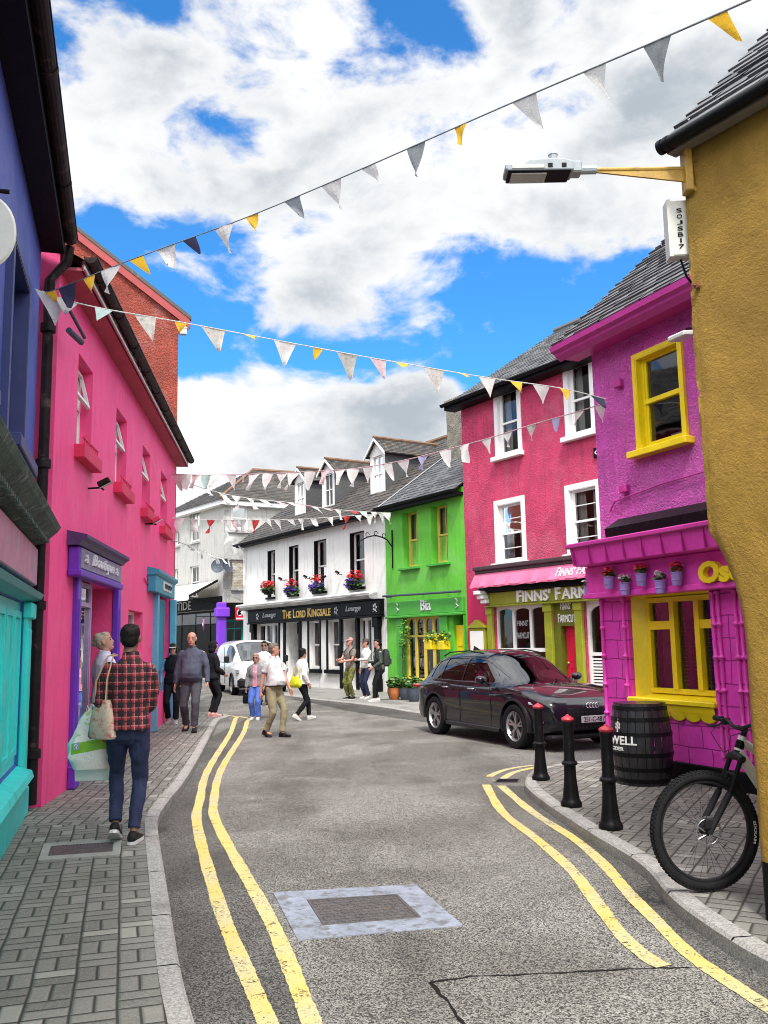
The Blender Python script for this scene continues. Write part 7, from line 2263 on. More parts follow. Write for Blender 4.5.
b = MB(); b.tube([crown + Vector((0, -.085, 0)), crown + Vector((0, 0, .02)), crown + Vector((0, .085, 0))], [.024, .030, .024], 10); b.tube([crown, crown + AX * .05], .03, 10); b.build('fork_crown', M['plastic_black'], fk_, smooth=True)
b = MB(); b.bbox(-.035, .03, .045, .075, .39, .46, .01); b.build('brake_caliper', M['plastic_black'], fk_)
head0 = crown + AX * .03; head1 = crown + AX * .15
b = MB(); b.tube([head0, head1], .028, 12); b.tube([head1 - AX * .03, (-.62, 0, .70)], [.030, .02], 10); b.tube([head0 + AX * .02, (-.45, 0, .58), (-.72, 0, .36)], [.035, .034, .03], 10)
b.tube([(-.60, 0, .72), (-.72, 0, .36)], .02, 8)
for s in (-1, 1): b.tube([(-.72, s * .03, .36), (-1.17, s * .065, .372)], .014, 8); b.tube([(-.61, s * .02, .68), (-1.17, s * .065, .372)], .011, 8)
b.build('frame', pm('bike_white_paint', (.62, .60, .55), .35, .1, 8, .05, coat=.6), bike, smooth=True)
b = MB(); b.tube([head0 + AX * .035 + Vector((0, .0, 0)), head1 - AX * .03], .0295, 12); b.build('head_badge', M['black'], bike, smooth=True)
top = head1 + AX * .05
b = MB(); b.tube([head1, top + AX * .01], .018, 10); b.tube([top, top + Vector((.05, 0, .015))], .018, 10); b.build('stem', M['plastic_black'], bike, smooth=True)
cb_ = top + Vector((.05, 0, .015))
b = MB(); b.tube([cb_ + Vector((-.06, -.38, .03)), cb_ + Vector((-.02, -.15, .03)), cb_ + Vector((0, -.05, 0)), cb_ + Vector((0, .05, 0)), cb_ + Vector((-.02, .15, .03)), cb_ + Vector((-.06, .38, .03))], .013, 10)
hb_ = b.build('handlebar', M['plastic_black'], bike, smooth=True)
for s in (-1, 1):
    b = MB(); b.tube([cb_ + Vector((-.043, s * .27, .03)), cb_ + Vector((-.062, s * .39, .03))], .018, 10); b.lathe([(.001, 0), (.021, 0), (.021, .006), (.001, .006)], 12, Matrix.Translation(cb_ + Vector((-.045, s * .262, .03))) @ Matrix.Rotation(R(90), 4, 'X')); b.build('grip', M['rubber'], hb_, smooth=True)
    b = MB(); b.tube([cb_ + Vector((-.03, s * .22, .02)), cb_ + Vector((.02, s * .22, -.005)), cb_ + Vector((.02, s * .34, -.02))], .007, 6); b.bbox(cb_.x - .06, cb_.x - .0, cb_.y + s * .20 - .018, cb_.y + s * .20 + .018, cb_.z - .0, cb_.z + .045, .006); b.build('brake_lever', M['plastic_black'], hb_)
    b = MB(); b.tube([cb_ + Vector((.01, s * .2, .01)), cb_ + Vector((.13, s * .12, -.04)), cb_ + Vector((.10, s * .03, -.16)), crown + Vector((.03, s * .03, .05))], .0028, 5); b.build('brake_hose', M['plastic_black'], hb_)
b = MB(); b.tube([(-.60, 0, .70), (-.585, 0, .88)], .014, 8); b.build('seat_post', M['plastic_black'], bike)
b = MB(); b.rings([[(x, w * math.cos(a), .90 + h * math.sin(a)) for a in [2 * math.pi * j / 10 for j in range(10)]] for (x, w, h) in ((-.43, .012, .01), (-.5, .025, .02), (-.62, .05, .025), (-.68, .07, .025), (-.72, .055, .018))]); b.build('saddle', M['plastic_black'], bike, smooth=True)
bwheel(-1.17, nm='rear_wheel')
b = MB(); b.lathe([(.001, -.01), (.075, -.01), (.08, 0), (.075, .01), (.001, .01)], 24, Matrix.Translation((-.72, -.05, .34)) @ Matrix.Rotation(R(90), 4, 'X')); b.tube([(-.72, -.07, .34), (-.60, -.08, .22)], .012, 6); b.tube([(-.72, .07, .34), (-.84, .08, .46)], .012, 6); b.build('crank', M['plastic_black'], bike)

# ================================================================== bunting
BC_ = {'w': pm('white_pennant_cloth', (.72, .72, .70), .9, .12, 9, .3, 30, .004), 'y': pm('yellow_pennant_cloth', (.78, .48, .04), .9, .15, 9, .3, 30, .004),
       'g': pm('grey_pennant_cloth', (.30, .33, .35), .9, .2, 9, .3, 30, .004), 't': pm('pale_teal_pennant_cloth', (.42, .58, .56), .9, .2, 9, .3, 30, .004),
       'r': pm('red_pennant_cloth', (.62, .05, .05), .9, .15, 9, .3, 30, .004), 'p': pm('pinkish_pennant_cloth', (.66, .50, .52), .9, .2, 14, .3, 30, .004, dirt=((.6, .1, .1), .2, 22)),
       'l': pm('lilac_pennant_cloth', (.40, .40, .62), .9, .2, 9, .3, 30, .004), 'n': pm('navy_pennant_cloth', (.05, .05, .10), .9, .2, 9, .3, 30, .004),
       'x': pm('printed_pennant_cloth', (.62, .62, .56), .9, .2, 14, .3, 30, .004, dirt=((.10, .13, .10), .3, 24)), 'm': pm('olive_green_cloth', (.35, .40, .05), .9, .2, 9, .3)}
for m_ in BC_.values():
    nt_ = NT(m_.node_tree); pb2 = m_.node_tree.nodes['Principled BSDF']
    tl_ = nt_.new('ShaderNodeBsdfTranslucent'); mx_ = nt_.new('ShaderNodeMixShader'); mx_.inputs[0].default_value = .45
    nt_.l.new(pb2.inputs['Base Color'].links[0].from_socket, tl_.inputs[0])
    nt_.l.new(pb2.outputs[0], mx_.inputs[1]); nt_.l.new(tl_.outputs[0], mx_.inputs[2]); nt_.l.new(mx_.outputs[0], m_.node_tree.nodes['Material Output'].inputs[0])
def d_at(px, py, Y):
    d = ray(px, py); return CAM + d * ((Y - CAM.y) / d.y)
def bunting(pts, Y0, Y1, flags, label, cord=.006, cord_mat=None):
    """pts: the cord's course; Y runs from Y0 at the first point to Y1 at the last; flags: (px, kind, size_m, twist)"""
    xa, xb = pts[0][0], pts[-1][0]
    P = [d_at(px, py, Y0 + (Y1 - Y0) * (px - xa) / (xb - xa)) for px, py in pts]
    P = smooth_line(P, 6)
    o0 = P[0].copy()
    root = empty('bunting', o0, 0, label=label, cat='bunting', group='strings of bunting across the street')
    Q = [p - o0 for p in P]
    b = MB(); b.tube(Q, cord, 6); b.build('cord', cord_mat or BC_['w'], root)
    rr = random.Random(int(xa + xb))
    pxs = [proj(p)[0] for p in P]
    for (px, kind, sz, tw) in flags:
        for i in range(len(P) - 1):
            if (pxs[i] - px) * (pxs[i + 1] - px) <= 0 and pxs[i] != pxs[i + 1]:
                t = (px - pxs[i]) / (pxs[i + 1] - pxs[i]); c = Q[i].lerp(Q[i + 1], t); d = (Q[i + 1] - Q[i]).normalized(); break
        else: continue
        kf = 1.25 if Y0 < 12 else .84
        w = sz * kf * rr.uniform(.88, 1.1); h = sz * kf * rr.uniform(.95, 1.2)
        side = d.cross(Vector((0, 0, 1))).normalized()
        down = (Vector((0, 0, -1)) * math.cos(tw) + side * math.sin(tw + rr.uniform(-.3, .3)) + d * rr.uniform(-.38, .38)).normalized()
        b = MB(); n = 6; rows = []
        ph = rr.uniform(0, 6); am = rr.uniform(.06, .22) * sz
        for j in range(n + 1):
            f = j / n; hw = w / 2 * (1 - f) + .004
            row = []
            for k in range(5):
                s = -1 + k / 2
                row.append(c + d * (s * hw) + down * (h * f) + side * (am * math.sin(ph + s * 1.5 + f * 3) * (f + .15)))
            rows.append(row)
        for j in range(n):
            for k in range(4): b.quad(rows[j][k], rows[j][k + 1], rows[j + 1][k + 1], rows[j + 1][k])
        pn = b.build('pennant', BC_[kind], root, smooth=True)
    return root
bunting([(830, -38), (745, 2), (640, 48), (500, 108), (350, 174), (250, 216), (185, 240), (120, 264), (60, 288), (46, 292)], 2.9, 8.8,
        [(717, 'y', .13, .5), (657, 'g', .165, .0), (594, 'w', .14, .5), (524, 'w', .19, .1), (461, 'y', .10, .2), (416, 'g', .15, .0), (368, 'w', .12, .6), (331, 'w', .19, .1), (292, 'g', .14, .3), (252, 'y', .13, .2), (224, 'w', .20, .0), (189, 'n', .12, .9), (166, 'w', .19, .1), (136, 'y', .14, 1.1), (111, 'w', .21, .1), (89, 'y', .13, .2), (67, 'n', .20, .0), (50, 'y', .13, 1.0)],
        'highest string of bunting, running from top right down to the blue gutter', cord=.005, cord_mat=BC_['g'])
bunting([(42, 291), (60, 298), (100, 308), (180, 322), (270, 339), (350, 354), (430, 368), (490, 378), (560, 388), (606, 399)], 8.8, 11.1,
        [(50, 'w', .24, .0), (66, 'w', .18, .4), (104, 't', .16, .4), (145, 'x', .20, .0), (181, 'y', .10, .2), (213, 'x', .20, .0), (249, 'y', .12, .9), (285, 'w', .19, .1), (318, 'y', .10, .0), (347, 'x', .21, .0), (378, 'p', .18, .2), (402, 'y', .12, .9), (434, 'x', .20, .1), (462, 'y', .10, 1.1), (487, 'w', .18, .1), (516, 'y', .14, .6), (541, 'w', .18, .0), (565, 'y', .13, .2), (597, 'n', .17, .3)],
        'middle string of small spaced pennants from the blue gutter to the magenta corner')
bunting([(172, 474), (205, 475), (255, 474), (300, 472), (350, 469), (400, 461), (445, 450), (486, 439), (531, 425), (580, 411), (607, 402)], 19.6, 11.2,
        [(177, 'p', .40, .1), (187, 'w', .42, .1), (196, 'p', .36, .2), (206, 't', .34, .2), (218, 'w', .40, .5), (231, 'w', .36, .1), (243, 'p', .18, .1), (254, 'w', .40, .1), (268, 'w', .38, .1), (282, 'w', .38, .0), (294, 'w', .40, .1), (310, 'w', .40, .0), (325, 'p', .3, .3), (340, 'w', .34, .1), (353, 'w', .36, .1), (368, 'w', .33, .0), (387, 'w', .34, .1), (403, 'w', .34, .0), (423, 'l', .30, .2), (445, 'w', .33, .0), (464, 'w', .32, .1), (486, 'w', .29, .0), (507, 'w', .26, .1), (531, 'x', .25, .0), (556, 'l', .20, .1), (580, 'x', .2, .1), (600, 'x', .27, .0)],
        'densest string of big white pennants from the pink gable to the magenta corner', cord=.008, cord_mat=BC_['p'])
bunting([(172, 477), (200, 487), (225, 494), (254, 499), (294, 503), (322, 508), (354, 511), (391, 513)], 19.6, 28.2,
        [(205, 'w', .35, .9), (222, 'w', .42, .7), (236, 'w', .42, .5), (250, 'w', .40, .4), (262, 'w', .34, 1.0), (276, 'p', .34, 1.2), (290, 'w', .35, 1.1), (303, 'r', .30, 1.1), (314, 'w', .36, .8), (326, 'p', .30, 1.2), (338, 'w', .42, .3), (352, 'r', .30, 1.1), (363, 'w', .4, .9), (374, 'w', .38, .5), (386, 'w', .5, .6)],
        'twisted bunting of folded white pennants ending where pub and green wall meet', cord=.01)
bunting([(172, 518), (210, 520), (255, 520), (300, 519), (347, 516), (391, 513)], 19.8, 28.4,
        [(180, 'w', .38, .0), (194, 'w', .34, .1), (211, 'r', .36, .1), (224, 'w', .34, .1), (234, 'p', .3, .1), (243, 'w', .34, .2), (256, 'r', .38, .1), (267, 'w', .33, .2), (277, 'w', .34, .1), (290, 'w', .3, .8), (301, 'w', .40, .1), (313, 'w', .34, .5), (330, 'w', .34, .7), (347, 'r', .42, .1), (358, 'w', .34, .6), (370, 'w', .38, .2), (381, 'w', .36, .2)],
        'bunting with a few red pennants among white ones, in front of the pub eaves', cord=.01)
bunting([(172, 540), (190, 546), (205, 552), (222, 557), (236, 559)], 19.8, 42.5,
        [(180, 'w', .34, .9), (187, 'g', .3, .8), (194, 'w', .36, .6), (202, 'g', .34, .3), (208, 'w', .40, .7), (214, 'w', .5, .4), (221, 'w', .46, .6), (228, 'w', .5, .4)],
        'lowest short string of tiny pennants near the satellite dishes', cord=.012)

# ================================================================== people
def remeshed(mb, voxel, smooth_it=2):
    o = mb.build('tmp', M['skin'], None)
    md = o.modifiers.new('r', 'REMESH'); md.mode = 'VOXEL'; md.voxel_size = voxel
    if smooth_it:
        ms = o.modifiers.new('s', 'SMOOTH'); ms.factor = .5; ms.iterations = smooth_it
    me = evaluated(o)
    bpy.data.objects.remove(o)
    return me

def me_out(name, me, mats, parent, wr=0.0, ws=9.0, seed=0.0, vert_stretch=1.0):
    """wrinkle the cloth along its normals and link it"""
    if wr:
        off = []
        for v in me.vertices:
            p = v.co
            q = Vector((p.x * ws, p.y * ws, p.z * ws * vert_stretch + seed))
            n = mnoise.noise(q) + .5 * mnoise.noise(q * 2.3)
            off.append(n * wr)
        nr = [v.normal.copy() for v in me.vertices]
        for v, n, a in zip(me.vertices, nr, off): v.co += n * a
    me.materials.clear()
    for m in (mats if isinstance(mats, (list, tuple)) else [mats]): me.materials.append(m)
    me.polygons.foreach_set('use_smooth', [True] * len(me.polygons))
    o = bpy.data.objects.new(name, me); COL.objects.link(o); o.parent = parent
    return o

def two_bone(a, t, l1, l2, pole):
    a, t, pole = Vector(a), Vector(t), Vector(pole)
    d = t - a; L = min(d.length, (l1 + l2) * .999); dn = d.normalized()
    x = (l1 * l1 - l2 * l2 + L * L) / (2 * L)
    h = math.sqrt(max(0, l1 * l1 - x * x))
    p = (pole - dn * pole.dot(dn)).normalized()
    return a + dn * x + p * h, a + dn * L

def cloth(name, col, rough=.85, var=.2, **k): return pm(name, col, rough, var, 7, .5, 55, .004, **k)

def plaid_mat():
    m, nt, b = base_mat('red_black_plaid')
    tc = nt.new('ShaderNodeTexCoord').outputs['Object']
    x, y, z = nt.sep(tc)
    def band(v, per, w, ph=0.0):
        f = nt.math('FRACT', nt.math('ADD', nt.math('DIVIDE', v, per), ph + 50))
        return nt.math('LESS_THAN', f, w)
    xx = nt.math('ADD', x, nt.math('MULTIPLY', y, .35))
    rx, rz_ = band(xx, .072, .36), band(z, .072, .36)
    red = nt.math('MULTIPLY', nt.math('ADD', rx, rz_), .5)
    c = nt.mix(red, (.010, .008, .010), (.32, .014, .032))
    wl = nt.math('MAXIMUM', band(xx, .072, .07, .75), band(z, .072, .07, .75))
    c = nt.mix(nt.math('MULTIPLY', wl, .4), c, (.62, .42, .38))
    bl = nt.math('MAXIMUM', band(xx, .072, .12, .28), band(z, .072, .12, .28))
    c = nt.mix(nt.math('MULTIPLY', bl, .9), c, (.012, .008, .012))
    nt.l.new(c, b.inputs['Base Color']); b.inputs['Roughness'].default_value = .9
    bump(nt, b, nt.noise(tc, 30, 4), .5, .004)
    return m

CL = {
    'polo': cloth('off_white_polo', (.50, .50, .50), var=.15),
    'plaid': plaid_mat(), 'jeans': cloth('navy_jeans', (.011, .018, .058), dirt=((.03, .05, .12), .25, 6)),
    'lilac': cloth('pale_lilac_shirt', (.55, .52, .66)), 'charcoal': cloth('charcoal_cloth', (.045, .047, .06)),
    'slate': cloth('slate_blue_shirt', (.055, .065, .10)), 'black': cloth('black_cloth_knit', (.012, .012, .015)),
    'skyblue': cloth('sky_blue_fleece', (.24, .42, .66)), 'grey': cloth('grey_cardigan', (.20, .20, .21)),
    'pinkprint': cloth('pink_print_top', (.55, .20, .28), dirt=((.75, .72, .72), .4, 26)), 'royal': cloth('royal_blue_trousers', (.07, .15, .52)),
    'white': cloth('white_cotton', (.70, .70, .69), var=.08), 'khaki': cloth('khaki_trousers', (.25, .22, .13)),
    'camo': cloth('yellow_green_camo', (.20, .21, .04), dirt=((.03, .035, .015), .8, 14)), 'greytee': cloth('grey_brown_tee', (.22, .19, .17), dirt=((.1, .08, .07), .35, 14)),
    'olive': cloth('dark_green_top', (.04, .055, .045), dirt=((.16, .17, .15), .3, 14)),
    'shoe_black': pm('black_shoe', (.014, .014, .015), .5, .2, 9, .1), 'shoe_white': pm('white_trainer', (.68, .68, .66), .6, .1, 9, .1), 'shoe_pink': pm('pink_trainer', (.62, .32, .30), .6, .1, 9, .1),
    'shoe_grey': pm('grey_trainer', (.34, .34, .34), .6, .1, 9, .1), 'sole': pm('white_sole', (.60, .60, .58), .6, .1, 9, .1),
    'hair_black': pm('black_hair', (.012, .010, .010), .6, .4, 30, .6, 60, .004), 'hair_grey': pm('grey_blond_hair', (.33, .29, .22), .6, .4, 30, .6, 60, .004),
    'hair_white': pm('white_hair', (.55, .53, .50), .6, .3, 30, .6, 60, .004), 'hair_brown': pm('brown_grey_hair', (.12, .09, .065), .6, .4, 30, .6, 60, .004),
    'hair_pink': pm('reddish_hair', (.36, .19, .16), .6, .4, 30, .6, 60, .004),
    'cap_pink': pm('dusty_pink_cap', (.50, .26, .26), .8, .1, 9, .1), 'cap_dark': pm('dark_cap', (.06, .055, .05), .8, .2, 9, .1), 'brim': pm('pale_brim', (.62, .58, .52), .8, .1, 9, .1),
}

def hand_mesh(mb, wrist, d, n, s=1.0, curl=.5, right=True):
    """wrist point, d direction of the hand, n palm normal (palm faces n)"""
    d = Vector(d).normalized(); n = Vector(n); n = (n - d * n.dot(d)).normalized()
    w = d.cross(n) * (1 if right else -1)          # towards the thumb
    P = lambda a, b_, c: wrist + (d * a + w * b_ + n * c) * s
    rings = []
    for (a, hw, hh) in ((-.01, .026, .019), (.02, .034, .017), (.05, .040, .016), (.085, .041, .014), (.095, .038, .011)):
        rings.append([P(a, hw * math.cos(t), hh * math.sin(t)) for t in [2 * math.pi * k / 12 for k in range(12)]])
    mb.rings(rings)
    for (b0, ln, r) in ((.030, .072, .0085), (.010, .080, .009), (-.010, .074, .0088), (-.029, .058, .0078)):
        pts = [P(.075, b0 * .9, 0)]; a, c = .09, 0.0; ang = curl * .35
        for seg in (.42, .33, .25):
            a += math.cos(ang) * ln * seg; c += math.sin(ang) * ln * seg; pts.append(P(a, b0, c)); ang += curl
        mb.tube(pts, [r * 1.05 * s, r * s, r * .95 * s, r * .75 * s], 8)
    mb.tube([P(.015, .022, .004), P(.045, .048, .014), P(.068, .055, .024), P(.088, .050, .034)], [.013 * s, .011 * s, .0095 * s, .0075 * s], 8)

def person(label, px, py, H, face_dir, sp, zbase=PZ, loc=None):
    p0 = loc if loc is not None else gnd(px, py, zbase)
    f = Vector((face_dir[0], face_dir[1], 0)).normalized()
    root = empty('person', p0, math.atan2(f.y, f.x) - math.pi / 2, label=label, cat='person')
    s = H / 1.75
    vox = sp.get('vox', .014)
    rs = random.Random(int(px * 3 + py))
    seed = rs.uniform(0, 50)
    feet = sp.get('feet', [(-.10, .0, 0, 0), (.10, .0, 0, 0)])       # left, right: x, y, lift, toe-down pitch
    hipz = sp.get('hip', .92)
    hc = Vector((sp.get('hx', 0), sp.get('hy', 0), hipz))
    lean, twist, bend = sp.get('lean', .03), sp.get('twist', 0), sp.get('side', 0)
    RU = Matrix.Rotation(twist, 3, 'Z') @ Matrix.Rotation(-lean, 3, 'X') @ Matrix.Rotation(bend, 3, 'Y')
    U = lambda v: (hc + RU @ (Vector(v) - Vector((0, 0, .92)))) * s
    belly, wid = sp.get('belly', 0), sp.get('wid', 1.0)
    fem = sp.get('fem', False)
    shw = (.165 if fem else .188) * wid
    # torso profile: z, half width, half depth, y offset
    tor = [(.80, .150, .105, 0), (.88, .168, .118, -.005), (.95, .162 + belly * .1, .112 + belly * .35, belly * .30), (1.03, (.135 if fem else .150) + belly * .12, .105 + belly * .5, belly * .42), (1.10, (.130 if fem else .150) + belly * .1, .102 + belly * .42, belly * .35),
           (1.20, (.142 if fem else .163), .112 + belly * .2 + (.012 if fem else 0), belly * .1 + (.01 if fem else 0)), (1.28, (.152 if fem else .170), .113, .0), (1.35, (.146 if fem else .166), .100, -.006), (1.40, (.118 if fem else .135), .082, -.012), (1.435, .090, .068, -.013), (1.465, .070, .058, -.012)]
    def torso_rings(infl, zlo, zhi, flare=0):
        rr = []
        for (z, hw, hd_, yo) in tor:
            if z < zlo - .001 or z > zhi + .001: continue
            hw2, hd2 = (hw * wid + infl) * s, (hd_ + infl) * s
            if flare and z < 1.0: hw2 += flare * s; hd2 += flare * s
            c = Vector((0, yo, z))
            ring = []
            for k in range(20):
                a = 2 * math.pi * k / 20; ca, sa = math.cos(a), math.sin(a)
                ex = .90
                x = math.copysign(abs(ca) ** ex, ca) * hw2 / s; y = math.copysign(abs(sa) ** ex, sa) * hd2 / s
                ring.append(U(c + Vector((x, y, 0))))
            rr.append(ring)
        return rr
    sh = [U((-shw, -.012, 1.375)), U((shw, -.012, 1.375))]
    hipj = [(hc + Vector((-.085, 0, -.04))) * s, (hc + Vector((.085, 0, -.04))) * s]
    arms = []
    ht = sp.get('hands', [(-.26, .05, .86), (.26, .05, .86)])
    poles = sp.get('poles', [(-.6, -1, -.2), (.6, -1, -.2)])
    for k in (0, 1):
        tgt = Vector(ht[k]) * s
        el, wr = two_bone(sh[k], tgt, .285 * s, .255 * s, poles[k])
        arms.append((sh[k], el, wr))
    legs = []
    kp = sp.get('kpole', [(-.15, 1, 0), (.15, 1, 0)])
    for k in (0, 1):
        fx, fy, fz, pit = feet[k]
        ank = Vector((fx, fy - .0, .085 + fz)) * s
        kn, an = two_bone(hipj[k], ank, .425 * s, .415 * s, kp[k])
        legs.append((hipj[k], kn, an, pit))
    # ---- body
    b = MB()
    b.rings(torso_rings(-.016, .80, 1.5))
    neck0, neck1 = U((0, -.015, 1.43)), U((0, .005, 1.545))
    b.tube([neck0, neck0.lerp(neck1, .5), neck1], [.062 * s, .054 * s, .055 * s], 14)
    for (a, el, wr) in arms:
        b.tube([a.lerp(U((0, 0, 1.38)), .3), a, a.lerp(el, .35), a.lerp(el, .7), el, el.lerp(wr, .3), el.lerp(wr, .7), wr], [.05 * s, .050 * s, .045 * s, .040 * s, .037 * s, .038 * s, .030 * s, .025 * s], 12)
    for (h, kn, an, pit) in legs:
        b.tube([h + Vector((0, 0, .05 * s)), h, h.lerp(kn, .4), h.lerp(kn, .8), kn, kn.lerp(an, .3), kn.lerp(an, .7), an], [.075 * s, .078 * s, .068 * s, .052 * s, .048 * s, .050 * s, .036 * s, .032 * s], 12)
        b.tube([an, an + Vector((0, .06, -.045)) * s, an + Vector((0, .14, -.06)) * s], [.034 * s, .034 * s, .022 * s], 8)
    # head
    yaw, pit_ = sp.get('head', (0, 0))
    RH = RU @ Matrix.Rotation(yaw, 3, 'Z') @ Matrix.Rotation(pit_, 3, 'X')
    hb0 = U((0, .012, 1.520))
    HP = lambda x, y, z: hb0 + RH @ Vector((x, y, z)) * s
    hr = []
    for (z, hw, hd_, yo) in ((-.005, .030, .034, .045), (.012, .044, .050, .034), (.035, .055, .068, .022), (.06, .062, .080, .012), (.09, .068, .088, .004), (.12, .073, .093, .0), (.15, .076, .095, -.003), (.18, .072, .090, -.006), (.205, .058, .073, -.008), (.222, .036, .046, -.008), (.229, .012, .016, -.008)):
        hr.append([HP(hw * math.cos(a), yo + hd_ * math.sin(a), z) for a in [2 * math.pi * k / 20 for k in range(20)]])
    b.rings(hr)
    b.tube([HP(0, .084, .125), HP(0, .098, .10), HP(0, .104, .083), HP(0, .092, .076)], [.009 * s, .011 * s, .015 * s, .010 * s], 8)      # nose
    b.tube([HP(-.045, .074, .134), HP(0, .090, .136), HP(.045, .074, .134)], [.008 * s, .010 * s, .008 * s], 8)     # brow ridge
    b.tube([HP(-.02, .088, .050), HP(0, .094, .050), HP(.02, .088, .050)], [.008 * s, .010 * s, .008 * s], 8)
    b.ell(HP(0, .080, .018), .020 * s, .016 * s, .015 * s)
    for k in (-1, 1):
        b.ell(HP(k * .077, -.008, .105), .012 * s, .020 * s, .031 * s, mat=RH.to_4x4())
    for i, (a, el, wr) in enumerate(arms):
        hd_ = (wr - el).normalized()
        if sp.get('handdir') and sp['handdir'][i]: hd_ = (hd_ * .4 + Vector(sp['handdir'][i]).normalized()).normalized()
        pn = sp.get('palm', [(1, .2, 0), (-1, .2, 0)])[i]
        hand_mesh(b, wr, hd_, pn, s * 1.0, sp.get('curl', .45), right=(i == 1) if pn[0] <= 0 or i == 0 else (i == 1))
    me = remeshed(b, sp.get('bvox', vox * .75), 1)
    ob = MB(); ob.raw([tuple(v.co) for v in me.vertices], [tuple(p.vertices) for p in me.polygons])
    ob.cur = 1
    for k in (-1, 1):
        ob.ell(HP(k * .032, .082, .116), .0125 * s, .008 * s, .008 * s, mat=RH.to_4x4())
        ob.tube([HP(k * .046, .081, .140), HP(k * .030, .091, .145), HP(k * .016, .092, .141)], .0035 * s, 5)
    ob.cur = 2
    ob.tube([HP(-.024, .089, .052), HP(0, .1025, .052), HP(.024, .089, .052)], [.003 * s, .0055 * s, .003 * s], 6)
    skin = sp.get('skin', M['skin'])
    body = ob.build('body', [skin, M['eye'], M['lip']], root, smooth=True)
    # ---- trousers
    t = MB(); infl = sp.get('tr_loose', .012)
    t.rings(torso_rings(.002, .80, 1.03))
    t.ell((hc + Vector((0, 0, -.07))) * s, .15 * s * wid, .11 * s, .10 * s)
    hemz = sp.get('hem', .94)
    for (h, kn, an, pit) in legs:
        e = kn.lerp(an, hemz)
        t.tube([h + Vector((0, 0, .05 * s)), h, h.lerp(kn, .4), h.lerp(kn, .8), kn, kn.lerp(an, .35), kn.lerp(an, .75), e], [(r + infl) * s for r in (.082, .088, .078, .060, .055, .054, .046, .046 + infl * .4)], 14)
    me_out('trousers', remeshed(t, vox, 2), sp['bottom'], root, .011 * s, 11, seed, .6)
    # ---- top
    t = MB(); ti = sp.get('top_loose', .014); zl = sp.get('top_hem', .88)
    t.rings(torso_rings(ti, zl, 1.5, sp.get('flare', 0)))
    sl = sp.get('sleeve', 'long')
    for (a, el, wr) in arms:
        base = [a.lerp(U((0, 0, 1.37)), .45), a.lerp(U((0, 0, 1.37)), .12), a.lerp(el, .12), a.lerp(el, .35), a.lerp(el, .62)]; rad = [.058, .060, .061, .057, .055]
        if sl == 'short': rad[-1] = .062
        if sl == 'long':
            base += [el, el.lerp(wr, .35), el.lerp(wr, .75), el.lerp(wr, .97)]; rad += [.050, .049, .042, .038]
        t.tube(base, [(r + (ti - .014) * .6) * s for r in rad], 14)
    t.tube([U((0, -.015, 1.43)), U((0, -.012, 1.485))], [.088 * s, .068 * s], 16)
    if sp.get('collar'): t.tube([U((0, -.014, 1.465)), U((0, -.004, 1.515))], [.074 * s, .072 * s], 16)
    me_out(sp.get('top_name', 'shirt'), remeshed(t, vox, 2), sp['top'], root, sp.get('wr', .013) * s, 8, seed + 9, .8)
    if 'vest' in sp:
        t = MB(); t.rings(torso_rings(ti + .02, zl, 1.5)); t.tube([U((0, -.014, 1.44)), U((0, -.004, 1.50))], [.085 * s, .074 * s], 16)
        for (a, el, wr) in arms: t.ell(a + (U((0, 0, 1.38)) - a) * .2, .07 * s, .07 * s, .07 * s)
        me_out('vest', remeshed(t, vox, 2), sp['vest'], root, .008 * s, 10, seed)
    if 'inner' in sp:
        t = MB(); fr = []
        for (z, hw, hd_, yo) in tor:
            if z < .88 or z > 1.44: continue
            w_ = .055 * s; fr.append([U((x, yo + hd_ + ti + .004 - abs(x) * .25 + dy, z)) for x, dy in ((-.06, -.02), (.06, -.02), (.06, .006), (0, .010), (-.06, .006))])
        t.rings(fr); o = t.build('inner_top', sp['inner'], root, smooth=True)
    # ---- shoes
    for k, (h, kn, an, pit) in enumerate(legs):
        F_ = Matrix.Rotation(sp.get('toe', [.12, -.12])[k], 3, 'Z') @ Matrix.Rotation(-pit, 3, 'X')
        SP = lambda x, y, z: an + F_ @ (Vector((x, y, z - .085)) * s)
        t = MB(); rr = []
        for (y, hw, zt, zb) in ((-.075, .018, .06, .018), (-.062, .034, .085, .015), (-.02, .040, .105, .015), (.03, .041, .095, .015), (.08, .046, .068, .015), (.13, .048, .054, .015), (.165, .040, .046, .016), (.185, .020, .036, .020)):
            ring = []
            for a in [2 * math.pi * j / 14 for j in range(14)]:
                ring.append(SP(hw * math.cos(a), y, (zt + zb) / 2 + (zt - zb) / 2 * math.sin(a)))
            rr.append(ring)
        t.rings(rr); sho = t.build('shoe', sp.get('shoe', CL['shoe_black']), root, smooth=True)
        t = MB(); prof = [(-.080, .0), (-.07, .030), (-.02, .040), (.04, .040), (.09, .049), (.13, .050), (.17, .040), (.192, .0)]
        pl_ = [SP(hw, y, 0.0) for y, hw in prof] + [SP(-hw, y, 0.0) for y, hw in prof[-2:0:-1]]
        pu_ = [SP(hw, y, 0.026) for y, hw in prof] + [SP(-hw, y, 0.026) for y, hw in prof[-2:0:-1]]
        t.rings([pl_, pu_]); t.build('sole', sp.get('solemat', CL['sole']), sho)
    # ---- hair and head wear
    st = sp.get('hair', ('short', CL['hair_black']))
    t = MB(); A = []
    def E(x, y, z, rx, ry, rz, m=None): (m or t).ell(HP(x, y, z), rx * s, ry * s, rz * s, 16, 12, mat=RH.to_4x4())
    kind = st[0]
    if kind in ('short', 'bob', 'pony', 'hood', 'bun', 'fringe'):
        E(0, -.022, .150, .083, .090, .086)
        E(0, -.045, .105, .074, .062, .075)
        E(0, .018, .186, .070, .072, .048)
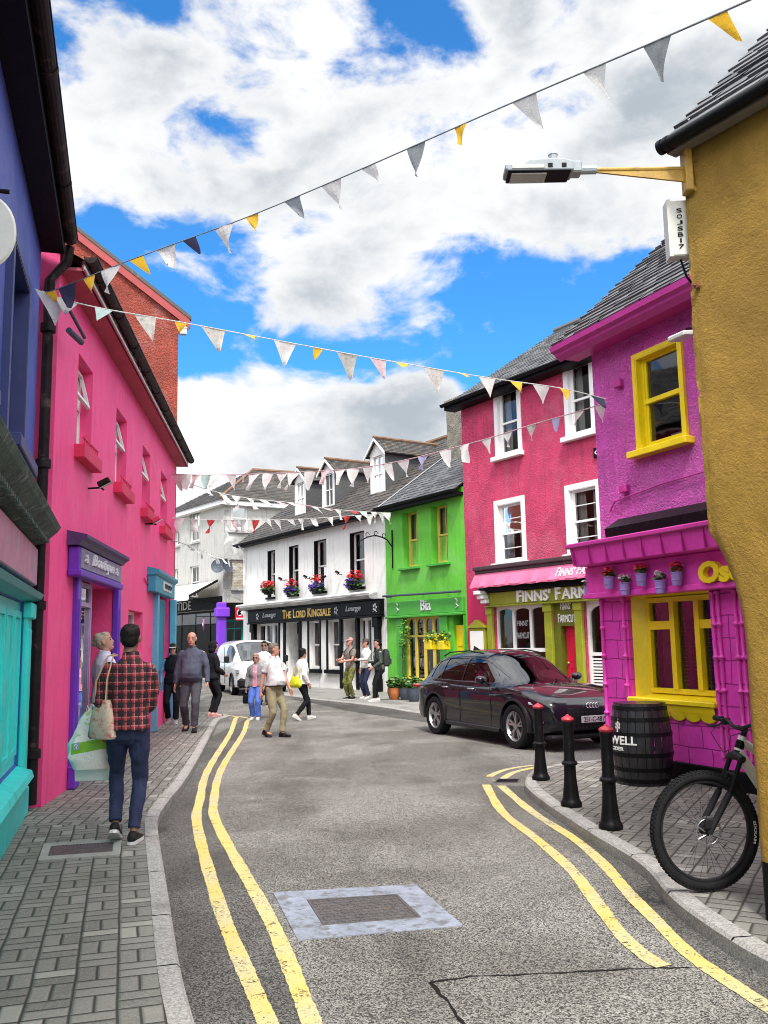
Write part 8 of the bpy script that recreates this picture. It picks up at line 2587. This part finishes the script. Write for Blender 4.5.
    if kind == 'bob':
        for k in (-1, 1): E(k * .062, -.022, .085, .030, .062, .080)
        E(0, -.055, .07, .080, .050, .085)
    if kind == 'fringe':
        for k in (-1, 1): E(k * .058, -.01, .13, .034, .062, .06)
        E(0, -.055, .09, .085, .055, .075); E(0, -.03, .17, .09, .09, .075)
    if kind == 'bun': E(0, -.115, .13, .045, .04, .045); E(0, -.05, .16, .09, .08, .08)
    if kind == 'pony': t.tube([HP(0, -.10, .13), HP(0, -.13, .08), HP(0, -.12, .0)], [.03 * s, .028 * s, .012 * s], 8)
    if kind == 'hood':
        E(0, -.03, .12, .098, .105, .125); E(0, -.05, .02, .10, .085, .07)
    if kind == 'bald':
        for k in (-1, 1): E(k * .066, -.035, .115, .018, .050, .036)
        E(0, -.082, .10, .06, .022, .04)
    me_out('hair', remeshed(t, .009 * s, 1), st[1], root, .006 * s, 30, seed)
    if 'cap' in sp:
        t = MB(); rr = []
        for (z, r_) in ((.145, 1.0), (.17, .98), (.20, .85), (.225, .60), (.238, .25), (.24, .02)):
            rr.append([HP(.088 * r_ * math.cos(a), -.006 + .103 * r_ * math.sin(a), z) for a in [2 * math.pi * k / 20 for k in range(20)]])
        t.rings(rr); cp = t.build('cap', sp['cap'], root, smooth=True)
        t = MB(); up = [HP(.075 * math.cos(a), .055 + .105 * math.sin(a), .155 - .02 * math.sin(a)) for a in [math.pi * k / 12 for k in range(13)]]
        dn_ = [p - RH @ Vector((0, 0, .006)) * s for p in up]
        t.rings([up, dn_]); t.build('peak', sp.get('peak', sp['cap']), cp)
    if sp.get('glasses'):
        t = MB()
        for k in (-1, 1): t.ell(HP(k * .034, .094, .116), .026 * s, .006 * s, .019 * s, mat=RH.to_4x4()); t.tube([HP(k * .058, .086, .12), HP(k * .078, .0, .118)], .003 * s, 5)
        t.tube([HP(-.012, .10, .12), HP(.012, .10, .12)], .003 * s, 5)
        t.build('sunglasses', M['black'], root, smooth=True)
    if sp.get('belt'):
        t = MB(); r0 = torso_rings(.010, .95, .95)[0]
        c = sum(r0, Vector()) / len(r0); t.tube([p for p in r0], .011 * s, 6, closed=True); t.build('belt', M['black'], root)
    W_ = Matrix.Translation(p0) @ Matrix.Rotation(math.atan2(f.y, f.x) - math.pi / 2, 4, 'Z')
    return root, {'arms': arms, 'sh': sh, 'U': U, 'W': W_, 's': s, 'legs': legs}

# ---- man in the plaid shirt, nearest, seen from behind
pm_loc = gnd(126, 841, PZ)
fdir = (-.10, .995)
man, mi = person('man in red and black plaid shirt and navy jeans seen from behind, carrying bags', 126, 838, 1.80, fdir, {
    'vox': .009, 'bvox': .0075, 'skin': M['skin_dark'], 'top': CL['plaid'], 'bottom': CL['jeans'], 'feet': [(-.085, -.02, .05, .45), (.075, -.10, 0, 0)], 'hip': .925, 'hy': -.03, 'lean': .04,
    'hands': [(-.23, .18, 1.08), (.12, .26, 1.04)], 'poles': [(-.08, -1, -.5), (.25, -1, -.4)], 'palm': [(.3, .2, -1), (-1, .2, 0)], 'handdir': [(0, .2, -1), None], 'curl': 1.0,
    'hair': ('short', CL['hair_black']), 'tr_loose': .006, 'top_loose': .020, 'top_hem': .88, 'flare': .010, 'collar': True, 'wr': .018, 'toe': [.05, -.1], 'wid': .93, 'hem': .93}, loc=pm_loc)
W_, s_ = mi['W'], mi['s']
hL = W_ @ mi['arms'][0][2] + Vector((-.12, .02, -.04))
def bag_mesh(w, d, h, seed, sag=.0, n=20, m=14, top=.35):
    """soft bag hanging from the origin"""
    rings = []
    for j in range(m + 1):
        f = j / m
        ww = w * (top + (1 - top) * min(1, (f * 1.7)) ** .7) * (1 - .25 * max(0, f - .8) / .2)
        dd = d * (top * .6 + (1 - top * .6) * min(1, f * 1.6) ** .8) * (1 - .35 * max(0, f - .8) / .2)
        ring = []
        for k in range(n):
            a = 2 * math.pi * k / n
            q = Vector((math.cos(a) * 2.1, math.sin(a) * 2.1, f * 4 + seed))
            e = 1 + .16 * mnoise.noise(q) + .08 * mnoise.noise(q * 2.4)
            ring.append((ww / 2 * math.copysign(abs(math.cos(a)) ** .75, math.cos(a)) * e, dd / 2 * math.copysign(abs(math.sin(a)) ** .75, math.sin(a)) * e, -h * f - sag * math.cos(a) ** 2 * 0))
        rings.append(ring)
    return rings
def bag_mat():
    m, nt, b = base_mat('printed_carrier_plastic')
    tc = nt.new('ShaderNodeTexCoord').outputs['Object']
    x, y, z = nt.sep(tc)
    zz = nt.math('ADD', z, nt.math('MULTIPLY', x, -.16))
    band = nt.math('MULTIPLY', nt.math('GREATER_THAN', zz, -.345), nt.math('LESS_THAN', zz, -.255))
    inx = nt.math('MULTIPLY', nt.math('GREATER_THAN', x, -.155), nt.math('LESS_THAN', x, .165))
    c = nt.mix(nt.math('MULTIPLY', band, inx), (.88, .83, .79), (.24, .52, .02))
    top = nt.math('MULTIPLY', nt.math('GREATER_THAN', zz, -.20), nt.math('GREATER_THAN', nt.noise(tc, 14, 3), .54))
    c = nt.mix(nt.math('MULTIPLY', top, .7), c, (.36, .55, .10))
    nt.l.new(c, b.inputs['Base Color']); b.inputs['Roughness'].default_value = .35; b.inputs['Transmission Weight'].default_value = 0
    b.inputs['Subsurface Weight'].default_value = 0
    bump(nt, b, nt.noise(tc, 18, 5, .7), .8, .015)
    return m
cbag = empty('carrier_bag', hL, math.atan2(fdir[1], fdir[0]) - math.pi / 2 + .1, label='crumpled white plastic carrier bag with a lime green printed band', cat='bag')
b = MB(); b.rings(bag_mesh(.385, .20, .50, 2.0, top=.16)); b.build('sack', bag_mat(), cbag, smooth=True)
b = MB()
for k in (-1, 1): b.tube([(k * .03, 0, -.06), (k * .012, .01, .02), (0, .01, .05)], [.018, .01, .007], 8)
b.build('handles', CL['white'], cbag, smooth=True)
b = MB(); b.raw([(-.135, -.108, -.33), (-.085, -.112, -.322), (-.085, -.112, -.262), (-.135, -.108, -.270)], [(0, 1, 2, 3)])
lg = b.build('square_mark', pm('pale_blue_print', (.30, .42, .52), .4, .1, 9, 0), cbag)
b = MB(); b.tube([(-.125, -.114, -.29), (-.110, -.115, -.275), (-.098, -.115, -.29), (-.11, -.115, -.305), (-.10, -.115, -.32)], .004, 5); b.build('symbol', M['letter_white'], lg)
b = MB(); b.lathe([(.001, 0), (.024, 0), (.024, .003), (.001, .003)], 20, Matrix.Translation((.125, -.104, -.262)) @ Matrix.Rotation(R(90), 4, 'X')); r1_ = b.build('round_mark', pm('orange_print', (.70, .30, .03), .4, .1, 9, 0), cbag)
b = MB(); b.box(.110, .140, -.112, -.1085, -.268, -.258); b.build('symbol', M['red_door'], r1_)
pb_ = empty('paper_bag', hL + Vector((-.07, .14, .03)), math.atan2(fdir[1], fdir[0]) - math.pi / 2 - .12, label='plain white paper bag hanging behind the plastic carrier bag', cat='bag')
b = MB(); T = Matrix.Rotation(R(-5), 4, 'Y')
b.raw([(-.15, -.05, -.64), (.16, -.05, -.66), (.16, .05, -.66), (-.15, .05, -.64), (-.15, -.03, -.24), (.16, -.03, -.26), (.16, .03, -.26), (-.15, .03, -.24)], [(0, 3, 2, 1), (4, 5, 6, 7), (0, 1, 5, 4), (1, 2, 6, 5), (2, 3, 7, 6), (3, 0, 4, 7)], T)
b.build('bag', pm('white_paper', (.82, .79, .76), .7, .1, 4, .8, 9, .02), pb_, bevel=.008)
b = MB(); b.tube([T @ Vector((-.07, 0, -.25)), (0.0, -.05, .0), T @ Vector((.08, 0, -.26))], .005, 6); b.build('handle', M['letter_white'], pb_)
shw = W_ @ mi['sh'][0]
sd = Vector((1, .1, 0)).normalized()
tote = empty('tote_bag', shw + Vector((-.01, -.07, -.27)), math.atan2(fdir[1], fdir[0]) - math.pi / 2 - .5, label='cream tote bag with red floral print slung from the left shoulder', cat='bag')
b = MB(); b.rings([[(w / 2 * math.copysign(abs(math.cos(a)) ** .6, math.cos(a)), d / 2 * math.copysign(abs(math.sin(a)) ** .6, math.sin(a)), z) for a in [2 * math.pi * k / 18 for k in range(18)]] for (z, w, d) in ((-.30, .24, .09), (-.28, .27, .11), (-.12, .22, .10), (0.02, .14, .05))])
b.build('bag', pm('cream_floral_canvas', (.58, .46, .36), .85, .15, 9, .5, 40, .004, dirt=((.50, .05, .05), .55, 11)), tote, smooth=True)
b = MB()
b.tube([(-.06, -.03, .0), (-.045, -.04, .18), (.02, .02, .385), (.03, .10, .40)], .010, 8, flat=.4)
b.tube([(.05, -.03, .0), (.06, -.03, .19), (.06, .04, .385), (.05, .11, .39)], .010, 8, flat=.4)
b.build('strap', pm('tan_strap', (.50, .34, .20), .6, .2, 9, .1), tote, smooth=True)

# ---- woman in the doorway looking up
wl_ = gnd(101, 777, PZ)
person('grey-haired woman in a pale lilac shirt by the purple doorway, looking up', 103, 777, 1.80, (.62, .55), {
    'vox': .011, 'top': CL['lilac'], 'bottom': CL['black'], 'hands': [(-.16, .22, .95), (.16, .24, 1.0)], 'poles': [(-1, -.6, -.1), (1, -.6, -.1)], 'hair': ('bun', CL['hair_grey']), 'head': (-.55, .30), 'fem': True,
    'skin': M['skin'], 'top_loose': .024, 'collar': True, 'feet': [(-.08, .02, 0, 0), (.08, -.05, 0, 0)], 'glasses': False}, loc=Vector((wl_.x, wl_.y, PZ)))

# ---- elderly man walking towards the camera
person('elderly man in dark slate shirt and charcoal trousers walking towards the camera', 191, 731, 1.87, (.05, -1), {
    'vox': .012, 'top': CL['slate'], 'bottom': CL['charcoal'], 'feet': [(-.09, .20, 0, 0), (.10, -.12, .02, .2)], 'hip': .905, 'hands': [(-.29, .06, .84), (.28, .04, .82)], 'poles': [(-.8, -1, 0), (.8, -1, 0)],
    'hair': ('bald', CL['hair_white']), 'skin': M['skin_red'], 'belly': .12, 'top_loose': .024, 'collar': True, 'tr_loose': .018, 'wid': 1.0, 'top_hem': .88, 'head': (0, -.05), 'solemat': CL['shoe_black']})
# ---- companions behind him
person('woman in a visor cap, black gilet and sky blue sleeves behind the elderly man', 172, 723, 1.66, (.12, -1), {
    'vox': .014, 'top': CL['skyblue'], 'vest': CL['black'], 'bottom': CL['black'], 'feet': [(-.09, .12, 0, 0), (.09, -.06, .02, .2)], 'hip': .91, 'hands': [(-.22, .10, .90), (.24, .05, .86)], 'fem': True,
    'hair': ('bob', CL['hair_black']), 'cap': CL['cap_dark'], 'peak': CL['brim'], 'glasses': True, 'shoe': CL['shoe_grey'], 'tr_loose': .018})
person('woman all in black with pink trainers, her back half turned, by the kerb', 212, 716.5, 1.68, (.75, .5), {
    'vox': .015, 'top': CL['black'], 'bottom': CL['black'], 'feet': [(-.05, -.02, 0, 0), (.06, .03, 0, 0)], 'hands': [(-.12, .24, 1.0), (.12, .25, .98)], 'fem': True, 'hair': ('hood', CL['black']), 'shoe': CL['shoe_pink'], 'solemat': CL['shoe_pink'], 'top_loose': .035, 'flare': .02})
_, wi = person('short woman in grey cardigan, pink print top and royal blue trousers', 256, 719.5, 1.50, (-.12, -1), {
    'vox': .014, 'top': CL['grey'], 'inner': CL['pinkprint'], 'bottom': CL['royal'], 'feet': [(-.08, .08, 0, 0), (.09, -.05, 0, 0)], 'hip': .91, 'hands': [(-.24, .06, .86), (.25, .05, .84)], 'fem': True, 'hair': ('bob', CL['hair_pink']), 'shoe': CL['shoe_white'], 'top_loose': .030, 'wid': 1.08, 'tr_loose': .024, 'glasses': True, 'top_name': 'cardigan'}, zbase=0)
hp = wi['W'] @ wi['arms'][1][2]
hbg = empty('handbag', hp + Vector((0, 0, -.10)), 0, label='small black handbag held low by the short woman in royal blue trousers', cat='bag')
b = MB(); b.bbox(-.08, .08, -.05, .05, -.26, -.08, .02); b.build('bag', M['cloth_black'], hbg)
b = MB(); b.tube([(-.05, 0, -.08), (-.03, 0, .0), (0, 0, .02), (.03, 0, .0), (.05, 0, -.08)], .008, 6); b.build('handle', M['cloth_black'], hbg)
wml = gnd(263, 706, 0)
person('dark-haired man in a plain white T-shirt, half hidden behind the striding man', 264, 706, 1.78, (.1, -1), {
    'vox': .016, 'top': CL['white'], 'bottom': CL['charcoal'], 'feet': [(-.09, .06, 0, 0), (.09, -.06, 0, 0)], 'sleeve': 'short', 'hair': ('short', CL['hair_black']), 'skin': M['skin'], 'glasses': True}, zbase=0)
person('heavy man in white polo shirt and khaki trousers striding across the road', 274, 737, 1.71, (.72, -.55), {
    'vox': .012, 'top': CL['polo'], 'bottom': CL['khaki'], 'sleeve': 'short', 'collar': True, 'belly': .15, 'wid': .95, 'hip': .925, 'lean': -.02, 'feet': [(-.07, .15, 0, -.05), (.07, -.14, .03, .35)],
    'hands': [(-.24, .20, .86), (.24, -.12, .84)], 'hair': ('short', CL['hair_brown']), 'skin': M['skin_red'], 'head': (.75, 0), 'top_loose': .018, 'tr_loose': .014, 'belt': True, 'top_hem': .95, 'solemat': CL['shoe_black']}, zbase=0)
_, yi = person('black-haired woman in white top and black leggings walking away with a yellow bag', 302, 720, 1.60, (.72, .50), {
    'vox': .014, 'top': CL['white'], 'bottom': CL['black'], 'sleeve': 'long', 'fem': True, 'hip': .905, 'feet': [(-.07, .24, 0, -.15), (.07, -.20, .05, .5)], 'hands': [(-.2, .18, .95), (.24, .05, .88)],
    'hair': ('fringe', CL['hair_black']), 'shoe': CL['shoe_white'], 'tr_loose': .008, 'top_loose': .035, 'flare': .02, 'head': (.1, 0)}, zbase=0)
yw_ = yi['W'] @ (yi['U']((-.04, -.16, 1.06)))
yb = empty('handbag', yw_, math.atan2(.5, .72) - math.pi / 2, label='bright yellow shoulder bag on the back of the walking woman', cat='bag')
b = MB(); b.rings(bag_mesh(.46, .16, .24, 5.0, top=.6)); b.build('bag', pm('lemon_leather', (.66, .68, .02), .5, .15, 9, .3, 30, .006), yb, smooth=True)
b = MB(); b.tube([(-.16, .0, -.02), (-.12, .03, .16), (.0, .10, .34), (.10, .16, .40)], .012, 6); b.tube([(.16, .0, -.02), (.14, .04, .16), (.10, .12, .36)], .012, 6); b.build('strap', pm('lemon_strap', (.55, .56, .02), .5, .15, 9, .1), yb)

# ---- trio outside the pub
def backpack(info, mat, label, w=.30, h=.42, d=.16):
    U, Wm = info['U'], info['W']
    c = Wm @ U((0, -.20, 1.20)); rz_ = Wm.to_euler().z
    r = empty('backpack', c, rz_, label=label, cat='backpack')
    b = MB(); b.rings([[(ww / 2 * math.copysign(abs(math.cos(a)) ** .6, math.cos(a)), dd / 2 * math.copysign(abs(math.sin(a)) ** .6, math.sin(a)), z) for a in [2 * math.pi * k / 16 for k in range(16)]] for (z, ww, dd) in ((-h * .5, w * .7, d * .6), (-h * .42, w * .95, d * .95), (0, w, d * 1.05), (h * .35, w * .9, d * .8), (h * .5, w * .5, d * .4))])
    b.build('pack', mat, r, smooth=True)
    b = MB(); b.bbox(-w * .3, w * .3, -d * .72, -d * .4, -h * .38, -.02, .02); b.build('pocket', mat, r)
    for k in (-1, 1):
        b = MB(); b.tube([(k * .10, d * .3, h * .40), (k * .12, .19, .26), (k * .13, .33, .14), (k * .14, .31, -.05), (k * .13, .10, -.16)], .018, 6, flat=.5); b.build('strap', M['cloth_black'], r)
    return r
_, i1 = person('man in a pink cap, brown-grey T-shirt and yellow-green camouflage trousers outside the pub', 351, 699.5, 1.76, (-.75, -.66), {
    'vox': .015, 'top': CL['greytee'], 'bottom': CL['camo'], 'sleeve': 'short', 'hands': [(-.10, .34, 1.08), (.08, .40, 1.12)], 'poles': [(-.6, -.6, -1), (.6, -.6, -1)], 'cap': CL['cap_pink'], 'hair': ('short', CL['hair_brown']), 'skin': M['skin_red'], 'tr_loose': .014, 'head': (-.1, .12)}, zbase=.08)
backpack(i1, M['cloth_black'], 'black backpack worn by the man in camouflage trousers')
person('person in dark cap, white long-sleeved top and jeans outside the pub, pointing', 367, 699, 1.72, (-.80, -.55), {
    'vox': .015, 'top': CL['white'], 'bottom': CL['jeans'], 'hands': [(-.08, .36, 1.14), (.24, .06, .88)], 'poles': [(-1, -.3, -.8), (1, -.8, -.2)], 'cap': CL['cap_dark'], 'hair': ('short', CL['hair_black']), 'skin': M['skin_red'], 'shoe': CL['shoe_white'], 'head': (-.2, .1), 'tr_loose': .010}, zbase=.08)
_, i3 = person('woman in dark green top and black leggings with a rucksack outside the pub', 379, 701.5, 1.70, (-.95, -.25), {
    'vox': .015, 'top': CL['olive'], 'bottom': CL['black'], 'fem': True, 'hands': [(-.16, .20, .96), (.12, .28, 1.10)], 'poles': [(-.4, -.8, -1), (.4, -.8, -1)], 'hair': ('pony', CL['hair_black']), 'shoe': CL['shoe_white'], 'lean': .10, 'hy': -.05, 'feet': [(-.07, .16, 0, 0), (.07, .02, 0, 0)], 'tr_loose': .004}, zbase=.08)
backpack(i3, pm('dark_green_nylon', (.035, .045, .04), .7, .3, 9, .3), 'dark green rucksack on the back of the woman in leggings', .32, .48, .20)
